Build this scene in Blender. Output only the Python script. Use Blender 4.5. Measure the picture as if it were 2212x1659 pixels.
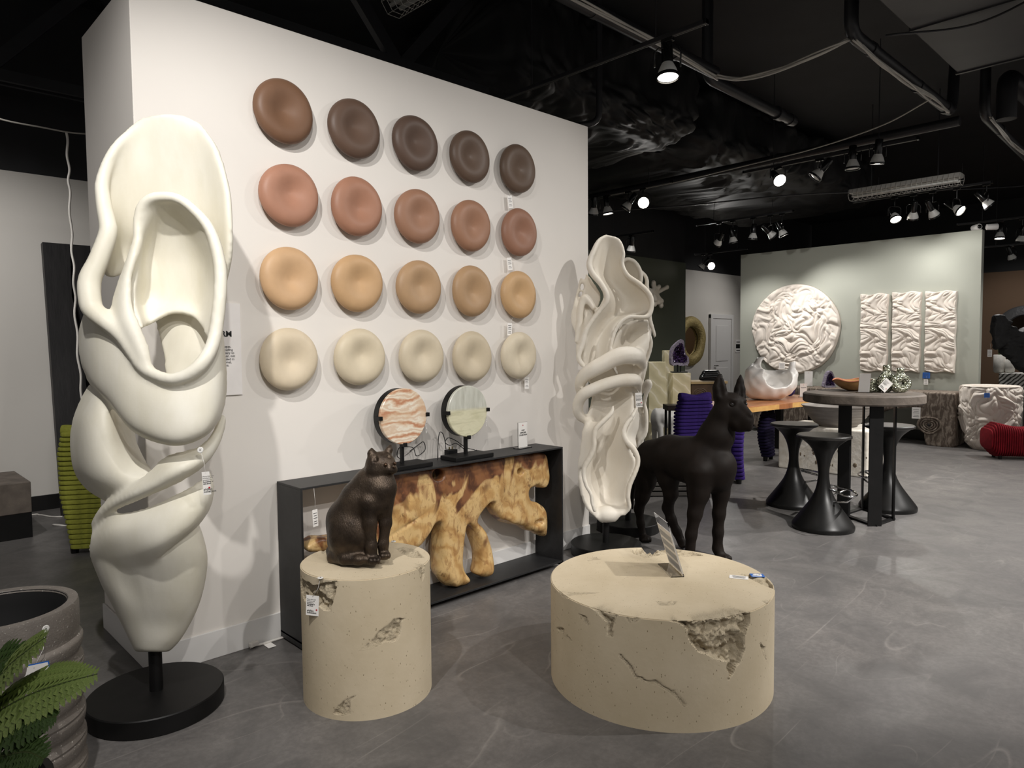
import bpy, bmesh, math, random
import numpy as np
from mathutils import Vector, Matrix

for _o in list(bpy.data.objects):
    bpy.data.objects.remove(_o)
scene = bpy.context.scene
COL = scene.collection
PI = math.pi

# ------------------------------------------------------------------ camera
FOC = 1521.5
PITCH, ROLL, YAW = math.radians(3.123), math.radians(-.506), math.radians(46.119)
CAM = np.array([0.0, 0.0, 1.5])
cF = np.array([math.cos(YAW) * math.cos(PITCH), math.sin(YAW) * math.cos(PITCH), -math.sin(PITCH)])
cR = np.array([math.sin(YAW), -math.cos(YAW), 0.0])
cU = np.cross(cR, cF)
cR, cU = math.cos(ROLL) * cR + math.sin(ROLL) * cU, -math.sin(ROLL) * cR + math.cos(ROLL) * cU
cam_data = bpy.data.cameras.new('camera')
cam_data.sensor_fit = 'HORIZONTAL'
cam_data.sensor_width = 36.0
cam_data.lens = 36.0 * FOC / 2212.0
cam_data.clip_start = .05
cam_data.clip_end = 100
cam = bpy.data.objects.new('camera', cam_data)
COL.objects.link(cam)
_m = Matrix.Identity(4)
for _i in range(3):
    _m[_i][0], _m[_i][1], _m[_i][2], _m[_i][3] = cR[_i], cU[_i], -cF[_i], CAM[_i]
cam.matrix_world = _m
scene.camera = cam

# ------------------------------------------------------------------ exposure, world
scene.view_settings.view_transform = 'Standard'
scene.view_settings.look = 'None'
scene.view_settings.gamma = 1
scene.view_settings.use_curve_mapping = False
scene.view_settings.exposure = 0.09
world = bpy.data.worlds.new('world')
scene.world = world
world.use_nodes = True
world.node_tree.nodes['Background'].inputs[0].default_value = (1.0, .95, .9, 1)
world.node_tree.nodes['Background'].inputs[1].default_value = .26


def spot(loc, target, watts, angle=55, blend=.6, radius=.032, color=(1.0, .97, .93)):
    ld = bpy.data.lights.new('spot_light', 'SPOT')
    ld.energy = watts
    ld.spot_size = math.radians(angle)
    ld.spot_blend = blend
    ld.shadow_soft_size = radius
    ld.color = color
    o = bpy.data.objects.new('spot_light', ld)
    COL.objects.link(o)
    o.location = loc
    d = Vector(target) - Vector(loc)
    o.rotation_euler = d.to_track_quat('-Z', 'Y').to_euler()
    return o


# unseen track lamps of the room, plus added fill spots (tracks run along Y at 3.6 m)
spot((.10, 1.45, 3.55), (1.50, 3.30, 1.30), 215, 80, .7)
spot((.35, .55, 3.55), (2.30, 3.40, 1.85), 140, 58, .8)
spot((4.25, .70, 3.55), (3.30, 3.35, 1.40), 112, 76, .8)
spot((7.95, .45, 3.55), (4.10, 3.20, 1.20), 165, 42, .8)
spot((4.25, -.30, 3.55), (3.15, 1.55, .45), 250, 46, .9)
spot((.20, -.90, 3.55), (.95, 3.10, .75), 150, 46, .9)  # unseen fill added to brighten the lower half of the swirl sculpture
spot((1.1, -1.7, 3.55), (2.05, 2.1, .35), 200, 42, .9)  # unseen fill added to lift the fronts of the stone drums
spot((4.25, -1.2, 3.55), (5.0, .7, .0), 1250, 74, 1.0)
spot((7.95, 0.0, 3.55), (7.6, 1.7, .2), 850, 100, 1.0)
spot((7.95, 1.2, 3.55), (11.98, 4.3, 1.7), 105, 66, 1.0)  # unseen wall washer, added to even out the light on the sage wall
spot((8.3, 5.0, 3.55), (11.98, 5.0, 1.4), 70, 80, 1.0)
spot((6.6, 4.9, 3.55), (8.2, 6.2, .6), 120, 70, .9)
spot((2.2, -1.0, 3.55), (2.2, 3.3, .9), 95, 60, .9)  # added frontal fill that weakens the shadows on the display wall
spot((.20, 5.60, 3.55), (1.0, 7.7, 1.2), 120, 85, .9)
spot((-.9, 4.6, 3.55), (.2, 7.7, 1.0), 90, 80, .9)
spot((4.25, 1.4, 3.55), (8.1, 3.3, .3), 210, 36, .9)  # unseen spot added to brighten the white stone block
spot((11.6, 1.0, 3.55), (10.2, 2.6, .2), 330, 95, 1.0)
spot((15.0, 6.0, 3.55), (14.0, 8.4, 1.2), 110, 85, .9)
spot((16.5, 2.6, 3.55), (19.6, 3.6, 1.6), 160, 60, .9)
spot((8.3, 6.2, 3.55), (9.8, 7.8, 1.3), 140, 70, .9)


# ------------------------------------------------------------------ geometry helpers
def ray(x, y):
    return cF + cR * (x - 1106) / FOC - cU * (y - 829.5) / FOC


def onz(x, y, z=0.0):
    d = ray(x, y)
    return CAM + d * (z - 1.5) / d[2]


def onY(x, y, Y):
    d = ray(x, y)
    return CAM + d * Y / d[1]


def onX(x, y, X):
    d = ray(x, y)
    return CAM + d * X / d[0]


def dep(x, y, D):
    return CAM + ray(x, y) * D


GR = np.array([math.sin(YAW), -math.cos(YAW), 0.0])     # ground frame: right, forward
GF = np.array([math.cos(YAW), math.sin(YAW), 0.0])


def lin(c):
    out = []
    for v in c[:3]:
        v = v / 255.0
        out.append(v / 12.92 if v <= .04045 else ((v + .055) / 1.055) ** 2.4)
    return (out[0], out[1], out[2], 1.0)


# ------------------------------------------------------------------ materials
class NT:
    def __init__(self, name):
        self.m = bpy.data.materials.new(name)
        self.m.use_nodes = True
        self.t = self.m.node_tree
        self.b = self.t.nodes['Principled BSDF']

    def n(self, typ, **kw):
        nd = self.t.nodes.new(typ)
        for k, v in kw.items():
            if k.startswith('i_'):
                key = k[2:]
                key = int(key) if key.isdigit() else key.replace('_', ' ')
                nd.inputs[key].default_value = v
            else:
                setattr(nd, k, v)
        return nd

    def l(self, a, b):
        self.t.links.new(a, b)

    def coord(self, scale=(1, 1, 1), which='Object', rot=(0, 0, 0)):
        c = self.n('ShaderNodeTexCoord')
        mp = self.n('ShaderNodeMapping')
        mp.inputs['Scale'].default_value = scale
        mp.inputs['Rotation'].default_value = rot
        self.l(c.outputs[which], mp.inputs['Vector'])
        return mp.outputs[0]

    def noise(self, vec, scale, detail=4, rough=.55, dist=0.0):
        nd = self.n('ShaderNodeTexNoise')
        nd.inputs['Scale'].default_value = scale
        nd.inputs['Detail'].default_value = detail
        nd.inputs['Roughness'].default_value = rough
        nd.inputs['Distortion'].default_value = dist
        if vec is not None:
            self.l(vec, nd.inputs['Vector'])
        return nd.outputs[0]

    def ramp(self, fac, stops, interp='LINEAR'):
        r = self.n('ShaderNodeValToRGB')
        r.color_ramp.interpolation = interp
        els = r.color_ramp.elements
        while len(els) < len(stops):
            els.new(.5)
        for e, (p, c) in zip(els, stops):
            e.position = p
            e.color = c if len(c) == 4 else (*c, 1)
        self.l(fac, r.inputs[0])
        return r.outputs[0]

    def mix(self, fac, a, b):
        mx = self.n('ShaderNodeMix', data_type='RGBA')
        for s, v in ((0, fac), (6, a), (7, b)):
            if hasattr(v, 'is_output'):
                self.l(v, mx.inputs[s])
            else:
                mx.inputs[s].default_value = v
        return mx.outputs[2]

    def bump(self, height, strength=.3, dist=.01, prev=None):
        b = self.n('ShaderNodeBump')
        b.inputs['Strength'].default_value = strength
        b.inputs['Distance'].default_value = dist
        self.l(height, b.inputs['Height'])
        if prev is not None:
            self.l(prev, b.inputs['Normal'])
        self.l(b.outputs[0], self.b.inputs['Normal'])
        return b.outputs[0]

    def set(self, color=None, rough=None, metal=None, spec=None):
        for key, v in (('Base Color', color), ('Roughness', rough), ('Metallic', metal), ('Specular IOR Level', spec)):
            if v is None:
                continue
            if hasattr(v, 'is_output'):
                self.l(v, self.b.inputs[key])
            else:
                self.b.inputs[key].default_value = v
        return self


MATS = {}


def simple(name, c, rough=.5, metal=0.0, c2=None, scale=8, bump=0.0, bscale=60, bdist=.004, spec=None, stretch=(1, 1, 1)):
    if name in MATS:
        return MATS[name]
    t = NT(name)
    v = t.coord(stretch)
    if c2 is not None:
        f = t.noise(v, scale, 5)
        t.set(color=t.ramp(f, [(.32, lin(c)), (.68, lin(c2))]))
    else:
        f = t.noise(v, 6, 3)
        cc = lin(c)
        t.set(color=t.ramp(f, [(.3, tuple(x * .94 for x in cc[:3])), (.7, tuple(min(1, x * 1.05) for x in cc[:3]))]))
    t.set(rough=rough, metal=metal, spec=spec)
    if bump:
        t.bump(t.noise(v, bscale, 4), bump, bdist)
    MATS[name] = t.m
    return t.m


def emit(name, c, strength):
    if name in MATS:
        return MATS[name]
    t = NT(name)
    t.set(color=(0, 0, 0, 1))
    t.b.inputs['Emission Color'].default_value = lin(c)
    t.b.inputs['Emission Strength'].default_value = strength
    MATS[name] = t.m
    return t.m


def glassy(name, c=(255, 255, 255), rough=.02, ior=1.45):
    if name in MATS:
        return MATS[name]
    t = NT(name)
    t.set(color=lin(c), rough=rough)
    t.b.inputs['Transmission Weight'].default_value = 1.0
    t.b.inputs['IOR'].default_value = ior
    MATS[name] = t.m
    return t.m


# ------------------------------------------------------------------ object helpers
def tag(o, label=None, cat=None, group=None, kind=None):
    if label:
        o['label'] = label
    if cat:
        o['category'] = cat
    if group:
        o['group'] = group
    if kind:
        o['kind'] = kind
    return o


def thing(name, label, cat, loc=(0, 0, 0), rz=0.0, group=None):
    o = bpy.data.objects.new(name, None)
    o.empty_display_size = .1
    COL.objects.link(o)
    o.location = loc
    o.rotation_euler = (0, 0, rz)
    return tag(o, label, cat, group)


def link(name, me, parent=None, loc=None, rot=None):
    o = bpy.data.objects.new(name, me)
    COL.objects.link(o)
    if parent is not None:
        o.parent = parent
    if loc is not None:
        o.location = loc
    if rot is not None:
        o.rotation_euler = rot
    return o


def copy_tree(o, parent=None):
    c = o.copy()
    COL.objects.link(c)
    c.parent = parent
    for ch in list(o.children):
        copy_tree(ch, c)
    return c


def mesh_from(verts, faces, mat, smooth=True, name='mesh', autosharp=None):
    me = bpy.data.meshes.new(name)
    me.from_pydata([tuple(map(float, v)) for v in verts], [], [tuple(map(int, f)) for f in faces])
    me.update()
    if mat is not None:
        me.materials.append(mat)
    if smooth:
        me.polygons.foreach_set('use_smooth', [True] * len(me.polygons))
        if autosharp:
            me.set_sharp_from_angle(angle=math.radians(autosharp))
    return me


class MB:
    """collects shapes, then build() links them as ONE mesh object"""

    def __init__(self):
        self.v = []
        self.f = []

    def add(self, verts, faces, M=None):
        n = len(self.v)
        for p in verts:
            p = Vector(p)
            if M is not None:
                p = M @ p
            self.v.append(tuple(p))
        self.f += [tuple(i + n for i in f) for f in faces]
        return self

    def box(self, c, s, M=None):
        x, y, z = c
        a, b, d = s[0] / 2, s[1] / 2, s[2] / 2
        vs = [(x - a, y - b, z - d), (x + a, y - b, z - d), (x + a, y + b, z - d), (x - a, y + b, z - d),
              (x - a, y - b, z + d), (x + a, y - b, z + d), (x + a, y + b, z + d), (x - a, y + b, z + d)]
        fs = [(0, 3, 2, 1), (4, 5, 6, 7), (0, 1, 5, 4), (1, 2, 6, 5), (2, 3, 7, 6), (3, 0, 4, 7)]
        return self.add(vs, fs, M)

    def lathe(self, prof, n=32, M=None, caps=True):
        vs, fs = [], []
        for (r, z) in prof:
            for i in range(n):
                a = 2 * PI * i / n
                vs.append((r * math.cos(a), r * math.sin(a), z))
        for j in range(len(prof) - 1):
            for i in range(n):
                k = (i + 1) % n
                fs.append((j * n + i, j * n + k, (j + 1) * n + k, (j + 1) * n + i))
        if caps:
            fs.append(tuple(reversed(range(n))))
            fs.append(tuple(range((len(prof) - 1) * n, len(prof) * n)))
        return self.add(vs, fs, M)

    def tube(self, pts, r, n=10, closed=False, M=None, flat=1.0):
        P = [np.array(p, float) for p in pts]
        R = r if hasattr(r, '__len__') else [r] * len(P)
        m = len(P)
        T = []
        for i in range(m):
            if closed:
                t = P[(i + 1) % m] - P[(i - 1) % m]
            else:
                t = P[min(i + 1, m - 1)] - P[max(i - 1, 0)]
            T.append(t / (np.linalg.norm(t) + 1e-12))
        up = np.array([0, 0, 1.0]) if abs(T[0][2]) < .9 else np.array([1.0, 0, 0])
        nrm = np.cross(T[0], up)
        nrm /= np.linalg.norm(nrm)
        vs, fs = [], []
        for i in range(m):
            nrm = nrm - T[i] * (nrm @ T[i])
            nrm /= np.linalg.norm(nrm) + 1e-12
            bi = np.cross(T[i], nrm)
            for k in range(n):
                a = 2 * PI * k / n
                vs.append(P[i] + R[i] * (math.cos(a) * nrm + flat * math.sin(a) * bi))
        mm = m if closed else m - 1
        for i in range(mm):
            j = (i + 1) % m
            for k in range(n):
                q = (k + 1) % n
                fs.append((i * n + k, i * n + q, j * n + q, j * n + k))
        if not closed:
            fs.append(tuple(reversed(range(n))))
            fs.append(tuple(range((m - 1) * n, m * n)))
        return self.add(vs, fs, M)

    def prism(self, poly, z0, z1, M=None):
        n = len(poly)
        vs = [(p[0], p[1], z0) for p in poly] + [(p[0], p[1], z1) for p in poly]
        fs = [tuple(reversed(range(n))), tuple(range(n, 2 * n))]
        fs += [(i, (i + 1) % n, n + (i + 1) % n, n + i) for i in range(n)]
        return self.add(vs, fs, M)

    def grid(self, G, M=None, flip=False, closed_u=False):
        G = np.asarray(G, float)
        a, b = G.shape[:2]
        fs = []
        for i in range(a - 1):
            for j in range(b if closed_u else b - 1):
                k = (j + 1) % b
                q = (i * b + j, i * b + k, (i + 1) * b + k, (i + 1) * b + j)
                fs.append(q[::-1] if flip else q)
        return self.add(G.reshape(-1, 3), fs, M)

    def build(self, name, mat, parent=None, loc=None, rot=None, smooth=False, sharp=None, bevel=0, bseg=2, off=None):
        vs = self.v
        if off is not None:
            vs = [(p[0] - off[0], p[1] - off[1], p[2] - off[2]) for p in vs]
        me = mesh_from(vs, self.f, mat, smooth or bool(sharp), name, sharp)
        o = link(name, me, parent, loc, rot)
        if bevel:
            bv = o.modifiers.new('bevel', 'BEVEL')
            bv.width = bevel
            bv.segments = bseg
            bv.limit_method = 'ANGLE'
        return o


def struct(o):
    o['kind'] = 'structure'
    return o


def spline(pts, n, closed=False):
    """Catmull-Rom resample of points of any dimension to n points"""
    P = np.array(pts, float)
    m = len(P)
    if closed:
        t = np.linspace(0, m, n, endpoint=False)
    else:
        t = np.linspace(0, m - 1 - 1e-9, n)
    out = []
    for x in t:
        i = int(x)
        u = x - i
        if closed:
            p0, p1, p2, p3 = P[(i - 1) % m], P[i % m], P[(i + 1) % m], P[(i + 2) % m]
        else:
            p1, p2 = P[i], P[min(i + 1, m - 1)]
            p0 = P[i - 1] if i > 0 else 2 * p1 - p2
            p3 = P[i + 2] if i + 2 < m else 2 * p2 - p1
        out.append(.5 * ((2 * p1) + (-p0 + p2) * u + (2 * p0 - 5 * p1 + 4 * p2 - p3) * u * u + (-p0 + 3 * p1 - 3 * p2 + p3) * u ** 3))
    return np.array(out)


def loft(rows, nu, nv):
    """rows of control points -> smooth grid nv x nu"""
    A = np.array([spline(r, nu) for r in rows])
    return np.stack([spline(A[:, j], nv) for j in range(nu)], axis=1)


# ---- signed distance modelling
class SDF:
    def __init__(self, lo, hi, h):
        self.lo = np.array(lo, float)
        self.h = h
        self.n = np.ceil((np.array(hi, float) - self.lo) / h).astype(int) + 1
        self.f = np.full(self.n, 1.0, np.float32)

    def _win(self, lo, hi, pad):
        a = np.clip(np.floor((np.array(lo) - pad - self.lo) / self.h).astype(int), 0, self.n)
        b = np.clip(np.ceil((np.array(hi) + pad - self.lo) / self.h).astype(int) + 1, 0, self.n)
        s = tuple(slice(x, y) for x, y in zip(a, b))
        ax = [self.lo[i] + self.h * np.arange(a[i], b[i]) for i in range(3)]
        return s, np.stack(np.meshgrid(*ax, indexing='ij'), -1)

    def _merge(self, s, d, k, op):
        o = self.f[s]
        d = d.astype(np.float32)
        if op == 'sub':
            d = -d
            if k > 0:
                hh = np.clip(.5 - .5 * (d - o) / k, 0, 1)
                hh = np.clip(.5 + .5 * (d - o) / k, 0, 1)
                self.f[s] = o + (d - o) * hh + k * hh * (1 - hh)
            else:
                self.f[s] = np.maximum(o, d)
        else:
            if k > 0:
                hh = np.clip(.5 + .5 * (o - d) / k, 0, 1)
                self.f[s] = o + (d - o) * hh - k * hh * (1 - hh)
            else:
                self.f[s] = np.minimum(o, d)

    def cone(self, a, b, ra, rb, k=.02, op='add'):
        a, b = np.array(a, float), np.array(b, float)
        R = max(ra, rb)
        s, X = self._win(np.minimum(a, b) - R, np.maximum(a, b) + R, max(k, self.h) * 2.5)
        if X.size == 0:
            return self
        ab = b - a
        t = np.clip(((X - a) @ ab) / (ab @ ab + 1e-12), 0, 1)
        d = np.linalg.norm(X - (a + t[..., None] * ab), axis=-1) - (ra + (rb - ra) * t)
        self._merge(s, d, k, op)
        return self

    def chain(self, pts, k=.02, op='add'):
        for p, q in zip(pts[:-1], pts[1:]):
            self.cone(p[:3], q[:3], p[3], q[3], k, op)
        return self

    def ell(self, c, r, k=.02, rot=None, op='add'):
        c, r = np.array(c, float), np.array(r, float)
        R = r.max()
        s, X = self._win(c - R, c + R, max(k, self.h) * 2.5)
        if X.size == 0:
            return self
        d = X - c
        if rot is not None:
            Mx = np.array(rot if not hasattr(rot, 'to_matrix') else rot.to_matrix())
            d = d @ Mx
        q = np.linalg.norm(d / r, axis=-1)
        g = np.linalg.norm(d / (r * r), axis=-1)
        self._merge(s, q * (q - 1) / (g + 1e-9), k, op)
        return self

    def cut(self, p, nrm):
        """keep the side opposite to nrm"""
        s, X = self._win(self.lo, self.lo + self.h * self.n, 0)
        d = (X - np.array(p)) @ np.array(nrm, float)
        self.f[s] = np.maximum(self.f[s], d.astype(np.float32))
        return self

    def mesh(self):
        f = self.f.copy()
        for ax in range(3):
            for e in (0, -1):
                sl = [slice(None)] * 3
                sl[ax] = e
                f[tuple(sl)] = np.maximum(f[tuple(sl)], .001)
        return surface_nets(f, self.lo, self.h)


def surface_nets(f, lo, h):
    nx, ny, nz = f.shape
    s = f < 0
    offs = [(i, j, k) for i in (0, 1) for j in (0, 1) for k in (0, 1)]
    cs = [s[i:nx - 1 + i, j:ny - 1 + j, k:nz - 1 + k] for i, j, k in offs]
    tot = sum(c.astype(np.int8) for c in cs)
    mask = (tot > 0) & (tot < 8)
    I = np.argwhere(mask)
    vid = np.full(mask.shape, -1, np.int64)
    vid[mask] = np.arange(len(I))
    acc = np.zeros((len(I), 3))
    cnt = np.zeros(len(I))
    for a in range(8):
        for b in range(a + 1, 8):
            oa, ob = np.array(offs[a]), np.array(offs[b])
            if np.abs(oa - ob).sum() != 1:
                continue
            fa = f[I[:, 0] + oa[0], I[:, 1] + oa[1], I[:, 2] + oa[2]]
            fb = f[I[:, 0] + ob[0], I[:, 1] + ob[1], I[:, 2] + ob[2]]
            cr = (fa < 0) != (fb < 0)
            t = np.where(cr, fa / np.where(cr, fa - fb, 1), 0)
            acc += np.where(cr[:, None], oa + t[:, None] * (ob - oa), 0)
            cnt += cr
    V = (I + acc / cnt[:, None]) * h + lo
    Q = []
    for ax in range(3):
        o1, o2 = [(1, 2), (2, 0), (0, 1)][ax]
        sl0 = [slice(None)] * 3
        sl1 = [slice(None)] * 3
        sl0[ax] = slice(0, -1)
        sl1[ax] = slice(1, None)
        ch = s[tuple(sl0)] != s[tuple(sl1)]
        E_ = np.argwhere(ch)
        ok = (E_[:, o1] > 0) & (E_[:, o2] > 0) & (E_[:, o1] < f.shape[o1] - 1) & (E_[:, o2] < f.shape[o2] - 1)
        E_ = E_[ok]
        inside = s[E_[:, 0], E_[:, 1], E_[:, 2]]
        quad = []
        for d1, d2 in ((-1, -1), (0, -1), (0, 0), (-1, 0)):
            c = E_.copy()
            c[:, o1] += d1
            c[:, o2] += d2
            quad.append(vid[c[:, 0], c[:, 1], c[:, 2]])
        q = np.stack(quad, 1)
        q[~inside] = q[~inside][:, ::-1]
        Q.append(q)
    Q = np.concatenate(Q)
    Q = Q[(Q >= 0).all(1)]
    return V, Q


def np_mesh(V, Q, mat, name='mesh', smooth=True):
    me = bpy.data.meshes.new(name)
    me.vertices.add(len(V))
    me.vertices.foreach_set('co', np.asarray(V, np.float32).ravel())
    k = Q.shape[1]
    me.loops.add(Q.size)
    me.loops.foreach_set('vertex_index', np.asarray(Q, np.int32).ravel())
    me.polygons.add(len(Q))
    me.polygons.foreach_set('loop_start', np.arange(0, Q.size, k, dtype=np.int32))
    me.update(calc_edges=True)
    me.validate()
    if mat is not None:
        me.materials.append(mat)
    if smooth:
        me.polygons.foreach_set('use_smooth', np.ones(len(Q), bool))
    return me


def relax(V, Q, it=3, lam=.5):
    """Laplacian smoothing of a quad mesh"""
    n = len(V)
    e = np.concatenate([Q[:, [0, 1]], Q[:, [1, 2]], Q[:, [2, 3]], Q[:, [3, 0]]])
    e = np.concatenate([e, e[:, ::-1]])
    deg = np.bincount(e[:, 0], minlength=n)[:, None]
    V = V.copy()
    for _ in range(it):
        a = np.stack([np.bincount(e[:, 0], weights=V[e[:, 1], c], minlength=n) for c in range(3)], 1)
        V += lam * (a / np.maximum(deg, 1) - V)
    return V


def poly_sdf(P, X):
    """2D signed distance of points X (...,2) to polygon P (m,2), negative inside"""
    P = np.asarray(P, float)
    sh = X.shape[:-1]
    X = X.reshape(-1, 2)
    d = np.full(len(X), 1e9)
    ins = np.zeros(len(X), bool)
    m = len(P)
    for i in range(m):
        a, b = P[i], P[(i + 1) % m]
        ab = b - a
        t = np.clip(((X - a) @ ab) / (ab @ ab + 1e-12), 0, 1)
        d = np.minimum(d, ((X - a - t[:, None] * ab) ** 2).sum(1))
        c = (a[1] > X[:, 1]) != (b[1] > X[:, 1])
        with np.errstate(divide='ignore', invalid='ignore'):
            xi = a[0] + (X[:, 1] - a[1]) * (b[0] - a[0]) / (b[1] - a[1])
        ins ^= c & (X[:, 0] < xi)
    d = np.sqrt(d)
    return np.where(ins, -d, d).reshape(sh)


class Noise:
    """smooth random field from sums of sines, any dimension"""

    def __init__(self, seed, dim, freq, n=24):
        r = np.random.RandomState(seed)
        k = r.normal(size=(n, dim))
        k /= np.linalg.norm(k, axis=1)[:, None]
        self.k = k * freq * (0.5 + r.rand(n, 1))
        self.p = r.rand(n) * 2 * PI
        self.n = n

    def __call__(self, X):
        X = np.asarray(X, float)
        out = np.zeros(X.shape[:-1])
        for k, p in zip(self.k, self.p):
            out += np.sin(X @ k + p)
        return out / math.sqrt(self.n / 2)


_fonts = {}


def text_mesh(s, size, mat, align='LEFT', bold=0.0, spacing=1.0):
    key = (s, size, mat.name, align, bold)
    if key in _fonts:
        return _fonts[key]
    cu = bpy.data.curves.new('lettering', 'FONT')
    cu.body = s
    cu.size = size
    cu.align_x = align
    cu.extrude = .0003
    cu.offset = bold
    cu.resolution_u = 2
    cu.space_line = spacing
    ob = bpy.data.objects.new('lettering_tmp', cu)
    me = bpy.data.meshes.new_from_object(ob)
    bpy.data.objects.remove(ob)
    me.materials.clear()
    me.materials.append(mat)
    _fonts[key] = me
    return me
# ================================================================== materials of the room
def m_floor():
    t = NT('polished_concrete')
    v = t.coord()
    n1 = t.noise(v, .55, 6, .6)
    n2 = t.noise(v, 3.2, 8, .65, .6)
    base = t.ramp(n1, [(.3, lin((103, 100, 99))), (.5, lin((113, 110, 108))), (.72, lin((122, 118, 115)))])
    base = t.mix(t.ramp(n2, [(.38, (0, 0, 0)), (.66, (1, 1, 1))]), base, lin((90, 88, 87)))
    n3 = t.noise(v, 38, 6, .7)
    base = t.mix(t.ramp(n3, [(.4, (.45, .45, .45)), (.62, (0, 0, 0))]), base, lin((84, 81, 80)))
    # scratches: thin bent lines
    sc = None
    for i, (rot, sx, sy) in enumerate(((.5, .5, 9), (-.9, .45, 10), (1.9, .6, 8))):
        vv = t.coord((sx * .5, sy * .12, 1), rot=(0, 0, rot))
        nn = t.noise(vv, 2.1 + i * .4, 1, .4, .5)
        ln = t.ramp(nn, [(.4955, (0, 0, 0)), (.4985, (1, 1, 1)), (.5015, (0, 0, 0))])
        gate = t.ramp(t.noise(v, 1.1 + .5 * i, 3), [(.5, (0, 0, 0)), (.64, (.5, .5, .5))])
        mm = t.n('ShaderNodeMath', operation='MULTIPLY')
        t.l(ln, mm.inputs[0])
        t.l(gate, mm.inputs[1])
        if sc is None:
            sc = mm.outputs[0]
        else:
            mx = t.n('ShaderNodeMath', operation='MAXIMUM')
            t.l(sc, mx.inputs[0])
            t.l(mm.outputs[0], mx.inputs[1])
            sc = mx.outputs[0]
    base = t.mix(sc, base, lin((178, 172, 166)))
    t.set(color=base, rough=t.ramp(n2, [(.3, (.33, .33, .33)), (.75, (.5, .5, .5))]), spec=.42)
    t.bump(n2, .06, .01)
    return t.m


def m_paint(name, c, rough=.75):
    t = NT(name)
    v = t.coord()
    cc = lin(c)
    n = t.noise(v, 1.3, 5)
    t.set(color=t.ramp(n, [(.3, tuple(x * .97 for x in cc[:3])), (.7, tuple(min(1, x * 1.02) for x in cc[:3]))]), rough=rough, spec=.25)
    t.bump(t.noise(v, 260, 2), .06, .002)
    return t.m


FLOOR = m_floor()
WHITE = m_paint('white_wall_paint', (227, 222, 216))
OFFW = m_paint('pale_grey_wall_paint', (216, 212, 206))
SAGE = m_paint('sage_wall_paint', (166, 168, 158))
OLIVE = m_paint('olive_wall_paint', (84, 88, 76), .45)
BROWN = m_paint('brown_wall_paint', (112, 90, 72))
TRIMW = m_paint('white_trim_paint', (226, 224, 222), .45)
CEIL = simple('black_ceiling_paint', (22, 22, 24), .7, c2=(30, 30, 33), scale=3)
CEILM = simple('black_painted_metal', (30, 30, 33), .45, c2=(40, 40, 43), scale=4)
BLKB = simple('black_baseboard_vinyl', (22, 21, 21), .4)
BLACK = simple('matte_black_steel', (15, 15, 15), .45, c2=(21, 20, 20), scale=14, bump=.05, bscale=300, bdist=.001, spec=.25)


def boxo(name, lo, hi, mat, bevel=0, parent=None):
    c = [(a + b) / 2 for a, b in zip(lo, hi)]
    s = [b - a for a, b in zip(lo, hi)]
    return MB().box((0, 0, 0), s).build(name, mat, parent, loc=c, bevel=bevel)


PX0, PX1, PY, PYB, WH = .995, 4.09, 3.419, 4.22, 3.11
SX, SY0, SY1 = 11.98, 2.672, 6.42

struct(boxo('floor', (-6, -4, -.1), (22, 9.2, 0), FLOOR))
struct(boxo('ceiling', (-6, -4, 4.75), (22, 9.2, 4.85), CEIL))
struct(boxo('wall_center', (PX0, PY, 0), (PX1, PYB, WH), WHITE, bevel=.004))
struct(boxo('wall_left', (-6, 7.76, 0), (5.6, 7.9, WH), OFFW))
struct(boxo('wall_middle', (5.6, 7.76, 0), (12.28, 7.9, WH), OLIVE))
struct(boxo('wall_back', (11.6, 8.42, 0), (21.0, 8.52, WH), OFFW))
struct(boxo('wall_right', (SX, SY0, 0), (SX + .13, SY1, WH), SAGE, bevel=.004))
struct(boxo('wall_far_right', (19.6, -4, 0), (19.7, 8.4, WH), BROWN))
struct(boxo('wall_upper_back', (-6, 7.78, WH), (12.28, 7.88, 4.75), CEIL))
struct(boxo('wall_upper_door', (12.28, 8.43, WH), (21, 8.53, 4.75), CEIL))
struct(boxo('wall_upper_far', (19.6, -4, WH), (19.7, 8.4, 4.75), CEIL))


def baseboard(name, segs, mat, h, th):
    mb = MB()
    for (a, b) in segs:
        lo = (min(a[0], b[0]) - (th if a[0] == b[0] else 0), min(a[1], b[1]) - th, .0)
        hi = (max(a[0], b[0]) + (0 if a[0] == b[0] else 0), max(a[1], b[1]), h)
        mb.box([(x + y) / 2 for x, y in zip(lo, hi)], [y - x for x, y in zip(lo, hi)])
    return struct(mb.build(name, mat, bevel=.003))


baseboard('baseboard_center', [((PX0, PY), (PX1, PY)), ((PX0, PY), (PX0, PYB))], TRIMW, .135, .011)
baseboard('baseboard_left', [((-6, 7.76), (5.6, 7.76))], BLKB, .14, .014)
baseboard('baseboard_middle', [((5.6, 7.76), (12.28, 7.76))], BLKB, .14, .014)
baseboard('baseboard_right', [((SX, SY0), (SX, SY1))], BLKB, .15, .014)

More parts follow.
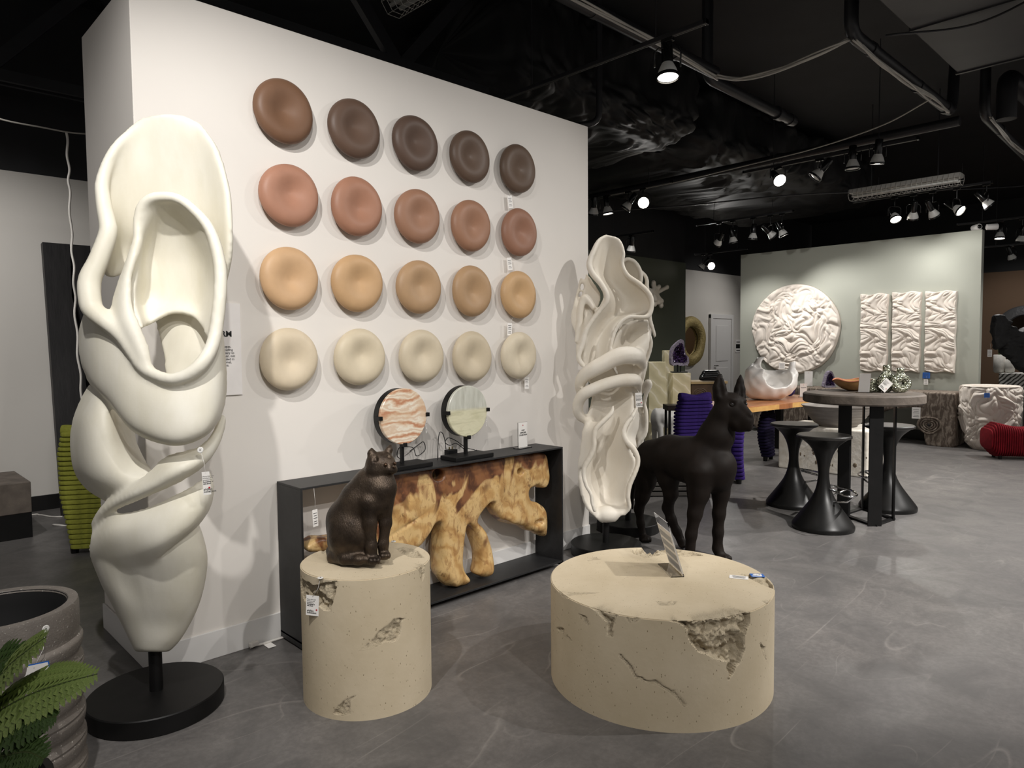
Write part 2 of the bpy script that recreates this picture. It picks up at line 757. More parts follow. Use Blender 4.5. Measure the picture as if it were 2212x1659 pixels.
# door in the far wall
_dl, _dr = onY(1531, 690, 8.42), onY(1580, 690, 8.42)
_dz = onY(1555, 680, 8.42)[2]
d1 = struct(boxo('door_1', (_dl[0] + .1, 8.385, 0), (_dr[0] - .08, 8.42, _dz - .09), TRIMW, .004))
_w = _dr[0] - _dl[0]
for _s, _lo, _hi in (('l', (_dl[0], 8.36, 0), (_dl[0] + .1, 8.419, _dz)), ('r', (_dr[0] - .08, 8.36, 0), (_dr[0], 8.419, _dz)),
                     ('t', (_dl[0], 8.361, _dz - .09), (_dr[0], 8.418, _dz + .01))):
    o = boxo('door_frame', _lo, _hi, TRIMW, .006)
    o.parent = d1
    o.location = Vector(o.location) - Vector(d1.location)
for _k, (_z0, _z1) in enumerate(((.25, .95), (1.1, _dz - .25))):
    o = boxo('panel', (_dl[0] + .25, 8.372, _z0), (_dr[0] - .22, 8.385, _z1), TRIMW, .012)
    o.parent = d1
    o.location = Vector(o.location) - Vector(d1.location)
_hd = MB()
_hd.tube([(0, 0, 0), (0, -.05, 0), (.09, -.05, 0)], .011, 8)
_hd.build('door_handle', simple('brushed_nickel', (120, 118, 115), .3, 1.0), d1, loc=(_dl[0] + .19 - d1.location[0], 8.385 - d1.location[1], 1.0 - d1.location[2]))

# ================================================================== overhead: trusses, ducts, pipes, cables


def wrinkle(lo, hi, name, seed, amp=.05):
    """duct wrapped in black plastic sheet: closed rounded section swept along X, wrinkled"""
    lo, hi = np.array(lo), np.array(hi)
    c = (lo + hi) / 2
    s = (hi - lo) / 2
    nu, nv = 150, 150
    th = np.linspace(0, 2 * PI, nu, endpoint=False)
    e = .35
    sy = np.sign(np.cos(th)) * np.abs(np.cos(th)) ** e
    sz = np.sign(np.sin(th)) * np.abs(np.sin(th)) ** e
    u = np.linspace(-1, 1, nv)
    end = (1 - np.abs(u) ** 10) ** .25
    G = np.zeros((nv, nu, 3))
    G[..., 0] = (u * s[0])[:, None]
    G[..., 1] = s[1] * end[:, None] * sy[None, :]
    G[..., 2] = s[2] * end[:, None] * sz[None, :]
    G += c
    q = G * np.array([1.0, 1.6, 1.2])
    w = Noise(seed, 3, 2.2)(q)[..., None] * .35
    n = Noise(seed + 1, 3, 5.0)(q + w) * .6 + np.abs(Noise(seed + 2, 3, 9.0)(q + w)) * .7 + np.abs(Noise(seed + 3, 3, 19.0)(q * np.array([1, .5, 1]) + w)) * .42 + np.abs(Noise(seed + 4, 3, 34.0)(q * np.array([1, .6, 1]) + w)) * .2
    d = G - c
    d[..., 0] *= .2
    d /= np.linalg.norm(d, axis=-1)[..., None] + 1e-9
    G = G + d * (n * amp)[..., None]
    o = MB().grid(G, closed_u=True).build(name, PLASTIC, smooth=True)
    return o


PLASTIC = simple('black_plastic_sheet', (26, 26, 27), .6, c2=(33, 33, 34), scale=3, spec=.3)
tag(wrinkle((4.3, 4.35, 3.78), (7.25, 6.3, 4.72), 'wrapped_duct', 5, .045), 'large duct wrapped in wrinkled black plastic above the white display wall', 'duct')
tag(wrinkle((7.5, 4.6, 3.86), (13.6, 7.3, 4.7), 'wrapped_duct', 9, .05), 'far duct wrapped in sagging black plastic above the sage wall', 'duct')
_bd = boxo('air_duct', (3.6, .3, 3.9), (7.4, 1.865, 4.55), simple('dark_grey_duct_metal', (52, 52, 55), .5, c2=(60, 60, 62), scale=3), .01)
tag(_bd, 'smooth rectangular dark grey air duct at the upper right', 'duct')
for _x in (4.8, 6.1, 7.36):
    boxo('flange', (_x - .015 - 5.5, .3 - 1.0825 - .012, -.337), (_x + .015 - 5.5, 1.865 - 1.0825 + .012, .337), CEILM, 0, _bd)
tag(boxo('air_duct', (7.6, .2, 4.0), (12.5, 1.2, 4.4), simple('dark_grey_duct_metal', (52, 52, 55)), .01), 'low flat dark duct at the right edge behind the pipes', 'duct')


def truss(y, label, x0, x1, z0=3.72, z1=4.7, step=.85):
    t = thing('roof_truss', label, 'truss', (x0, y, z0))
    L = x1 - x0
    for z in (0, z1 - z0):
        for s in (-.055, .055):
            MB().box((L / 2, s, z), (L, .04, .09)).build('chord', CEILM, t)
    n = int(L / step)
    for i in range(n):
        a = (i * step, 0, 0 if i % 2 else z1 - z0)
        b = ((i + 1) * step, 0, z1 - z0 if i % 2 else 0)
        d = Vector(b) - Vector(a)
        M = Matrix.Translation((Vector(a) + Vector(b)) / 2) @ d.to_track_quat('X', 'Z').to_matrix().to_4x4()
        MB().box((0, 0, 0), (d.length, .06, .1), M).build('web_bar', CEILM, t)
    return t


truss(4.75, 'black steel roof truss crossing above the white display wall', -2.6, 4.25)
truss(7.1, 'black steel roof truss over the dark back corner', -5, 5.5)


def pipe(name, label, pts, r, mat=CEILM, cat='pipe', n=12, collars=()):
    c = np.array(pts[0], float)
    if not collars:
        o = MB().tube([np.array(p) - c for p in pts], r, n).build(name, mat, loc=c, smooth=True, sharp=50)
        return tag(o, label, cat)
    t = thing(name, label, cat, tuple(c))
    MB().tube([np.array(p) - c for p in pts], r, n).build('pipe_run', mat, t, smooth=True, sharp=50)
    for p, ax, rr, L in collars:
        a = np.array(p) - c
        d = np.array(ax) * L / 2
        MB().tube([a - d, a + d], rr, n).build('coupling', mat, t, smooth=True, sharp=50)
    return t


def bend(pts, r=.12, n=5):
    """polyline with rounded corners"""
    P = [np.array(p, float) for p in pts]
    out = [P[0]]
    for i in range(1, len(P) - 1):
        a, b, c = P[i - 1], P[i], P[i + 1]
        p = b + (a - b) / np.linalg.norm(a - b) * r
        q = b + (c - b) / np.linalg.norm(c - b) * r
        for t in np.linspace(0, 1, n):
            out.append((1 - t) ** 2 * p + 2 * t * (1 - t) * b + t * t * q)
    out.append(P[-1])
    return out


pipe('conduit_pipe', 'thick black pipe running to the nearest ceiling lamp', [(1.5, 3.2, 3.82), (5.5, 3.2, 3.8)], .05,
     collars=[((3.9, 3.2, 3.81), (1, 0, 0), .056, .05), ((4.9, 3.2, 3.8), (1, 0, 0), .056, .05)])
pipe('conduit_pipe', 'thick black pipe dropping from the roof and carrying white cables at the upper right', bend([(5.72, 2.17, 4.7), (5.72, 2.17, 3.86), (8.2, 2.12, 3.8), (8.3, 2.12, 4.5)], .12), .052,
     collars=[((6.1, 2.16, 3.85), (1, 0, 0), .058, .05), ((7.2, 2.14, 3.82), (1, 0, 0), .058, .05), ((8.0, 2.125, 3.805), (1, 0, 0), .062, .07)])
pipe('sprinkler_pipe', 'short black sprinkler pipe with a capped end', bend([(5.6, 3.33, 4.6), (5.6, 3.33, 3.82), (7.3, 3.33, 3.8)], .1), .048,
     collars=[((6.95, 3.33, 3.805), (1, 0, 0), .066, .1), ((7.22, 3.33, 3.802), (1, 0, 0), .058, .06)])
pipe('conduit_pipe', 'long black pipe running above the second lamp track', [(8.42, 2.1, 3.76), (8.42, 7.6, 3.74)], .052,
     collars=[((8.42, 4.0, 3.755), (0, 1, 0), .06, .06)])
pipe('conduit_pipe', 'black pipe with white cables leaving the picture at the right edge', bend([(8.7, 1.95, 4.6), (8.7, 1.95, 3.84), (14.5, 2.05, 3.78)], .12), .05,
     collars=[((9.4, 1.96, 3.835), (1, 0, 0), .058, .05)])
pipe('vent_pipe', 'fat hooked black vent pipe near the right edge', bend([(8.5, 1.72, 3.7), (8.5, 1.72, 4.12), (9.9, 1.62, 4.05)], .14), .09)
pipe('conduit_pipe', 'thin black pipe stub behind the top of the white wall', bend([(5.0, 4.05, 4.6), (5.0, 4.05, 3.47), (4.5, 4.6, 3.42)], .1), .028)

CABLE = simple('white_cable_sheath', (186, 182, 174), .5)


def cables(name, label, paths, r=.008, mat=CABLE):
    c = np.array(paths[0][0], float)
    t = thing(name, label, 'cable', tuple(c))
    for p in paths:
        q = spline(np.array(p) - c, max(12, len(p) * 7))
        MB().tube(q, r, 6).build('cable', mat, t, smooth=True)
    return t


random.seed(4)


def bundle(pts, n, w):
    out = []
    for i in range(n):
        ph = random.random() * 6
        out.append([tuple(np.array(p) + np.array([math.sin(ph + k * 1.9), math.cos(ph * 1.7 + k * 2.3), math.sin(ph * 2.3 + k * 1.3)]) * w) for k, p in enumerate(pts)])
    return out


cables('cable_bundle', 'white cable lying along the pipe behind the nearest ceiling lamp',
       bundle([(1.5, 3.15, 3.81), (2.6, 3.15, 3.8), (3.6, 3.15, 3.79), (4.6, 3.15, 3.77), (5.5, 3.16, 3.74)], 3, .012))
cables('cable_bundle', 'loose bundle of white cables sagging between two black pipes',
       bundle([(5.45, 3.16, 3.75), (5.55, 3.0, 3.7), (5.6, 2.7, 3.7), (5.66, 2.4, 3.76), (5.75, 2.2, 3.84)], 5, .016))
cables('cable_bundle', 'bundle of white cables strapped along the pipe at the upper right',
       bundle([(5.75, 2.16, 3.83), (6.2, 2.12, 3.76), (6.8, 2.1, 3.75), (7.4, 2.08, 3.74), (7.95, 2.08, 3.73)], 5, .016))
cables('cable_bundle', 'bundle of white cables dangling at the right edge',
       bundle([(8.7, 1.9, 3.8), (9.2, 1.88, 3.72), (9.9, 1.88, 3.72), (10.6, 1.86, 3.7), (11.4, 1.85, 3.66)], 5, .018))
cables('ceiling_cord', 'single white cord swagged from the pipe towards the white wall',
       [[(7.4, 2.08, 3.74), (7.7, 2.6, 3.68), (8.0, 3.4, 3.67), (8.2, 4.3, 3.69), (8.25, 5.4, 3.67), (8.28, 6.6, 3.68)]], .007)
cables('ceiling_cord', 'thin dark cable drooping across the top right corner', [[(5.95, 2.0, 3.86), (6.2, 1.4, 3.85), (5.6, .6, 3.84), (5.0, 0, 3.85)]], .009, CEILM)
cables('ceiling_cord', 'thin dark cable running under the far wrapped duct', [[(8.0, 7.0, 3.45), (9.4, 6.0, 3.6), (10.6, 4.6, 3.72), (12.4, 2.6, 3.75), (13, 1.5, 3.8)]], .012, CEILM)
# ================================================================== tracks and lamps
BULB = simple('white_lamp_glass', (225, 225, 222), .35)
LENS_ON = emit('lit_lamp_lens', (255, 246, 232), 14.0)
LENS_OFF = simple('unlit_lamp_lens', (205, 205, 204), .2)
GLOSSB = simple('gloss_black_metal', (18, 18, 19), .22, spec=.6)


def track(x, y0, y1, z, label, top=4.72):
    t = thing('light_track', label, 'light track', (x, y0, z))
    L = y1 - y0
    MB().box((0, L / 2, 0), (.036, L, .03)).build('rail', CEILM, t, bevel=.003)
    for s in (-.009, .009):
        MB().box((s, L / 2, -.0155), (.004, L, .003)).build('conductor', simple('track_conductor', (118, 116, 112), .35, .6), t)
    for e in (.01, L - .01):
        MB().box((0, e, 0), (.042, .02, .036)).build('end_cap', GLOSSB, t, bevel=.003)
    for k in (.2, .8):
        MB().tube([(0, L * k, .015), (0, L * k, top - z)], .005, 6).build('hanger', CEILM, t)
    return t


def lamp(loc, aim, label, lit=False, watts=0, angle=50, group=None, zt=3.585):
    """PAR lamp on a track: stem, yoke, socket, white bulb, black rim, lens"""
    loc = Vector(loc)
    t = thing('track_spotlight', label, 'spotlight', tuple(loc), 0, group)
    d = Vector(aim).normalized()
    q = d.to_track_quat('-Z', 'Y').to_matrix().to_4x4() @ Matrix.Scale(1.18, 4)
    up = zt - loc.z
    MB().tube([(0, 0, .13), (0, 0, up)], .009, 8).build('stem', GLOSSB, t, smooth=True, sharp=40)
    MB().box((0, 0, up - .012), (.036, .09, .03)).build('track_adapter', GLOSSB, t, bevel=.004)
    yk = []
    for s in (-1, 1):
        yk.append((0, s * .088, 0))
        yk.append((0, s * .09, .1))
        if s == -1:
            yk += [(0, -.06, .128), (0, .06, .128)]
    yk = [yk[0], yk[1], yk[2], yk[3], (0, .09, .1), (0, .088, 0)]
    MB().tube(yk, .006, 6, M=Matrix.Rotation(math.atan2(d.y, d.x) if abs(d.x) + abs(d.y) > .01 else 0, 4, 'Z')).build('yoke', GLOSSB, t, smooth=True)
    MB().lathe([(.0, .15), (.03, .15), (.033, .145), (.034, .02), (.03, .01)], 20, q).build('socket', GLOSSB, t, smooth=True, sharp=40)
    MB().lathe([(.03, .03), (.036, .015), (.05, -.015), (.06, -.045), (.0615, -.055)], 24, q, caps=False).build('bulb', BULB, t, smooth=True)
    MB().lathe([(.0605, -.05), (.066, -.05), (.066, -.068), (.0605, -.068)], 24, q, caps=False).build('rim', GLOSSB, t, smooth=True, sharp=40)
    MB().lathe([(.0, -.066), (.03, -.064), (.06, -.058)], 24, q, caps=False).build('lens', LENS_ON if lit else LENS_OFF, t, smooth=True)
    if lit and watts:
        ld = bpy.data.lights.new('lamp_light', 'SPOT')
        ld.energy = watts
        ld.spot_size = math.radians(angle)
        ld.spot_blend = .7
        ld.shadow_soft_size = .045
        ld.color = (1.0, .97, .93)
        o = bpy.data.objects.new('lamp_light', ld)
        COL.objects.link(o)
        o.parent = t
        o.location = d * .1
        o.rotation_euler = d.to_track_quat('-Z', 'Y').to_euler()
    return t


track(4.2, 2.5, 4.5, 3.6, 'black lamp track nearest the camera, holding a single lamp')
lamp(onX(1442, 145, 4.2), (-.12, -.12, -1), 'lit lamp on the nearest track, closest to the camera', True, 30, 70)

track(8.16, 2.4, 4.35, 3.6, 'black lamp track with four lamps above the purple chair')
for px, py, aim, on, lab, w in ((1680, 385, (-.55, -.62, -.55), True, 'lit lamp facing the camera, leftmost on the four-lamp track over the dog', 15),
                                (1770, 372, (-.35, .55, -.75), False, 'lamp tilted away, second from left on the four-lamp track over the dog', 0),
                                (1842, 350, (0, 0, -1), False, 'lamp pointing straight down, third on the four-lamp track over the dog', 0),
                                (1896, 338, (.12, .12, -.95), True, 'tilted lamp at the right end of the four-lamp track over the dog', 170)):
    lamp(onX(px, py, 8.16), aim, lab, on, w, 60)

track(7.9, 5.2, 7.0, 3.6, 'black lamp track just right of the white display wall edge', 3.84)
for px, py, aim, on, lab, w in ((1283, 452, (.2, .3, -.9), False, 'lamp partly hidden by the white wall edge, leftmost of its track', 0),
                                (1312, 450, (.1, -.1, -1), True, 'lit lamp second from the white wall edge', 80),
                                (1357, 442, (-.3, .4, -.7), False, 'unlit lamp third from the white wall edge', 0),
                                (1389, 438, (-.72, -.62, -.2), True, 'lit lamp staring at the camera near the white wall edge', 15)):
    lamp(onX(px, py, 7.9), aim, lab, on, w, 70)

track(11.0, 2.35, 4.1, 3.58, 'black lamp track in front of the sage wall', 3.88)
for px, py, aim, on, lab, w in ((1932, 466, (-.35, -.35, -.7), True, 'brightly lit lamp leftmost of the track in front of the sage wall', 60),
                                (1973, 461, (.5, .25, -.9), True, 'lamp second from left on the track in front of the sage wall', 45),
                                (2014, 457, (.6, -.2, -.8), True, 'lamp third from left on the track in front of the sage wall', 45),
                                (2066, 450, (-.2, -.7, -.55), True, 'lit lamp fourth on the track in front of the sage wall', 60),
                                (2130, 436, (.3, -.6, -.8), False, 'dark lamp at the right end of the track in front of the sage wall', 0)):
    lamp(onX(px, py, 11.0), aim, lab, on, w, 110, zt=3.565)

track(11.0, 5.0, 6.75, 3.58, 'far black lamp track left of the sage wall', 3.84)
for px, py, aim, on, lab, w in ((1553, 520, (.3, .5, -.5), False, 'unlit lamp leftmost of the far five-lamp track', 0),
                                (1583, 515, (.2, -.1, -1), True, 'lit lamp second from left on the far five-lamp track', 90),
                                (1627, 507, (0, .1, -1), False, 'unlit lamp in the middle of the far five-lamp track', 0),
                                (1664, 504, (.5, -.4, -.6), False, 'tilted lamp fourth on the far five-lamp track', 0),
                                (1689, 500, (.25, -.35, -.9), True, 'lit lamp at the right end of the far five-lamp track', 110)):
    lamp(onX(px, py, 11.0), aim, lab, on, w, 110, zt=3.565)

track(9.5, 6.6, 7.6, 3.3, 'short low track over the tall white sculpture', 3.84)
lamp(onX(1364, 533, 9.5), (.2, .3, -1), 'small unlit lamp hanging above the tall white sculpture', zt=3.285)
track(12.6, 6.6, 7.75, 3.3, 'far track above the pale door')
lamp(onX(1519, 573, 12.6), (-.2, .5, -.6), 'faint lamp above the pale door, left of the glaring one', zt=3.285)
lamp(onX(1534, 574, 12.6), (-.6, -.7, -.2), 'glaring lit lamp above the pale door', True, 60, 90, zt=3.285)
track(13.6, 1.6, 3.4, 3.45, 'track above the burnt black sculpture at the right edge')
lamp(onX(2160, 505, 13.6), (-.1, 0, -1), 'lit lamp just right of the sage wall top corner', True, 110, 80, zt=3.435)
lamp(onX(2207, 512, 13.6), (.2, .2, -1), 'lamp cut by the right picture edge', True, 60, 80, zt=3.435)
track(15.5, 1.8, 3.6, 3.25, 'farthest short track at the right edge')
lamp(onX(2184, 552, 15.5), (.4, -.2, -.8), 'small lower lamp right of the sage wall', True, 90, 80, zt=3.235)

# ---- caged fluorescent fixtures
WIRE = simple('white_wire_guard', (196, 193, 186), .45)


def caged(c, L, label):
    t = thing('caged_light', label, 'light fixture', c)
    MB().box((0, 0, .03), (.16, L, .06)).build('housing', simple('grey_fixture_housing', (150, 148, 143), .5), t, bevel=.01)
    for s in (-.04, .04):
        MB().tube([(s, -L / 2 + .03, -.035), (s, L / 2 - .03, -.035)], .015, 10).build('tube_lamp', simple('unlit_tube_glass', (205, 205, 200), .3), t, smooth=True)
    n = int(L / .06)
    for i in range(n + 1):
        y = -L / 2 + L * i / n
        MB().tube([(-.085, y, .05), (-.1, y, -.02), (-.05, y, -.09), (.05, y, -.09), (.1, y, -.02), (.085, y, .05)], .0022, 5).build('guard_wire', WIRE, t, smooth=True)
    for x, z in ((-.1, -.02), (-.05, -.09), (.05, -.09), (.1, -.02)):
        MB().tube([(x, -L / 2, z), (x, L / 2, z)], .0022, 5).build('guard_rail', WIRE, t, smooth=True)
    for y in (-L * .3, L * .3):
        MB().tube([(0, y, .06), (0, y, 4.72 - c[2])], .006, 6).build('hanger', CEILM, t)
    return t


_a, _b = onX(1838, 418, 10.3), onX(2078, 386, 10.3)
caged((10.3, (_a[1] + _b[1]) / 2, (_a[2] + _b[2]) / 2), abs(_a[1] - _b[1]), 'long fluorescent fixture in a white wire guard above the sage wall')
_a = onX(850, 26, 3.0)
caged((3.0, _a[1] - .65, _a[2] + .06), 1.3, 'fluorescent fixture in a white wire guard above the white display wall')

# ---- security cameras on the sage wall corner
for px, py, ax, lab in ((2110, 491, (-.7, -.7, 0), 'round white security camera facing the room on the sage wall corner'), (2145, 490, (.5, -.86, 0), 'white bullet security camera facing right on the sage wall corner')):
    p = onX(px, py, SX + .03)
    t = thing('security_camera', lab, 'camera', tuple(p))
    q = Vector(ax).to_track_quat('Z', 'Y').to_matrix().to_4x4()
    MB().lathe([(.02, -.09), (.04, -.08), (.045, .05), (.04, .06)], 18, q).build('housing', TRIMW, t, smooth=True, sharp=40)
    MB().lathe([(.0, .061), (.028, .061), (.03, .064)], 16, q).build('lens', GLOSSB, t, smooth=True)
    MB().tube([(0, 0, -.02), (0, 0, WH - p[2])], .012, 8).build('bracket', TRIMW, t)
# ================================================================== white cast sculptures
def gd(x, y, g):
    """point on the sight line of a photo point at ground distance g in front of the camera"""
    d = ray(x, y)
    return CAM + d * g / (d @ GF)


def m_cast(name, c1, c2):
    t = NT(name)
    v = t.coord((1, 1, .35))
    n = t.noise(v, 5, 5, .6)
    w = t.noise(t.coord(), 2.2, 3)
    col = t.ramp(n, [(.35, lin(c1)), (.75, lin(c2))])
    t.set(color=t.mix(t.ramp(w, [(.4, (0, 0, 0)), (.75, (.55, .55, .55))]), col, lin(c1)), rough=.5, spec=.35)
    t.bump(t.noise(t.coord(), 90, 4), .08, .003)
    return t.m


CAST = m_cast('ivory_cast_resin', (232, 228, 216), (214, 208, 188))
CAST2 = m_cast('white_cast_resin', (233, 227, 216), (224, 214, 196))


def thick(mb, G, t):
    """closed slab from a surface grid, t thick"""
    G = np.asarray(G)
    a, b = G.shape[:2]
    du = np.gradient(G, axis=1)
    dv = np.gradient(G, axis=0)
    n = np.cross(du, dv)
    n /= np.linalg.norm(n, axis=-1)[..., None] + 1e-9
    A, B = G + n * t / 2, G - n * t / 2
    o = len(mb.v)
    mb.v += [tuple(p) for p in A.reshape(-1, 3)] + [tuple(p) for p in B.reshape(-1, 3)]
    N = a * b
    f = mb.f
    for i in range(a - 1):
        for j in range(b - 1):
            q = (i * b + j, i * b + j + 1, (i + 1) * b + j + 1, (i + 1) * b + j)
            f.append(tuple(o + k for k in q))
            f.append(tuple(o + N + k for k in q[::-1]))
    ring = [j for j in range(b)] + [i * b + b - 1 for i in range(1, a)] + [(a - 1) * b + j for j in range(b - 2, -1, -1)] + [i * b for i in range(a - 2, 0, -1)]
    for k in range(len(ring)):
        p, q = ring[k], ring[(k + 1) % len(ring)]
        f.append((o + q, o + p, o + N + p, o + N + q))


class Sculpt:
    def __init__(self, g0):
        self.g0 = g0
        self.mb = MB()

    def P(self, p):
        return gd(p[0], p[1], self.g0 + (p[2] if len(p) > 2 else 0))

    def sheet(self, rows, t=.026, nu=40, nv=40):
        R = [[self.P(p) for p in r] for r in rows]
        thick(self.mb, loft(R, nu, nv), t)

    def rim(self, pts, r, n=90, closed=False):
        Q = spline([self.P(p) for p in pts], n, closed)
        if hasattr(r, '__len__'):
            r = list(spline([[x] for x in r], n)[:, 0])
        self.mb.tube(Q, r, 12, closed)

    def build(self, name, mat, parent, voxel, smooth=8, off=(0, 0, 0)):
        o = self.mb.build(name, mat, parent, smooth=True, off=off)
        m = o.modifiers.new('remesh', 'REMESH')
        m.mode = 'VOXEL'
        m.voxel_size = voxel
        m.use_smooth_shade = True
        s = o.modifiers.new('smooth', 'SMOOTH')
        s.factor = .6
        s.iterations = smooth
        return o


def stand(t, r, h, post_h, pr=.026):
    MB().lathe([(r - .004, 0), (r, .004), (r, h - .004), (r - .004, h)], 72).build('base', BLACK, t, smooth=True, sharp=30)
    MB().lathe([(pr, h - .002), (pr, post_h)], 24).build('post', BLACK, t, smooth=True, sharp=30)


# ---------------- tall swirled sculpture, front left
_b = onz(338, 1489, .075)
t = thing('swirl_sculpture', 'tall ivory sculpture of swirling folds on a black disc base, front left', 'sculpture', (_b[0], _b[1], 0))
BIGB = (_b[0], _b[1], 0)
g0 = float(_b @ GF)
stand(t, .262, .075, gd(338, 1400, g0)[2])
S = Sculpt(g0)
S.sheet([[(300, 262, .03), (330, 251, .03), (365, 246, .02), (400, 251, .03), (435, 269, .03)],
         [(245, 320, -.02), (300, 303, .03), (365, 298, .04), (430, 303, .03), (470, 322, 0)],
         [(216, 398, -.04), (280, 400, .05), (365, 400, .08), (440, 400, .06), (493, 415, -.02)],
         [(219, 455, -.06), (272, 480, .08), (365, 490, .12), (440, 490, .09), (497, 480, -.02)],
         [(229, 495, -.06), (262, 540, .11), (350, 560, .17), (440, 560, .13), (497, 550, 0)],
         [(216, 565, -.05), (240, 600, .08), (320, 575, .15), (430, 600, .11), (487, 602, .04)]], .03, 50, 60)
S.rim([(486, 612, .05), (496, 550, 0), (497, 470, -.02), (488, 400, -.02), (466, 330, 0), (428, 277, .03), (365, 251, .02), (307, 267, .03),
       (251, 318, -.02), (222, 388, -.05), (224, 440, -.07), (232, 480, -.09), (233, 506, -.1), (213, 562, -.12), (194, 605, -.14), (194, 645, -.16),
       (201, 669, -.17), (228, 695, -.19), (259, 722, -.2), (284, 758, -.21), (306, 791, -.22), (334, 809, -.23), (370, 819, -.24), (407, 809, -.23),
       (437, 784, -.21), (458, 748, -.17), (469, 700, -.14), (477, 605, -.11), (469, 540, -.1), (450, 490, -.1), (418, 453, -.1), (386, 430, -.1),
       (355, 425, -.1), (325, 430, -.1), (306, 449, -.1), (299, 480, -.1), (297, 525, -.11), (289, 555, -.12), (278, 590, -.13)],
      [.011] * 7 + [.013, .02, .026, .03, .033, .035, .038, .042, .042, .04, .033, .028, .024, .023, .023, .024, .027, .028, .027, .026, .026, .024, .022,
                    .021, .021, .022, .023, .022, .021, .02, .019, .017], 260)
S.sheet([[(312, 440, -.1), (340, 430, -.09), (368, 426, -.09), (395, 434, -.09), (420, 457, -.1)],
         [(304, 485, -.1), (335, 475, -.03), (370, 472, 0), (410, 480, -.02), (448, 495, -.09)],
         [(300, 540, -.1), (314, 545, .01), (370, 545, .05), (430, 550, .03), (468, 560, -.1)],
         [(290, 590, -.12), (314, 600, .02), (370, 605, .06), (435, 610, .04), (474, 620, -.1)],
         [(285, 650, -.13), (311, 655, .02), (370, 655, .05), (430, 660, .03), (468, 670, -.12)],
         [(303, 712, -.15), (322, 702, -.04), (374, 676, .01), (423, 690, -.02), (455, 738, -.15)]], .024, 50, 60)
S.sheet([[(297, 500, -.1), (300, 500, -.105), (303, 500, -.1)],
         [(289, 522, -.11), (296, 525, -.125), (303, 528, -.11)],
         [(272, 572, -.12), (282, 572, -.15), (291, 570, -.135)],
         [(255, 618, -.13), (271, 612, -.165), (285, 606, -.155)],
         [(244, 660, -.14), (267, 660, -.19), (287, 660, -.18)],
         [(240, 698, -.17), (275, 702, -.215), (303, 702, -.2)],
         [(265, 730, -.2), (297, 742, -.225), (319, 744, -.2)],
         [(295, 775, -.215), (314, 783, -.23), (328, 787, -.21)],
         [(315, 797, -.22), (327, 802, -.225), (337, 806, -.21)]], .022, 24, 60)
S.sheet([[(186, 668, -.1), (222, 697, -.16), (262, 733, -.18), (300, 793, -.2), (368, 826, -.21), (430, 803, -.18), (463, 760, -.13), (476, 700, -.08)],
         [(175, 715, -.02), (205, 760, -.13), (245, 805, -.18), (290, 855, -.22), (370, 892, -.25), (435, 880, -.21), (472, 830, -.13), (483, 790, -.02)],
         [(179, 775, 0), (205, 820, -.1), (240, 855, -.16), (290, 913, -.22), (370, 945, -.26), (435, 928, -.22), (470, 885, -.13), (484, 838, 0)],
         [(193, 812, .02), (216, 837, -.06), (251, 878, -.11), (300, 932, -.17), (375, 956, -.21), (432, 941, -.17), (463, 911, -.09), (480, 868, .04)]], .026, 70, 50)
S.rim([(193, 814, .02), (216, 839, -.06), (251, 878, -.11), (300, 931, -.17), (375, 955, -.21), (432, 940, -.17), (463, 910, -.09), (480, 868, .04)], .017, 90)
S.sheet([[(332, 668, .1), (390, 666, .09), (450, 690, .06)], [(345, 725, .09), (395, 735, .05), (455, 750, .02)],
         [(356, 775, .05), (405, 800, .0), (460, 790, -.02)], [(361, 835, .0), (405, 845, -.06), (450, 835, -.06)]], .022, 24, 24)
S.sheet([[(199, 830, .06), (206, 834, .0), (216, 844, -.03), (226, 856, -.0)],
         [(180, 862, .06), (205, 865, -.06), (226, 870, -.09), (243, 880, -.03)],
         [(162, 910, .07), (190, 915, -.1), (228, 920, -.13), (256, 920, -.04)],
         [(157, 965, .07), (190, 975, -.12), (235, 975, -.15), (275, 972, -.06)],
         [(166, 1018, .06), (200, 1025, -.12), (250, 1020, -.16), (300, 1004, -.08)],
         [(193, 1055, .05), (225, 1058, -.1), (270, 1048, -.15), (325, 1022, -.12)],
         [(235, 1081, .0), (250, 1078, -.08), (280, 1063, -.13), (325, 1040, -.14)]], .026, 50, 50)
S.sheet([[(220, 850, -.01), (232, 845, .08)], [(243, 880, -.03), (262, 878, .1)], [(257, 922, -.04), (286, 925, .12)], [(276, 972, -.06), (292, 958, .12)], [(300, 1003, -.08), (312, 998, .06)], [(325, 1022, -.12), (328, 1020, -.08)]], .02, 16, 40)
S.sheet([[(203, 1130, .0), (217, 1103, -.06), (238, 1081, -.1), (273, 1058, -.14), (323, 1024, -.16), (360, 989, -.15), (405, 977, -.13), (432, 967, -.1), (457, 943, -.05), (478, 898, .04)],
         [(204, 1140, -.04), (222, 1110, -.1), (250, 1087, -.15), (290, 1068, -.2), (335, 1046, -.225), (375, 1020, -.23), (412, 1003, -.2), (440, 985, -.15), (465, 952, -.08), (482, 900, .03)],
         [(205, 1150, -.03), (226, 1117, -.07), (255, 1097, -.12), (295, 1079, -.16), (345, 1057, -.18), (385, 1039, -.18), (420, 1017, -.15), (447, 993, -.11), (468, 960, -.05), (479, 928, .05)]], .028, 80, 30)
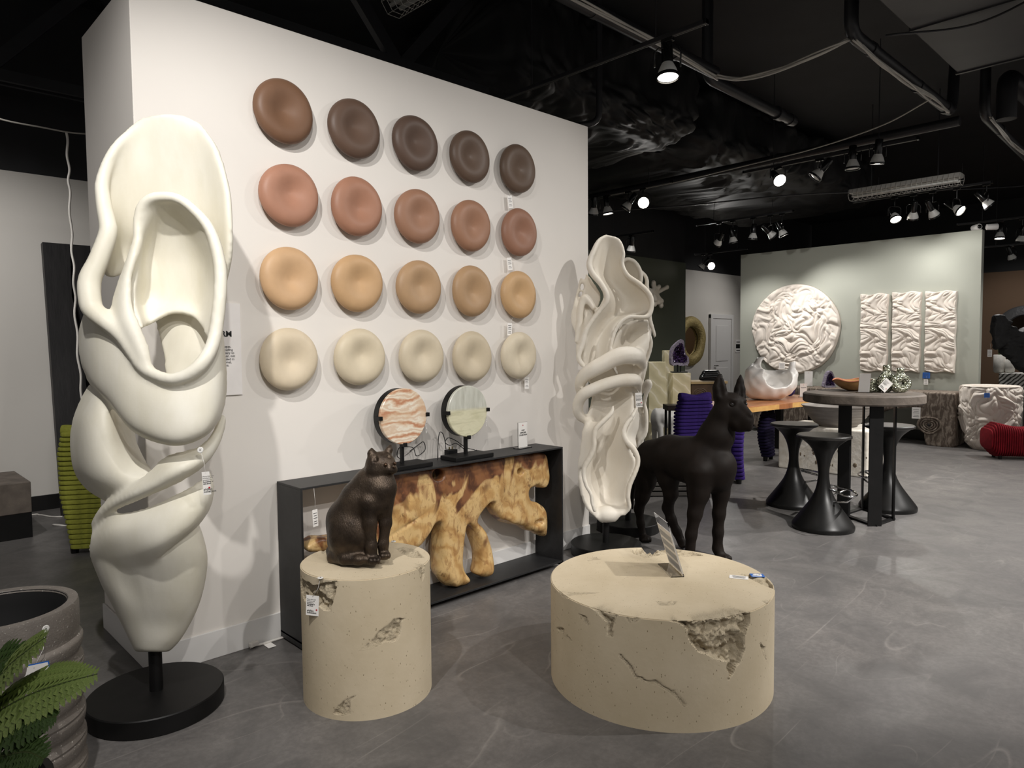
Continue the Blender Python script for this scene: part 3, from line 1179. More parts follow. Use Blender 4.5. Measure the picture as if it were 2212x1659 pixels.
# lower body: closed loft
rows = []
for (y, xl, xr, hd) in ((1118, 226, 425, .13), (1160, 200, 440, .165), (1205, 198, 449, .175), (1260, 217, 443, .155), (1310, 243, 429, .125), (1350, 263, 410, .095), (1385, 280, 388, .08), (1408, 291, 366, .065)):
    sec = []
    cx, hw = (xl + xr) / 2, (xr - xl) / 2
    for k in range(36):
        a = 2 * PI * k / 36
        c_, s_ = math.cos(a), math.sin(a)
        cc = math.copysign(abs(c_) ** .85, c_)
        off = hd * s_
        if s_ < 0 and 1180 <= y <= 1330:
            off += .03 * math.exp(-((c_ + .42) / .28) ** 2) * math.exp(-((y - 1245) / 60) ** 2)
        sec.append(S.P((cx + hw * cc, y, off)))
    rows.append(sec)
A = np.array(rows)
A = np.stack([spline(A[:, j], 50) for j in range(36)], 1)
n0 = len(S.mb.v)
S.mb.grid(A, closed_u=True)
S.mb.f.append(tuple(n0 + k for k in range(36)))
S.mb.f.append(tuple(n0 + 49 * 36 + k for k in reversed(range(36))))
S.sheet([[(204, 1150, -.05), (246, 1115, -.1), (290, 1107, -.14), (340, 1091, -.16), (385, 1069, -.15), (429, 1043, -.09), (450, 1020, -.01)],
         [(200, 1170, -.06), (240, 1150, -.16), (290, 1140, -.2), (345, 1125, -.22), (395, 1100, -.2), (438, 1070, -.13), (457, 1046, -.02)],
         [(199, 1200, -.03), (235, 1195, -.12), (285, 1190, -.18), (340, 1172, -.235), (390, 1143, -.22), (430, 1108, -.16), (454, 1078, -.04)],
         [(222, 1248, .05), (245, 1255, -.03), (290, 1245, -.09), (343, 1203, -.178), (383, 1165, -.178), (419, 1138, -.13), (445, 1103, -.03)]], .028, 60, 40)
S.build('cast_body', CAST, t, .0085, 10, BIGB)

# ---------------- dancing sculpture beside the wall end
_b = onz(1309, 1171, .08)
B2 = (_b[0], _b[1], 0)
g0 = float(_b @ GF)
t = thing('ribbon_sculpture', 'white sculpture of rippling ribbons with two looped bands, beside the white wall end', 'sculpture', B2)
stand(t, .252, .08, gd(1309, 1118, g0)[2], .024)
S = Sculpt(g0)
S.sheet([[(1293, 521, -.04), (1308, 509, -.02), (1334, 517, -.04)],
         [(1274, 560, -.08), (1310, 555, .02), (1347, 550, -.06)],
         [(1283, 592, -.06), (1315, 600, .06), (1352, 588, -.04)],
         [(1304, 632, -.08), (1345, 640, .08), (1401, 635, -.06)],
         [(1300, 655, -.08), (1345, 670, .08), (1406, 668, -.06)],
         [(1277, 690, -.08), (1310, 695, .06), (1345, 692, -.02)],
         [(1264, 720, -.08), (1292, 728, .07), (1324, 722, -.03)],
         [(1259, 760, -.06), (1290, 768, .07), (1317, 765, -.02)],
         [(1264, 800, -.02), (1295, 805, .06), (1330, 805, .02)],
         [(1280, 845, -.03), (1320, 850, .08), (1366, 850, .0)],
         [(1273, 890, -.04), (1318, 890, .09), (1366, 890, -.02)],
         [(1260, 930, -.06), (1310, 930, .1), (1352, 922, -.04)],
         [(1255, 970, -.06), (1310, 970, .11), (1358, 965, -.05)],
         [(1250, 1005, -.06), (1306, 1010, .11), (1374, 1002, -.06)],
         [(1252, 1050, -.07), (1305, 1050, .1), (1360, 1048, -.06)],
         [(1264, 1090, -.08), (1306, 1088, .04), (1354, 1088, -.07)],
         [(1282, 1114, -.1), (1309, 1108, -.06), (1344, 1111, -.09)],
         [(1297, 1126, -.06), (1309, 1129, -.06), (1328, 1126, -.06)]], .03, 40, 150)
S.rim([(1308, 510, -.02), (1293, 521, -.05), (1283, 541, -.08), (1273, 569, -.1), (1280, 591, -.11), (1298, 613, -.12), (1311, 636, -.13), (1310, 652, -.13),
       (1297, 669, -.12), (1279, 693, -.11), (1267, 713, -.1), (1258, 745, -.09), (1250, 773, -.08), (1262, 792, -.07)],
      [.014, .017, .02, .023, .024, .022, .022, .022, .019, .019, .02, .02, .02, .02], 120)
S.rim([(1308, 510, -.02), (1336, 519, -.05), (1347, 546, -.07), (1344, 570, -.07), (1356, 595, -.08), (1381, 613, -.09), (1402, 635, -.1), (1408, 656, -.1),
       (1402, 680, -.11), (1389, 685, -.12), (1362, 684, -.12), (1342, 695, -.12), (1328, 717, -.12), (1319, 748, -.12), (1318, 768, -.1)],
      [.014, .014, .014, .016, .018, .02, .02, .02, .02, .017, .016, .016, .016, .015, .015], 120)
# left peak and lobe
S.rim([(1247, 740, -.02), (1252, 700, -.03), (1254, 668, -.04), (1262, 642, -.05), (1273, 650, -.06), (1284, 668, -.08)], [.022, .024, .028, .026, .026, .02], 50)
S.sheet([[(1266, 590, .06), (1275, 600, .06), (1285, 615, .06)], [(1256, 640, .05), (1275, 640, .05), (1298, 640, .05)], [(1240, 672, .03), (1262, 680, .01), (1288, 675, .02)],
         [(1236, 695, .03), (1250, 705, -.01), (1270, 705, -.02)], [(1246, 718, .03), (1250, 735, -.01), (1262, 735, -.03)], [(1246, 765, .0), (1250, 775, -.03), (1260, 770, -.04)]], .022, 24, 40)
S.rim([(1256, 600, .06), (1246, 640, .05), (1238, 672, .03), (1237, 696, .03), (1247, 720, .02)], .012, 40)
# looped bands
S.rim([(1388, 790, .04), (1378, 772, -.06), (1364, 768, -.12), (1345, 768, -.15), (1326, 774, -.16), (1304, 786, -.16), (1283, 797, -.15), (1264, 810, -.12), (1254, 826, -.08), (1254, 845, -.02), (1262, 860, .05)],
      [.03, .056, .064, .063, .06, .058, .056, .05, .042, .034, .026], 120)
S.rim([(1380, 840, .04), (1374, 823, -.06), (1360, 821, -.12), (1341, 822, -.14), (1312, 829, -.16), (1284, 840, -.16), (1262, 851, -.14), (1251, 866, -.11), (1248, 886, -.08), (1257, 902, -.04), (1272, 905, .0)],
      [.024, .043, .048, .046, .045, .045, .043, .04, .038, .035, .026], 120)
# right petal behind the bands
S.sheet([[(1345, 700, -.06), (1375, 692, -.06), (1401, 690, -.04)], [(1328, 730, -.08), (1360, 720, .06), (1404, 715, .03)], [(1319, 760, -.08), (1360, 748, .1), (1411, 745, .04)],
         [(1330, 790, -.02), (1365, 785, .08), (1398, 788, .05)], [(1340, 818, .0), (1365, 815, .05), (1385, 815, .05)], [(1350, 850, .0), (1370, 850, .04), (1388, 855, .04)]], .022, 30, 40)
S.sheet([[(1353, 750, -.01), (1378, 730, .0), (1404, 713, .0)], [(1358, 768, -.05), (1382, 750, -.05), (1404, 738, -.02)], [(1376, 778, -.04), (1388, 770, -.04), (1398, 764, -.02)]], .02, 20, 20)
# lower ribbons
S.rim([(1324, 876, -.1), (1321, 891, -.13), (1304, 909, -.15), (1288, 926, -.15), (1284, 944, -.15), (1284, 965, -.15), (1276, 986, -.14), (1264, 1007, -.13), (1261, 1026, -.13), (1267, 1050, -.14), (1276, 1066, -.14), (1280, 1090, -.14), (1286, 1106, -.13)],
      [.01, .018, .02, .02, .018, .018, .02, .02, .018, .016, .015, .015, .015], 120)
S.sheet([[(1308, 904, -.13), (1290, 912, -.08), (1275, 910, -.03)], [(1289, 926, -.14), (1276, 930, -.1), (1262, 932, -.05)], [(1283, 945, -.14), (1272, 950, -.1), (1258, 955, -.05)],
         [(1276, 985, -.12), (1268, 985, -.1), (1254, 990, -.05)], [(1262, 1010, -.12), (1256, 1012, -.09), (1250, 1015, -.05)]], .022, 20, 40)
S.rim([(1276, 880, -.02), (1269, 897, -.1), (1354, 917, -.12)][:1] + [(1376, 880, -.06), (1366, 899, -.1), (1353, 917, -.12), (1347, 935, -.13), (1353, 952, -.14), (1368, 969, -.14), (1377, 987, -.14), (1377, 1005, -.14), (1370, 1025, -.14), (1360, 1048, -.13), (1356, 1072, -.12), (1359, 1096, -.1), (1346, 1113, -.08)][0:] if False else
      [(1376, 880, -.06), (1366, 899, -.1), (1353, 917, -.12), (1347, 935, -.13), (1353, 952, -.14), (1368, 969, -.14), (1377, 987, -.14), (1377, 1005, -.14), (1370, 1025, -.14), (1360, 1048, -.13), (1356, 1072, -.12), (1359, 1096, -.1), (1346, 1113, -.08)],
      [.014, .017, .019, .021, .022, .022, .02, .019, .019, .02, .02, .017, .015], 120)
S.sheet([[(1376, 880, .0), (1380, 900, .05)], [(1366, 905, -.05), (1378, 925, .06)], [(1350, 940, -.1), (1372, 945, .06)], [(1362, 965, -.12), (1374, 968, .04)]], .02, 12, 30)
# rounded lower bowl
_c = S.P((1310, 1108, -.05))
bm_ = []
for i in range(17):
    th = PI * i / 16
    for k in range(24):
        a = 2 * PI * k / 24
        bm_.append(_c + np.array([.088 * math.sin(th) * math.cos(a), .062 * math.sin(th) * math.sin(a), -.0]) @ np.array([GR, GF, [0, 0, 1]]) + np.array([0, 0, .06 * math.cos(th) - .008]))
S.mb.grid(np.array(bm_).reshape(17, 24, 3), closed_u=True)
S.build('cast_body', CAST2, t, .0095, 7, B2)

# ---------------- second dancing sculpture behind it
_b = onz(1357, 1123, .08)
B3 = (_b[0], _b[1], 0)
g0 = float(_b @ GF)
t = thing('ribbon_sculpture', 'second white folded sculpture standing behind the ribbon sculpture, mostly hidden', 'sculpture', B3)
stand(t, .252, .08, gd(1357, 1075, g0)[2], .024)
S = Sculpt(g0)
S.sheet([[(1330, 575, .0), (1350, 561, .02), (1366, 562, .0)], [(1325, 590, -.02), (1352, 590, .1), (1383, 585, -.02)], [(1330, 620, -.02), (1355, 620, .1), (1384, 612, -.02)],
         [(1335, 660, .0), (1370, 660, .1), (1400, 650, .02)], [(1335, 720, .0), (1370, 720, .1), (1407, 715, .0)], [(1325, 780, .0), (1365, 780, .1), (1400, 780, .0)],
         [(1320, 850, .0), (1360, 850, .1), (1386, 850, .0)], [(1325, 910, .0), (1360, 910, .1), (1393, 900, .0)], [(1325, 960, .0), (1360, 960, .1), (1390, 950, .0)],
         [(1330, 1020, .0), (1358, 1020, .1), (1384, 1000, .0)], [(1340, 1070, .0), (1358, 1075, .02), (1376, 1065, .0)], [(1350, 1090, .0), (1358, 1094, .0), (1366, 1090, .0)]], .03, 36, 110)
S.rim([(1332, 576, -.02), (1350, 561, -.02), (1368, 563, -.03), (1381, 580, -.04), (1385, 600, -.05), (1380, 622, -.04)], .018, 50)
S.rim([(1385, 585, .02), (1396, 600, .0), (1398, 620, -.02), (1400, 650, -.03), (1404, 690, -.04), (1412, 716, -.08), (1415, 729, -.1)], [.014, .018, .018, .02, .02, .016, .014], 60)
S.rim([(1388, 850, -.0), (1392, 832, -.05), (1400, 824, -.08), (1404, 832, -.08), (1396, 850, -.06), (1392, 872, -.04), (1396, 895, -.04), (1394, 935, -.03), (1380, 960, -.02), (1376, 1000, -.02), (1382, 1030, .0)],
      [.014, .02, .022, .022, .02, .018, .02, .02, .018, .016, .014], 80)
S.sheet([[(1372, 880, .02), (1393, 900, -.03)], [(1372, 920, .02), (1396, 925, -.03)], [(1370, 950, .02), (1388, 950, -.03)]], .02, 12, 16)
S.build('cast_body', CAST2, t, .011, 6, B3)
# ================================================================== stone drums
def m_stone():
    t = NT('cast_stone')
    v = t.coord()
    n = t.noise(v, 3.0, 6, .6)
    col = t.ramp(n, [(.3, lin((193, 178, 151))), (.7, lin((209, 195, 170)))])
    # small pits
    vo = t.n('ShaderNodeTexVoronoi', feature='F1')
    vo.inputs['Scale'].default_value = 80
    t.l(t.coord((1, 1, .45)), vo.inputs['Vector'])
    pit = t.ramp(vo.outputs['Distance'], [(.08, (1, 1, 1)), (.17, (0, 0, 0))])
    gate = t.ramp(t.noise(v, 26, 3), [(.46, (0, 0, 0)), (.56, (1, 1, 1))])
    mm = t.n('ShaderNodeMath', operation='MULTIPLY')
    t.l(pit, mm.inputs[0])
    t.l(gate, mm.inputs[1])
    col = t.mix(mm.outputs[0], col, lin((138, 124, 98)))
    t.set(color=col, rough=.82, spec=.2)
    inv = t.n('ShaderNodeMath', operation='SUBTRACT')
    inv.inputs[0].default_value = 1.0
    t.l(mm.outputs[0], inv.inputs[1])
    b1 = t.bump(inv.outputs[0], .35, .004)
    b2 = t.bump(t.noise(v, 45, 5), .12, .006, b1)
    at = t.n('ShaderNodeAttribute', attribute_name='chip')
    gr = t.n('ShaderNodeMath', operation='MULTIPLY')
    t.l(t.noise(v, 110, 6, .7), gr.inputs[0])
    t.l(at.outputs['Fac'], gr.inputs[1])
    t.bump(gr.outputs[0], .9, .012, b2)
    return t.m


STONE = m_stone()


def drum(name, label, cat, g, rr, r, h, chips, seed):
    """cylinder whose skin is pressed in where chips (photo outlines on side or top) lie. chip: (where, outline, depth, roughness)"""
    c = GF * g + GR * rr
    NA, NZ, NR = 520, 170, 90
    th = np.linspace(0, 2 * PI, NA, endpoint=False)
    z = np.linspace(0, h, NZ)
    # side coordinates (arc, z) with the seam on the far side
    a0 = math.atan2(-c[1], -c[0])          # angle facing the camera
    arc = (th - a0 + PI) % (2 * PI) - PI
    SX_, SZ_ = np.meshgrid(arc * r, z)
    inset = np.zeros((NZ, NA))
    rad = r * np.sqrt(np.linspace(0, 1, NR)[::-1]) if False else r * np.linspace(1, 0, NR)
    TR, TA = np.meshgrid(rad, th, indexing='ij')
    TX, TY = TR * np.cos(TA), TR * np.sin(TA)
    drop = np.zeros((NR, NA))
    nz1, nz2, nz3 = Noise(seed, 3, 45.0, 40), Noise(seed + 1, 3, 130.0, 40), Noise(seed + 5, 3, 300., 40)
    P3 = np.stack([c[0] + r * np.cos(th)[None, :] + 0 * SZ_, c[1] + r * np.sin(th)[None, :] + 0 * SZ_, SZ_], -1)
    T3 = np.stack([c[0] + TX, c[1] + TY, h + 0 * TX], -1)

    def cyl(px, py):
        d = ray(px, py)
        A = d[0] ** 2 + d[1] ** 2
        Bq = -2 * (d[0] * c[0] + d[1] * c[1])
        Cq = c[0] ** 2 + c[1] ** 2 - r * r
        D = max(Bq * Bq - 4 * A * Cq, 0)
        s = (-Bq - math.sqrt(D)) / (2 * A)
        p = CAM + d * s
        a = math.atan2(p[1] - c[1], p[0] - c[0])
        return ((a - a0 + PI) % (2 * PI) - PI) * r, p[2]

    for where, poly, depth, rough in chips:
        ns = nz1(P3) * .6 + nz2(P3) * .5 + nz3(P3) * .25
        nt = nz1(T3) * .6 + nz2(T3) * .5 + nz3(T3) * .25
        if where in ('side', 'edge'):
            Q = np.array([cyl(*p) for p in poly])
            d = poly_sdf(Q, np.stack([SX_, SZ_], -1)) + .0035 * nz1(P3) + .002 * nz2(P3)
            m = np.clip(-d / .006, 0, 1)
            m = m * m * (3 - 2 * m)
            inset = np.maximum(inset, m * depth * np.clip(1 + rough * ns, .1, 2.5))
        if where == 'top' or where == 'line':
            pass
        if where == 'top':
            Q = np.array([onz(p[0], p[1], h)[:2] - c[:2] for p in poly])
            d = poly_sdf(Q, np.stack([TX, TY], -1)) + .0035 * nz1(T3) + .002 * nz2(T3)
            m = np.clip(-d / .006, 0, 1)
            drop = np.maximum(drop, m * depth * np.clip(1 + rough * nt, .1, 2.5))
        if where == 'line':
            Q = np.array([cyl(*p) for p in poly])
            X = np.stack([SX_, SZ_], -1) + .004 * np.stack([nz1(P3), nz2(P3)], -1)
            dd = np.full(X.shape[:-1], 9.0)
            for a, b in zip(Q[:-1], Q[1:]):
                ab = b - a
                tt = np.clip(((X - a) @ ab) / (ab @ ab + 1e-12), 0, 1)
                dd = np.minimum(dd, np.linalg.norm(X - a - tt[..., None] * ab, axis=-1))
            m = np.clip(1 - dd / rough, 0, 1)
            inset = np.maximum(inset, m * depth)
    # the rim falls together where side chips reach the top
    edge_in = inset[-1]
    rs = r - inset
    rs[-1] = rs[-1] - .004
    V = np.stack([rs * np.cos(th)[None, :], rs * np.sin(th)[None, :], SZ_], -1)
    k = np.clip((TR - (r - .06)) / .06, 0, 1)
    ei = edge_in.copy()
    for _ in range(3):
        ei = (np.roll(ei, 1) + ei * 2 + np.roll(ei, -1)) / 4
    q_ = (TR / r) ** 14
    drop = np.maximum(drop, ei[None, :] * .45 * q_)
    sc = TR - (.004 + ei[None, :]) * (TR / r) ** 7
    TZ = h - drop
    W = np.stack([sc * np.cos(TA), sc * np.sin(TA), TZ], -1)
    V[-1, :, 2] = W[0, :, 2] - .003
    V[:, :, 2] = np.minimum(V[:, :, 2], V[-1:, :, 2])
    mb = MB()
    mb.grid(np.concatenate([V, W], 0), closed_u=True)
    mb.f.append(tuple(range(NA))[::-1])
    chip = np.concatenate([np.clip(inset / .006, 0, 1), np.clip(drop / .004, 0, 1)], 0)
    o = mb.build(name, STONE, loc=(c[0], c[1], 0), smooth=True, sharp=38)
    at = o.data.attributes.new('chip', 'FLOAT', 'POINT')
    at.data.foreach_set('value', chip.ravel().astype(np.float32))
    return tag(o, label, cat), c


CATG, CATRR, CATR, CATH = 3.025, -.643, .276, .565
RNDG, RNDRR, RNDR, RNDH = 3.131, .6577, .49, .428


def height_at(g, rr, r, ypx):
    """height of the near top edge of a drum seen at photo row ypx"""
    c = GF * g + GR * rr
    n = c / np.linalg.norm(c)
    p = c - n * r
    lo, hi = 0.0, 1.4
    for _ in range(40):
        m = (lo + hi) / 2
        d = np.array([p[0], p[1], m]) - CAM
        y = 829.5 - FOC * (d @ cU) / (d @ cF)
        if y > ypx:
            lo = m
        else:
            hi = m
    return (lo + hi) / 2


CATH = height_at(CATG, CATRR, CATR, 1252)
RNDH = height_at(RNDG, RNDRR, RNDR, 1339)

_, CATC = drum('stone_pedestal', 'tall round chipped beige stone pedestal under the bronze cat', 'pedestal', CATG, CATRR, CATR, CATH, [
    ('edge', [(645, 1243), (660, 1255), (690, 1262), (727, 1258), (722, 1290), (715, 1318), (700, 1320), (688, 1312), (672, 1330), (660, 1300), (650, 1275)], .022, .45),
    ('edge', [(900, 1222), (918, 1205), (918, 1235), (912, 1262), (907, 1235)], .012, .5),
    ('side', [(774, 1405), (800, 1388), (820, 1362), (845, 1345), (850, 1337), (888, 1327), (870, 1345), (866, 1370), (855, 1388), (830, 1388), (800, 1400)], .008, .8),
    ('side', [(712, 1545), (730, 1525), (745, 1512), (772, 1500), (755, 1515), (758, 1540), (740, 1545)], .008, .8),
    ('side', [(634, 1400), (642, 1398), (641, 1410), (637, 1416)], .01, .5),
    ('top', [(855, 1185), (880, 1180), (905, 1190), (918, 1205), (890, 1205), (865, 1196)], .007, .8),
    ('top', [(690, 1180), (705, 1178), (712, 1190), (695, 1195)], .008, .6),
], 3)
_, RNDC = drum('stone_table', 'low wide round chipped beige stone coffee table', 'coffee table', RNDG, RNDRR, RNDR, RNDH, [
    ('edge', [(1450, 1338), (1490, 1342), (1560, 1325), (1622, 1322), (1620, 1345), (1608, 1375), (1608, 1405), (1592, 1440), (1580, 1465), (1570, 1480), (1572, 1455), (1570, 1432), (1540, 1420), (1505, 1410), (1488, 1380), (1488, 1362), (1470, 1350)], .03, .45),
    ('edge', [(1270, 1305), (1300, 1318), (1335, 1320), (1325, 1340), (1322, 1375), (1312, 1378), (1310, 1345), (1290, 1325)], .014, .6),
    ('edge', [(1355, 1330), (1385, 1336), (1375, 1340), (1362, 1342)], .01, .6),
    ('edge', [(1205, 1275), (1230, 1290), (1225, 1296), (1210, 1286)], .008, .6),
    ('side', [(1636, 1372), (1645, 1390), (1655, 1400), (1657, 1430), (1648, 1410), (1640, 1390)], .008, .8),
    ('side', [(1248, 1322), (1266, 1330), (1272, 1350), (1260, 1340)], .008, .6),
    ('side', [(1198, 1355), (1215, 1355), (1232, 1380), (1242, 1392), (1218, 1372)], .008, .8),
    ('line', [(1337, 1417), (1360, 1440), (1375, 1465), (1395, 1473), (1418, 1471), (1440, 1485), (1460, 1497), (1478, 1525)], .007, .006),
    ('line', [(1457, 1490), (1460, 1500)], .006, .006),
    ('top', [(1360, 1188), (1395, 1180), (1440, 1184), (1500, 1192), (1520, 1200), (1480, 1202), (1440, 1195), (1395, 1205), (1370, 1196)], .02, .7),
    ('top', [(1600, 1240), (1650, 1240), (1682, 1275), (1660, 1268), (1630, 1255)], .012, .7),
    ('top', [(1415, 1298), (1440, 1300), (1465, 1298), (1455, 1308), (1425, 1308)], .004, .9),
    ('top', [(1215, 1278), (1300, 1280), (1260, 1284), (1225, 1288)], .004, .9),
    ('top', [(1645, 1298), (1675, 1295), (1660, 1305)], .004, .9),
    ('top', [(1258, 1205), (1290, 1202), (1300, 1208), (1270, 1212)], .003, .9),
], 7)
# ================================================================== discs on the display wall
def m_clay(name, c):
    t = NT(name)
    v = t.coord()
    cc = lin(c)
    n = t.noise(v, 9, 4)
    t.set(color=t.ramp(n, [(.3, tuple(x * .93 for x in cc[:3])), (.7, tuple(min(1, x * 1.06) for x in cc[:3]))]), rough=.48, spec=.35)
    t.bump(t.noise(v, 160, 3), .08, .002)
    return t.m


ROWC = [('dark chocolate brown', [(118, 88, 68), (96, 76, 64), (90, 72, 62), (94, 76, 64), (96, 78, 65)], 'top row'),
        ('terracotta', [(172, 126, 104), (162, 118, 96), (150, 112, 90), (152, 113, 90), (148, 108, 88)], 'second row'),
        ('tan', [(200, 164, 126), (194, 158, 118), (176, 144, 110), (172, 140, 106), (196, 160, 118)], 'third row'),
        ('cream beige', [(210, 195, 170), (208, 195, 170), (204, 191, 167), (200, 186, 161), (214, 202, 179)], 'bottom row')]
DISC_PX = [[(612.5, 241.2), (765, 278.5), (896.6, 310), (1014.5, 339), (1117.4, 365)],
           [(624.4, 422.3), (770.3, 446.5), (901, 467.6), (1016.5, 487.6), (1120.7, 502.3)],
           [(625, 601.5), (771.3, 611.9), (904.3, 620.3), (1019, 628.9), (1119.5, 636.7)],
           [(624.2, 775.7), (777, 771.5), (910, 769.5), (1019.5, 770.4), (1119.8, 767.7)]]
ORD = ['leftmost', 'second from left', 'middle', 'fourth from left', 'rightmost']
DR = .158


def disc_mesh(seed, mat):
    prof = [(.0, .031), (.1, .0335), (.25, .041), (.42, .051), (.58, .0575), (.72, .058), (.84, .053), (.93, .043), (.98, .032), (1.0, .022), (.985, .012), (.93, .004), (.85, 0)]
    prof = [(a, b + .02) for a, b in spline(prof, 40)] + [(.4, .019), (.38, .0)]
    n = 72
    r_ = np.random.RandomState(seed)
    p1, p2 = r_.rand(2) * 6
    th = np.linspace(0, 2 * PI, n, endpoint=False)
    wob = 1 + .012 * np.sin(2 * th + p1) + .008 * np.sin(3 * th + p2)
    G = np.zeros((len(prof), n, 3))
    for i, (rr, d) in enumerate(prof):
        k = wob * rr * DR
        dx, dz = .012 * (1 - rr) * math.cos(p1), .012 * (1 - rr) * math.sin(p1)
        G[i, :, 0] = k * np.cos(th) + dx
        G[i, :, 1] = -d
        G[i, :, 2] = k * np.sin(th) + dz
    mb = MB().grid(G, closed_u=True, flip=True)
    mb.f.append(tuple(range((len(prof) - 1) * n, len(prof) * n)))
    return mesh_from(mb.v, mb.f, mat, True, 'wall_disc')


for r_i in range(4):
    cname, cols, rname = ROWC[r_i]
    for c_i in range(5):
        p = onY(*DISC_PX[r_i][c_i], PY - .04)
        o = link('wall_disc', disc_mesh(r_i * 5 + c_i, m_clay('clay_' + cname.replace(' ', '_'), cols[c_i])), loc=(p[0], PY - .001, p[2]))
        tag(o, f'{ORD[c_i]} {cname} dimpled disc in the {rname} on the white wall', 'wall disc', 'dimpled discs on the white wall')

# ================================================================== text panel on the wall
INK = simple('black_ink', (18, 18, 18), .6)
GREYINK = simple('grey_ink', (70, 68, 68), .6)
PAPER = simple('white_paper', (236, 232, 230), .55)
CARD = simple('white_card', (240, 237, 233), .5)
_a, _b2 = onY(424, 655, PY), onY(517, 655, PY)
_t, _bt = onY(517, 656, PY)[2], onY(522, 852, PY)[2]
W_, H_ = onY(519, 750, PY)[0] - onY(424, 655, PY)[0], _t - _bt
cx_ = onY(519, 750, PY)[0] - W_ / 2
t = thing('text_panel', 'white printed text panel half hidden behind the swirled ivory sculpture', 'sign', (cx_, PY, (_t + _bt) / 2))
MB().box((0, -.006, 0), (W_, .01, H_)).build('panel', PAPER, t, bevel=.001)
for txt, hx, hy in (('WARM', 501, 727), ('LS', 482, 738)):
    p = onY(hx, hy, PY - .012)
    link('heading', text_mesh(txt, .038, INK, 'RIGHT', .0011), t, (p[0] - cx_, -.0125, p[2] - (_t + _bt) / 2), (PI / 2, 0, 0))
_body = ['with soft taupes,', 'browns leading', 'light and airy to', 'feels current, not', 'grounded in', 'directional,', 'means.']
for k, s_ in enumerate(_body):
    me = text_mesh(s_, .0165, GREYINK, 'LEFT')
    w = max(v.co.x for v in me.vertices)
    p = onY((499, 503, 506, 508, 506, 500, 495)[k], 751 + 6.7 * k, PY - .012)
    link('body_text', me, t, (p[0] - cx_ - w, -.0125, p[2] - (_t + _bt) / 2), (PI / 2, 0, 0))
# ================================================================== root console against the wall
CX0, CX1, CYF, CYB, CZ = 1.602, 3.500, 3.152, 3.406, .818
t = thing('console_table', 'black steel frame console holding a sculptural polished tree root', 'console table', ((CX0 + CX1) / 2, (CYF + CYB) / 2, 0))
CO = ((CX0 + CX1) / 2, (CYF + CYB) / 2, 0)
IRON = simple('blackened_steel', (26, 26, 27), .5, c2=(34, 34, 35), scale=30, bump=.15, bscale=220, bdist=.0015)


def cbox(name, lo, hi, mat, par=t, off=CO):
    c = [(a + b) / 2 - o for a, b, o in zip(lo, hi, off)]
    return MB().box((0, 0, 0), [b - a for a, b in zip(lo, hi)]).build(name, mat, par, loc=c, bevel=.0015)


cbox('top_panel', (CX0, CYF, CZ - .011), (CX1, CYB, CZ), IRON)
cbox('side_panel', (CX0, CYF, .012), (CX0 + .011, CYB, CZ - .011), IRON)
cbox('side_panel', (CX1 - .011, CYF, .012), (CX1, CYB, CZ - .011), IRON)
cbox('bottom_panel', (CX0, CYF, .035), (CX1, CYB, .047), IRON)


def m_root():
    t = NT('polished_root_wood')
    v = t.coord()
    w1 = t.noise(v, 2.6, 3, .5, .8)
    heart = t.noise(t.coord((1.1, 1, .75)), 3.1, 3, .5, 1.4)
    wv = t.n('ShaderNodeTexWave', wave_type='BANDS', bands_direction='DIAGONAL')
    wv.inputs['Scale'].default_value = 3.2
    wv.inputs['Distortion'].default_value = 11
    wv.inputs['Detail'].default_value = 4
    wv.inputs['Detail Scale'].default_value = 1.6
    t.l(v, wv.inputs['Vector'])
    pale = t.ramp(wv.outputs[0], [(.0, lin((186, 146, 92))), (.3, lin((200, 163, 107))), (.8, lin((211, 178, 124)))])
    dark = t.ramp(wv.outputs[0], [(.1, lin((84, 53, 36))), (.6, lin((112, 72, 48))), (.95, lin((136, 92, 60)))])
    # heartwood sits in the upper middle of the slab and in streaks
    sep = t.n('ShaderNodeSeparateXYZ')
    t.l(v, sep.inputs[0])
    mz = t.n('ShaderNodeMapRange')
    mz.inputs['From Min'].default_value = .3
    mz.inputs['From Max'].default_value = .78
    mz.inputs['To Min'].default_value = -.16
    mz.inputs['To Max'].default_value = .13
    t.l(sep.outputs[2], mz.inputs[0])
    ad = t.n('ShaderNodeMath', operation='ADD')
    t.l(heart, ad.inputs[0])
    t.l(mz.outputs[0], ad.inputs[1])
    fac = t.ramp(ad.outputs[0], [(.485, (0, 0, 0)), (.53, (1, 1, 1))])
    col = t.mix(fac, pale, dark)
    crack = t.ramp(t.noise(t.coord((1, 1, .5)), 7, 5, .7, 2.0), [(.34, (.7, .7, .7)), (.4, (0, 0, 0))])
    col = t.mix(crack, col, lin((92, 60, 34)))
    vein = t.ramp(t.noise(t.coord((1.2, 1, .55), rot=(0, .5, 0)), 16, 6, .65, 1.5), [(.4, (.5, .5, .5)), (.47, (0, 0, 0)), (.56, (0, 0, 0)), (.64, (.32, .32, .32))])
    col = t.mix(vein, col, lin((138, 92, 54)))
    t.set(color=col, rough=.33, spec=.45)
    t.bump(wv.outputs[0], .06, .006, t.bump(vein, .1, .004))
    return t.m


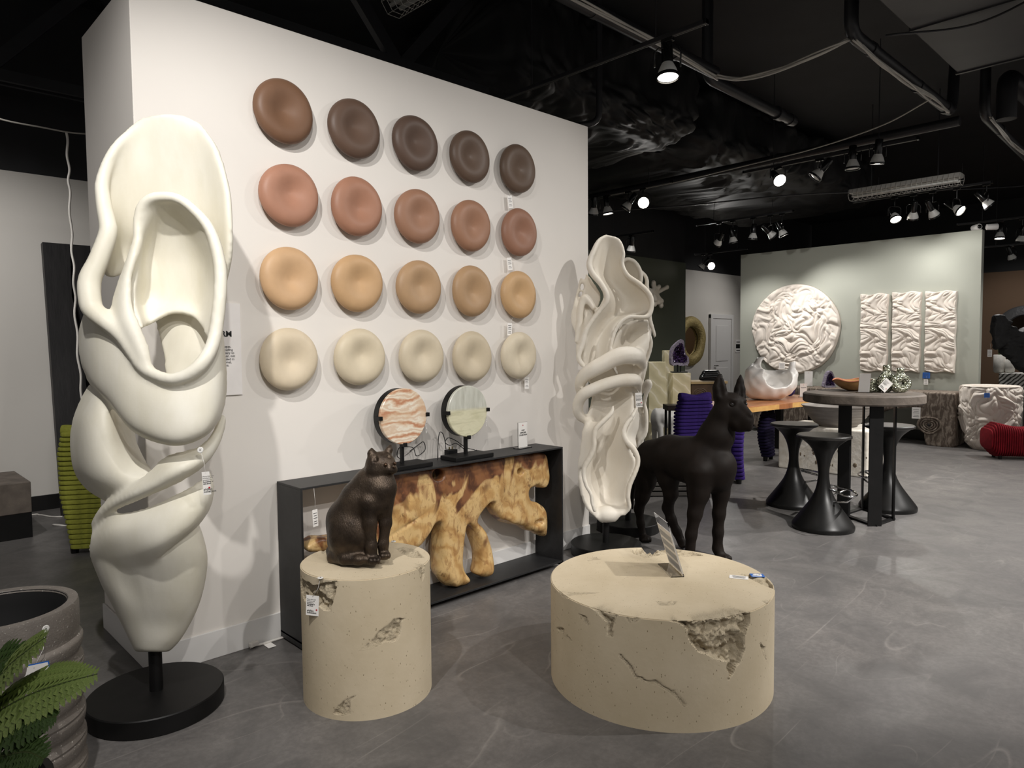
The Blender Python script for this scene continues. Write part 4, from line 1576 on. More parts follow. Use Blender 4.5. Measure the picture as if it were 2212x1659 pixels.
RY = 3.205
OUT = [(852, 1021), (930, 1012), (1000, 1003), (1080, 991), (1155, 980), (1184, 983), (1189, 1012), (1189, 1040), (1181, 1055), (1162, 1052), (1149, 1060), (1152, 1078), (1172, 1092), (1187, 1109),
       (1189, 1154), (1181, 1159), (1158, 1151), (1132, 1138), (1106, 1128), (1090, 1122), (1074, 1102), (1073, 1084), (1057, 1090), (1041, 1122), (1050, 1142), (1062, 1156), (1075, 1180), (1076, 1213),
       (1067, 1244), (1041, 1245), (1047, 1213), (1041, 1176), (1026, 1146), (1015, 1138), (1012, 1161), (1010, 1203), (1018, 1236), (1027, 1258), (1008, 1270), (976, 1269), (957, 1245), (960, 1203), (957, 1141),
       (947, 1136), (911, 1182), (850, 1197), (760, 1197), (673, 1190), (673, 1175), (702, 1164), (780, 1150), (838, 1112), (832, 1060)]
Q = np.array([onY(x, y, RY)[[0, 2]] for x, y in OUT])
Q = spline(Q, 210, True)
h_ = .0072
S = SDF((1.6, 3.17, .02), (3.5, 3.4, .84), h_)
xs = S.lo[0] + h_ * np.arange(S.n[0])
ys = S.lo[1] + h_ * np.arange(S.n[1])
zs = S.lo[2] + h_ * np.arange(S.n[2])
XX, ZZ = np.meshgrid(xs, zs, indexing='ij')
d2 = poly_sdf(Q, np.stack([XX, ZZ], -1))
d2 += .004 * Noise(11, 2, 30.)(np.stack([XX, ZZ], -1))
for (hx, hy, hr) in ((950, 1026, 11), (1126, 1018, 8)):
    c_ = onY(hx, hy, RY)
    rr_ = hr * .0028
    d2 = np.maximum(d2, rr_ - np.hypot((XX - c_[0]) * .8, ZZ - c_[2]))
lower = np.clip((.5 - ZZ) / .25, 0, 1)                     # legs are rounder than the sawn top
kk = .02 + .05 * lower
half = .06 + .015 * lower
yc = RY + .062 + .02 * lower
dy = np.abs(ys[None, :, None] - yc[:, None, :]) - half[:, None, :]
A3 = d2[:, None, :] + 0 * dy
k3 = kk[:, None, :]
hh = np.clip(.5 - .5 * (dy - A3) / k3, 0, 1)
F3 = dy + (A3 - dy) * hh + k3 * hh * (1 - hh)
P3 = np.stack(np.meshgrid(xs, ys, zs, indexing='ij'), -1)
F3 += (.003 * Noise(21, 3, 22.)(P3) + .002 * Noise(22, 3, 60.)(P3 * np.array([1, 1, .5])))
S.f = F3.astype(np.float32)
for a, b, r_ in (((839, 1163), (944, 1094), .011), ((846, 1066), (880, 1105), .006), ((1028, 1062), (1028, 1100), .006), ((1075, 1096), (1150, 1058), .006), ((950, 1095), (985, 1110), .006)):
    S.cone(onY(*a, RY), onY(*b, RY), r_, r_ * .6, .006, 'sub')
S.ell(onY(1165, 1128, RY + .01), (.045, .03, .02), .012, None, 'sub')
V, Qd = S.mesh()
V = relax(V, Qd, 2)
V = V - np.array(CO)
link('tree_root', np_mesh(V, Qd, m_root()), t)

# ---------------- two onyx lamps
def m_onyx(name, kind):
    t = NT(name)
    if kind == 0:
        v = t.coord((1, 1, 1.9))
        wv = t.n('ShaderNodeTexWave', wave_type='BANDS', bands_direction='Z')
        wv.inputs['Scale'].default_value = 2.6
        wv.inputs['Distortion'].default_value = 9
        wv.inputs['Detail'].default_value = 4
        wv.inputs['Detail Scale'].default_value = 2.2
        t.l(v, wv.inputs['Vector'])
        col = t.ramp(wv.outputs[0], [(.0, lin((186, 132, 100))), (.14, lin((206, 172, 144))), (.4, lin((222, 204, 182))), (.75, lin((230, 222, 206))), (1, lin((212, 188, 164)))])
        patch = t.ramp(t.noise(v, 4, 4), [(.5, (0, 0, 0)), (.6, (.7, .7, .7))])
        col = t.mix(patch, col, lin((208, 180, 150)))
    else:
        v = t.coord((.6, 1, 3))
        n = t.noise(v, 9, 5, .6, .4)
        low = t.ramp(n, [(.3, lin((196, 192, 160))), (.5, lin((214, 210, 182))), (.7, lin((180, 176, 144)))])
        hi = t.ramp(t.noise(t.coord((4, 1, .7)), 8, 4), [(.35, lin((176, 176, 164))), (.65, lin((206, 207, 197)))])
        sep = t.n('ShaderNodeSeparateXYZ')
        t.l(t.coord(), sep.inputs[0])
        f = t.ramp(sep.outputs[2], [(.29, (0, 0, 0)), (.31, (1, 1, 1))])
        col = t.mix(f, low, hi)
    t.set(color=col, rough=.3)
    t.b.inputs['Subsurface Weight'].default_value = .1
    t.b.inputs['Subsurface Radius'].default_value = (.03, .02, .015)
    return t.m


LY = 3.27
for k, (px, py, rpx, lab, bx0, bx1, by) in enumerate(((868, 899, .157, 'round onyx disc lamp with rust and cream swirls on the console', 846, 926, 1000), (1006, 888, .155, 'round pale green banded onyx disc lamp on the console', 956, 1058, 980))):
    c = onY(px, py, LY)
    t2 = thing('onyx_lamp', lab, 'lamp', (c[0], LY, CZ))
    zc = c[2] - CZ
    R_ = rpx
    Mx = Matrix.Translation((0, 0, zc)) @ Matrix.Rotation(PI / 2, 4, 'X')
    MB().lathe([(.0, .0), (R_ - .004, 0), (R_, .004), (R_, .02), (R_ - .004, .024), (.0, .024)], 72, Mx, caps=False).build('onyx_disc', m_onyx('onyx_%d' % k, k), t2, smooth=True, sharp=30)
    bk = thing
    o = MB().lathe([(R_ - .01, -.045), (R_, -.045), (R_, -.001), (R_ - .01, -.001)], 72, Mx).build('backing_ring', BLACK, t2, smooth=True, sharp=30)
    for ax, az in ((-1, 0), (1, 0), (0, -1)):
        MB().box((ax * (R_ + .002), -.012, zc + az * (R_ + .002)), (.022, .044, .022)).build('clip', BLACK, t2, bevel=.001)
    MB().box((0, .005, (zc - R_ + .025) / 2), (.018, .018, zc - R_ - .02)).build('stem', BLACK, t2)
    MB().box((0, -.01, .0135), (.3, .15, .025)).build('base', BLACK, t2, bevel=.003)
BLKC = simple('black_cord', (20, 20, 20), .5)
_z = CZ + .004
_p = lambda x, y, Y=3.33: onY(x, y, Y)
for lab, pts in (('thin black lamp cord looping behind the swirled onyx lamp', [(885, 975), (905, 960), (915, 955), (918, 972), (900, 985), (893, 968), (878, 965), (862, 968), (858, 985), (866, 992)]),
                 ('thin black lamp cord looping behind the green onyx lamp', [(1026, 972), (1005, 966), (985, 952), (968, 946), (962, 956), (972, 962), (985, 958), (1000, 968), (1010, 978), (1030, 972)])):
    P_ = spline([_p(*q, 3.365 - .004 * i) for i, q in enumerate(pts)], 70)
    P_[:, 2] = np.maximum(P_[:, 2], CZ + .003)
    c0 = P_[0].copy()
    tag(MB().tube(P_ - c0, .0025, 6).build('lamp_cord', BLKC, loc=c0, smooth=True), lab, 'cord')
P_ = spline([_p(945, 1002), _p(946, 965), _p(949, 936), _p(956, 936), _p(961, 952), _p(963, 970)], 40)
P_[:, 2] = np.maximum(P_[:, 2], CZ + .003)
_c = onY(974, 972, 3.37)
t2 = thing('power_adapter', 'black plug adapter with cord behind the green onyx lamp', 'power adapter', (_c[0], 3.37, CZ))
MB().box((0, 0, .024), (.075, .04, .046)).build('case', BLACK, t2, bevel=.004)
for s_ in (-.012, .012):
    MB().box((s_, 0, .055), (.004, .012, .018)).build('prong', simple('prong_brass', (150, 140, 110), .3, 1.0), t2)
MB().tube(P_ - np.array([_c[0], 3.37, CZ]), .0025, 6).build('cord', BLKC, t2, smooth=True)

# ---------------- acrylic sign on the console
ACR = glassy('clear_acrylic')


def acrylic_sign(loc, rz, w, h, lines, label, foot=.03, tilt=0.0, size=.02):
    t3 = thing('acrylic_sign', label, 'sign', loc, rz)
    M = Matrix.Translation((0, 0, .004)) @ Matrix.Rotation(tilt, 4, 'X')
    MB().box((0, 0, .003), (w + .03, foot * 2, .006)).build('foot', ACR, t3, bevel=.001)
    MB().box((0, 0, h / 2), (w, .004, h), M).build('holder', ACR, t3, bevel=.0008)
    MB().box((0, -.0032, h / 2), (w - .004, .0012, h - .006), M).build('paper', CARD, t3)
    y0 = h * .68
    for i, s_ in enumerate(lines):
        link('lettering', text_mesh(s_, size, INK, 'CENTER', size * .02), t3, (0, -.0046, y0 - i * size * 1.15), (PI / 2, 0, 0))
    MB().lathe([(.004, 0), (.004, .0006)], 12, Matrix.Translation((0, -.0041, h * .9)) @ Matrix.Rotation(PI / 2, 4, 'X')).build('red_mark', simple('red_ink', (178, 34, 44), .5), t3)
    return t3


_c = onz(1129, 968, CZ)
acrylic_sign((_c[0], _c[1], CZ), .12, .098, .17, ['CAST', 'DANCING', 'COLLECTION'], 'small clear acrylic sign reading CAST DANCING COLLECTION on the console', .03, 0, .0135)
# ================================================================== bronze cat on the tall pedestal
def m_bronze(name, c1, c2, rough, metal, fur):
    t = NT(name)
    v = t.coord()
    n = t.noise(v, 12, 4)
    t.set(color=t.ramp(n, [(.35, lin(c1)), (.7, lin(c2))]), rough=rough, metal=metal, spec=.5 if metal > .3 else .13)
    if fur:
        vv = t.coord((fur, fur, fur * .28), rot=(.25, -.3, .2))
        t.bump(t.noise(vv, 1.0, 3, .6), .55, .004)
    return t.m


class PS(SDF):
    """signed distance field fed with photo points: (x, y, ground distance, radius in photo pixels)"""

    def pt(self, p):
        q = gd(p[0], p[1], p[2])
        return (*q, p[3] * p[2] / FOC)

    def pc(self, pts, k=.02, op='add'):
        return self.chain([self.pt(p) for p in pts], k, op)

    def pe(self, p, rx, ry, rd, k=.01, op='add', tilt=0.0):
        """ellipsoid: half sizes in photo pixels across / up, metres in depth"""
        c = gd(p[0], p[1], p[2])
        s = p[2] / FOC
        ca, sa = math.cos(tilt), math.sin(tilt)
        ex, ez = GR * ca + np.array([0, 0, 1.]) * sa, -GR * sa + np.array([0, 0, 1.]) * ca
        return self.ell(c, (rx * s, rd, ry * s), k, np.stack([ex, GF, ez], 1), op)


G = float(np.dot(CATC, GF)) - .01                      # cat stands a little in front of the pedestal centre
c0 = gd(785, 1090, G)
S = PS(c0 - np.array([.24, .24, .26]), c0 + np.array([.24, .24, .26]), .0042)
# haunches, belly, chest
S.pc([(752, 1165, G + .01, 45), (760, 1125, G + .01, 52), (782, 1080, G, 44), (803, 1045, G - .005, 36), (818, 1022, G - .01, 27)], .03)
S.pc([(815, 1085, G - .04, 32), (822, 1055, G - .03, 32), (818, 1030, G - .02, 27)], .03)
S.pe((756, 1160, G - .065), 44, 46, .05, .03)
S.pe((765, 1195, G - .05), 42, 16, .06, .02)
# head
S.pe((822, 1003, G - .02), 33, 28, .058, .015)
S.pe((838, 1012, G - .045), 20, 14, .03, .012)
S.pe((848, 1015, G - .06), 11, 9, .018, .008)
S.pe((812, 1016, G - .05), 22, 15, .03, .012)
S.pe((850, 1008, G - .07), 5, 4, .008, .005)
# ears
S.pc([(806, 990, G - .03, 13), (803, 979, G - .025, 9), (803, 969, G - .02, 2.5)], .008)
S.pc([(834, 984, G + .0, 11), (841, 971, G + .008, 7), (844, 960, G + .015, 2)], .008)
S.pc([(811, 992, G - .068, 6), (808, 977, G - .05, 2)], .004, 'sub')
S.pc([(840, 986, G - .04, 5), (843, 972, G - .015, 2)], .004, 'sub')
# front legs and paws
S.pc([(797, 1085, G - .075, 20), (800, 1130, G - .085, 13.5), (802, 1180, G - .092, 11.5), (804, 1204, G - .097, 12)], .018)
S.pc([(831, 1085, G - .04, 19), (833, 1130, G - .045, 12.5), (828, 1175, G - .05, 10.5), (828, 1192, G - .05, 11)], .018)
S.pe((806, 1210, G - .105), 15, 10, .035, .008)
S.pe((831, 1200, G - .065), 13, 9, .035, .008)
for dx in (-8.5, 0, 8.5):
    S.pe((809 + dx, 1212, G - .132), 4.6, 7.5, .012, .003)
    S.pe((833 + dx * .85, 1201, G - .09), 4.2, 6.5, .012, .003)
# tail wraps along the side to the front paws
S.pc([(716, 1190, G + .03, 12), (720, 1204, G - .03, 13), (745, 1208, G - .09, 12.5), (775, 1210, G - .115, 11), (789, 1208, G - .12, 9)], .01)
# eye sockets, mouth line
S.pe((833, 1004, G - .085), 5, 3, .01, .004, 'sub')
S.pe((853, 1001, G - .06), 4, 3, .01, .004, 'sub')
S.pc([(836, 1021, G - .092, 1.2), (845, 1019, G - .1, 1.2)], .003, 'sub')
S.cut((0, 0, CATH), (0, 0, -1))
V, Qd = S.mesh()
V = relax(V, Qd, 1)
t = thing('cat_sculpture', 'bronze sculpture of a seated cat on the tall stone pedestal', 'cat sculpture', (c0[0], c0[1], CATH))
off = np.array([c0[0], c0[1], CATH])
link('body', np_mesh(V - off, Qd, m_bronze('dark_bronze', (52, 44, 38), (88, 75, 63), .38, .75, 260)), t)
EYE = m_bronze('polished_bronze', (70, 54, 42), (90, 70, 54), .25, .8, 0)
for p, r_ in (((833, 1004, G - .078), .0085), ((853, 1001, G - .054), .0075)):
    c = gd(*p)
    MB().lathe([(r_ * math.sin(a), r_ * math.cos(a)) for a in np.linspace(.01, PI - .01, 10)], 14).build('eye', EYE, t, loc=c - off, smooth=True)
c = gd(852, 1009, G - .082)
MB().lathe([(.006 * math.sin(a), .004 * math.cos(a)) for a in np.linspace(.01, PI - .01, 8)], 12).build('nose', EYE, t, loc=c - off, smooth=True)

# ================================================================== dark dog standing behind the round table
c0 = gd(1490, 1005, 4.98)
S = PS((c0[0] - .62, c0[1] - .62, -.01), (c0[0] + .62, c0[1] + .62, 1.42), .0088)
S.pc([(1410, 985, 5.25, 36), (1450, 983, 5.1, 42), (1490, 993, 4.98, 49), (1520, 1003, 4.9, 50)], .04)
S.pc([(1520, 1003, 4.9, 50), (1552, 1005, 4.84, 38)], .04)
S.pe((1545, 1020, 4.84), 38, 42, .12, .05)
# neck and head
S.pc([(1530, 975, 4.9, 38), (1548, 940, 4.88, 36), (1560, 905, 4.87, 27), (1570, 885, 4.86, 26)], .04)
S.pe((1577, 874, 4.86), 33, 27, .085, .02)
S.pe((1565, 893, 4.83), 22, 24, .06, .02)
S.pc([(1586, 890, 4.82, 22), (1606, 904, 4.77, 18), (1613, 908, 4.745, 15)], .02)
S.pe((1597, 915, 4.775), 22, 18, .055, .02)
S.pe((1610, 914, 4.75), 15, 18, .045, .012)
S.pe((1618, 918, 4.735), 8, 15, .032, .008)
S.pe((1600, 922, 4.775), 18, 12, .045, .012)
S.pe((1620, 897, 4.725), 6, 5.5, .026, .005)
S.pc([(1598, 878, 4.805, 13), (1618, 895, 4.735, 8)], .012)
S.pe((1585, 864, 4.795), 11, 5, .02, .012, tilt=-.15)
S.pe((1606, 864, 4.83), 8, 5, .02, .012, tilt=-.3)
S.pe((1581, 874, 4.775), 7, 4.5, .014, .008, 'sub')
S.pe((1610, 873, 4.795), 5, 4.5, .014, .008, 'sub')
S.pc([(1600, 931, 4.71, 1.5), (1616, 926, 4.69, 1.5)], .006, 'sub')
S.pe((1614, 896, 4.7), 2.2, 1.8, .012, .003, 'sub')
# ears
S.pc([(1556, 856, 4.86, 16), (1554, 838, 4.865, 14), (1554, 822, 4.87, 9), (1555, 809, 4.875, 2.5)], .015)
S.pc([(1597, 858, 4.9, 14), (1598, 840, 4.91, 11), (1599, 824, 4.915, 7), (1600, 810, 4.92, 2.5)], .015)
S.pc([(1560, 852, 4.8, 8), (1557, 834, 4.815, 7), (1556, 818, 4.845, 3)], .006, 'sub')
S.pc([(1601, 856, 4.86, 4), (1601, 838, 4.868, 4), (1600, 820, 4.89, 2)], .006, 'sub')
# front legs
S.pc([(1556, 1030, 4.86, 28), (1557, 1066, 4.87, 18), (1553, 1110, 4.87, 13), (1551, 1150, 4.875, 11), (1550, 1185, 4.88, 11)], .03)
S.pc([(1550, 1185, 4.88, 11), (1556, 1200, 4.86, 11.5)], .02)
S.pe((1563, 1204, 4.84), 17, 8, .045, .012)
S.pc([(1510, 1020, 4.8, 34), (1509, 1065, 4.79, 23), (1501, 1110, 4.78, 15), (1493, 1155, 4.78, 11.5), (1490, 1200, 4.78, 11)], .03)
S.pe((1496, 1214, 4.73), 17, 9, .05, .015)
# hind legs
S.pc([(1398, 1000, 5.28, 34), (1394, 1040, 5.3, 22), (1387, 1072, 5.31, 15), (1380, 1100, 5.34, 9.5), (1384, 1130, 5.34, 7.5), (1388, 1155, 5.33, 8)], .03)
S.pe((1394, 1164, 5.29), 14, 8.5, .045, .012)
S.pc([(1436, 1000, 5.12, 30), (1444, 1035, 5.1, 22), (1449, 1066, 5.1, 15), (1442, 1097, 5.17, 11), (1450, 1122, 5.16, 10), (1462, 1148, 5.15, 9), (1470, 1166, 5.13, 9.5)], .03)
S.pe((1474, 1175, 5.1), 10, 9, .05, .012)
for bx, by, bg, w in ((1396, 1166, 5.245, 5), (1570, 1205, 4.8, 5), (1476, 1178, 5.055, 4), (1498, 1216, 4.685, 5.5)):
    for q in (-1.5, -.5, .5, 1.5):
        S.pe((bx + q * w * 1.15, by + .6 * abs(q), bg + .008 * abs(q)), w * .62, w * 1.1, .018, .004)
S.pc([(1380, 980, 5.36, 9), (1371, 1030, 5.41, 6), (1366, 1070, 5.43, 4.5), (1366, 1098, 5.42, 3)], .02)
S.cut((0, 0, .001), (0, 0, -1))
V, Qd = S.mesh()
V = relax(V, Qd, 2)
t = thing('dog_sculpture', 'dark brown sculpture of a standing dog with pricked ears behind the round stone table', 'dog sculpture', (c0[0], c0[1], 0))
off = np.array([c0[0], c0[1], 0])
DOGM = m_bronze('dark_brown_cast', (22, 17, 14), (28, 22, 18), .6, .0, 0)
link('body', np_mesh(V - off, Qd, DOGM), t)
DEYE = simple('glossy_dark_eye', (20, 16, 14), .12, spec=.7)
for p, r_ in (((1581, 874, 4.785), .0165), ((1610, 873, 4.803), .0145)):
    c = gd(*p)
    MB().lathe([(r_ * math.sin(a), r_ * math.cos(a)) for a in np.linspace(.01, PI - .01, 12)], 16).build('eye', DEYE, t, loc=c - off, smooth=True)
# ================================================================== crumpled-fabric wall art on the sage wall
def folds(X, seed, f=7.0):
    """height 0..1 of draped folds over coordinates X (...,2): soft swells meeting in sharp creases"""
    w = np.stack([Noise(seed, 2, f * .55)(X), Noise(seed + 1, 2, f * .55)(X)], -1)
    q = X + w * .55 / f * 2
    a = np.abs(Noise(seed + 2, 2, f)(q))
    b = np.abs(Noise(seed + 3, 2, f * 1.7)(q + .3 / f * w))
    c = Noise(seed + 4, 2, f * .8)(X)
    h = .62 * a ** .6 + .34 * b ** .65 + .12 * c
    return np.clip(h / 1.25, -.1, 1.2)


SANDST = simple('white_sandstone_cast', (226, 217, 207), .7, c2=(218, 208, 197), scale=4)

c = onX(1717, 711, SX)
R_ = abs(onX(1717, 614, SX)[2] - onX(1717, 808, SX)[2]) / 2
n_r, n_t = 150, 300
rr = np.linspace(1, 0, n_r)
th = np.linspace(0, 2 * PI, n_t, endpoint=False)
RR, TT = np.meshgrid(rr, th, indexing='ij')
Yq, Zq = R_ * RR * np.cos(TT), R_ * RR * np.sin(TT)
H = folds(np.stack([Yq, Zq], -1) / R_ * .72, 31, 24.0)
D = (.03 + .05 * H) * np.clip((1 - RR) / .04, 0, 1) ** .5
Yq = Yq * (1 + .015 * np.sin(5 * TT) * RR ** 6)
Gd = np.stack([-D, -Yq, Zq], -1)
mb = MB().grid(Gd, closed_u=True)
mb.f.append(tuple(range(n_t))[::-1])
tag(mb.build('wall_relief', SANDST, loc=(SX - .002, c[1], c[2]), smooth=True), 'large round white relief of crumpled folds on the sage wall', 'wall art')

pan = None
for k, (xl, xr, yt, yb, lab) in enumerate(((1860, 1919, 635, 802, 'left'), (1928, 1990, 631, 803, 'middle'), (1999, 2066, 629, 804, 'right'))):
    a, b = onX(xl, 720, SX), onX(xr, 720, SX)
    zt, zb = onX((xl + xr) / 2, yt, SX)[2], onX((xl + xr) / 2, yb, SX)[2]
    if pan is None:
        w, h = abs(a[1] - b[1]), zt - zb
        nu, nv = 100, 270
        U_, V_ = np.meshgrid(np.linspace(-w / 2, w / 2, nu), np.linspace(-h / 2, h / 2, nv))
        H = folds(np.stack([U_ * .8, V_], -1) / R_ * .8, 52, 25.0)
        e = np.minimum(np.minimum(w / 2 - np.abs(U_), h / 2 - np.abs(V_)) / .012, 1)
        D = (.03 + .048 * H) * np.clip(e, 0, 1) ** .4
        U2 = U_ * (1 + .03 * np.sin(V_ * 14) * (np.abs(U_) / (w / 2)) ** 4)
        pan = mesh_from(MB().grid(np.stack([-D, -U2, V_ + .012 * np.sin(U_ * 24) * (np.abs(V_) / (h / 2)) ** 8], -1)).v,
                        MB().grid(np.zeros((nv, nu, 3))).f, SANDST, True, 'wall_relief')
        w0, h0 = w, h
    o = link('wall_panel', pan, loc=(SX - .002, (a[1] + b[1]) / 2, (zt + zb) / 2))
    o.scale = (1, abs(a[1] - b[1]) / w0, (zt - zb) / h0)
    tag(o, f'{lab} tall narrow white panel of crumpled folds on the sage wall', 'wall art', 'narrow crumpled panels on the sage wall')

# ---------------- crumpled planter
cg, crr = 9.76, (2137 - 1106) / 1521.5 * 9.76 + .03
c = GF * cg + GR * crr
zt = 1.5 - (831 - 737.5) / 1521.5 * (cg + .3)
nu, nv = 330, 170
th = np.linspace(0, 2 * PI, nu, endpoint=False)
v_ = np.linspace(0, 1, nv)
prof = spline([(0, .2), (.15, .27), (.4, .33), (.7, .355), (.92, .35), (1, .33)], 60)
R0 = np.interp(v_, prof[:, 0], prof[:, 1])
TT, VV = np.meshgrid(th, v_)
H = folds(np.stack([TT * .55, VV * 1.0], -1), 77, 19)
H = H * (1 - np.clip((TT - 5.9) / .38, 0, 1)) + folds(np.stack([(TT - 2 * PI) * .55, VV], -1), 77, 19) * np.clip((TT - 5.9) / .38, 0, 1)
RR = R0[:, None] + (.055 * H - .03) * np.clip(VV / .06, 0, 1)
Gd = np.stack([RR * np.cos(TT), RR * np.sin(TT), VV * zt], -1)
t = thing('crumpled_planter', 'tall white planter of crumpled folds beside the weathered wood console', 'planter', (c[0], c[1], 0))
mb = MB().grid(Gd, closed_u=True)
mb.f.append(tuple(range(nu))[::-1])
mb.build('shell', SANDST, t, smooth=True)
MB().lathe([(.342, zt - .002), (.336, zt + .008), (.3, zt + .006), (.29, zt - .02), (.28, zt - .25), (.0, zt - .25)], 64, caps=False).build('rim', SANDST, t, smooth=True)

# ================================================================== weathered wood console along the sage wall
def m_weather():
    t = NT('weathered_grey_wood')
    v = t.coord((1, 1, .5), rot=(.5, 0, 0))
    wv = t.n('ShaderNodeTexWave', wave_type='BANDS', bands_direction='DIAGONAL')
    wv.inputs['Scale'].default_value = 6
    wv.inputs['Distortion'].default_value = 10
    wv.inputs['Detail'].default_value = 5
    wv.inputs['Detail Scale'].default_value = 2.5
    t.l(v, wv.inputs['Vector'])
    n = t.noise(t.coord((1, 1, 1)), 14, 6, .7)
    col = t.ramp(wv.outputs[0], [(.1, lin((94, 84, 75))), (.5, lin((126, 115, 104))), (.95, lin((148, 137, 125)))])
    col = t.mix(t.ramp(n, [(.42, (.6, .6, .6)), (.6, (0, 0, 0))]), col, lin((92, 80, 71)))
    t.set(color=col, rough=.8, spec=.2)
    t.bump(wv.outputs[0], .1, .004, t.bump(n, .15, .004))
    return t.m


WEATH = m_weather()
XF = 11.36
a = [onX(x, y, XF) for x, y in ((1610, 842), (2061, 846), (2058, 957), (2050, 961), (2002, 960), (1998, 945), (1997, 935), (1989, 928), (1984, 915), (1985, 905), (1988, 893), (1990, 880), (1976, 879), (1960, 878), (1930, 880), (1900, 886), (1860, 900), (1830, 900), (1800, 890), (1760, 900), (1735, 905), (1725, 960), (1640, 975), (1612, 900))]
Qp = np.array([(p[1], p[2] if p[2] > .08 else .02) for p in a])
Qp[0][1] = Qp[1][1] = .755
h_ = .016
ylo, yhi = Qp[:, 0].min() - .05, Qp[:, 0].max() + .05
S = SDF((XF - .03, ylo, -.03), (SX - .01, yhi, .83), h_)
ys = S.lo[1] + h_ * np.arange(S.n[1])
zs = S.lo[2] + h_ * np.arange(S.n[2])
xs = S.lo[0] + h_ * np.arange(S.n[0])
YY, ZZ = np.meshgrid(ys, zs, indexing='ij')
d2 = poly_sdf(Qp, np.stack([YY, ZZ], -1))
dx = np.abs(xs - (XF + SX - .03) / 2) - (SX - .03 - XF) / 2
F3 = np.maximum(d2[None] - .02, dx[:, None, None] + .004)
P3 = np.stack(np.meshgrid(xs, ys, zs, indexing='ij'), -1)
F3 = F3 + .006 * Noise(41, 3, 12.)(P3) * np.clip((.7 - P3[..., 2]) / .1, 0, 1)
S.f = F3.astype(np.float32)
V, Qd = S.mesh()
V = relax(V, Qd, 2)
o0 = np.array([XF + .3, 3.9, 0])
t = thing('wood_console', 'weathered grey wood console with a knotted leg along the sage wall', 'console table', tuple(o0))
link('body', np_mesh(V - o0, Qd, WEATH), t)
kc = onX(2007, 918, XF) - o0
for rk, rt in ((.14, .016), (.105, .013), (.072, .012), (.04, .011)):
    MB().tube([kc + np.array([.004, rk * math.cos(a_) * 1.05, .82 * rk * math.sin(a_) * (1 + .08 * math.sin(3 * a_))]) for a_ in np.linspace(0, 2 * PI, 40, endpoint=False)], rt, 8, True).build('knot_ring', WEATH, t, smooth=True)
MB().lathe([(.022, 0), (.012, .006), (.0, .0065)], 14, Matrix.Translation(tuple(kc + np.array([-.006, 0, 0]))) @ Matrix.Rotation(-PI / 2, 4, 'Y'), caps=False).build('knot_core', simple('dark_knot', (30, 25, 22), .8), t)

# ================================================================== bar table and stools
BT = np.array([6.30, 2.24])
TBZ = 1.075
TOPW = simple('grey_petrified_wood', (112, 102, 93), .7, c2=(84, 76, 69), scale=9, bump=.4, bscale=26, bdist=.01)
t = thing('bar_table', 'round grey wood bar table on black steel bar legs', 'bar table', (BT[0], BT[1], 0))
n = 120
rb = .468
prof = [(.0, TBZ), (.6, TBZ), (.97, TBZ), (1.0, TBZ - .012), (1.0, TBZ - .07), (.97, TBZ - .082), (.5, TBZ - .082), (0, TBZ - .082)]
th = np.linspace(0, 2 * PI, n, endpoint=False)
wob = 1 + .012 * np.sin(3 * th + 1) + .008 * np.sin(7 * th)
Gd = np.array([[(r_ * rb * w_ * math.cos(a_), r_ * rb * w_ * math.sin(a_), z_) for a_, w_ in zip(th, wob)] for r_, z_ in prof])
MB().grid(Gd, closed_u=True).build('table_top', TOPW, t, smooth=True, sharp=40)
legs = [onz(1889, 1137), onz(1929, 1122), onz(1822, 1113), None]
legs[3] = np.array([legs[1][0] + legs[2][0] - legs[0][0], legs[1][1] + legs[2][1] - legs[0][1], 0])
for q, p in enumerate(legs):
    d = p[:2] - BT
    M = Matrix.Translation((d[0], d[1], 0)) @ Matrix.Rotation(YAW - PI / 2 + (.0 if q in (0, 2) else 1.2), 4, 'Z')
    MB().box((0, 0, (TBZ - .08) / 2), (.112, .012, TBZ - .08), M).build('leg', BLACK, t, bevel=.001)
for a_, b_ in ((0, 2), (0, 1), (1, 3), (2, 3)):
    p, q = legs[a_][:2] - BT, legs[b_][:2] - BT
    d = Vector((q[0] - p[0], q[1] - p[1], 0))
    M = Matrix.Translation(((p[0] + q[0]) / 2, (p[1] + q[1]) / 2, .008)) @ Matrix.Rotation(math.atan2(d.y, d.x), 4, 'Z')
    MB().box((0, 0, 0), (d.length, .04, .014), M).build('floor_bar', BLACK, t)

STOOLM = simple('black_waxed_wood', (17, 17, 17), .38, c2=(24, 23, 22), scale=7, spec=.3)
SEATM = simple('black_seat_wood', (32, 31, 30), .38, c2=(42, 40, 38), scale=9, spec=.5)
CHROME = simple('chrome', (215, 215, 215), .08, 1.0)


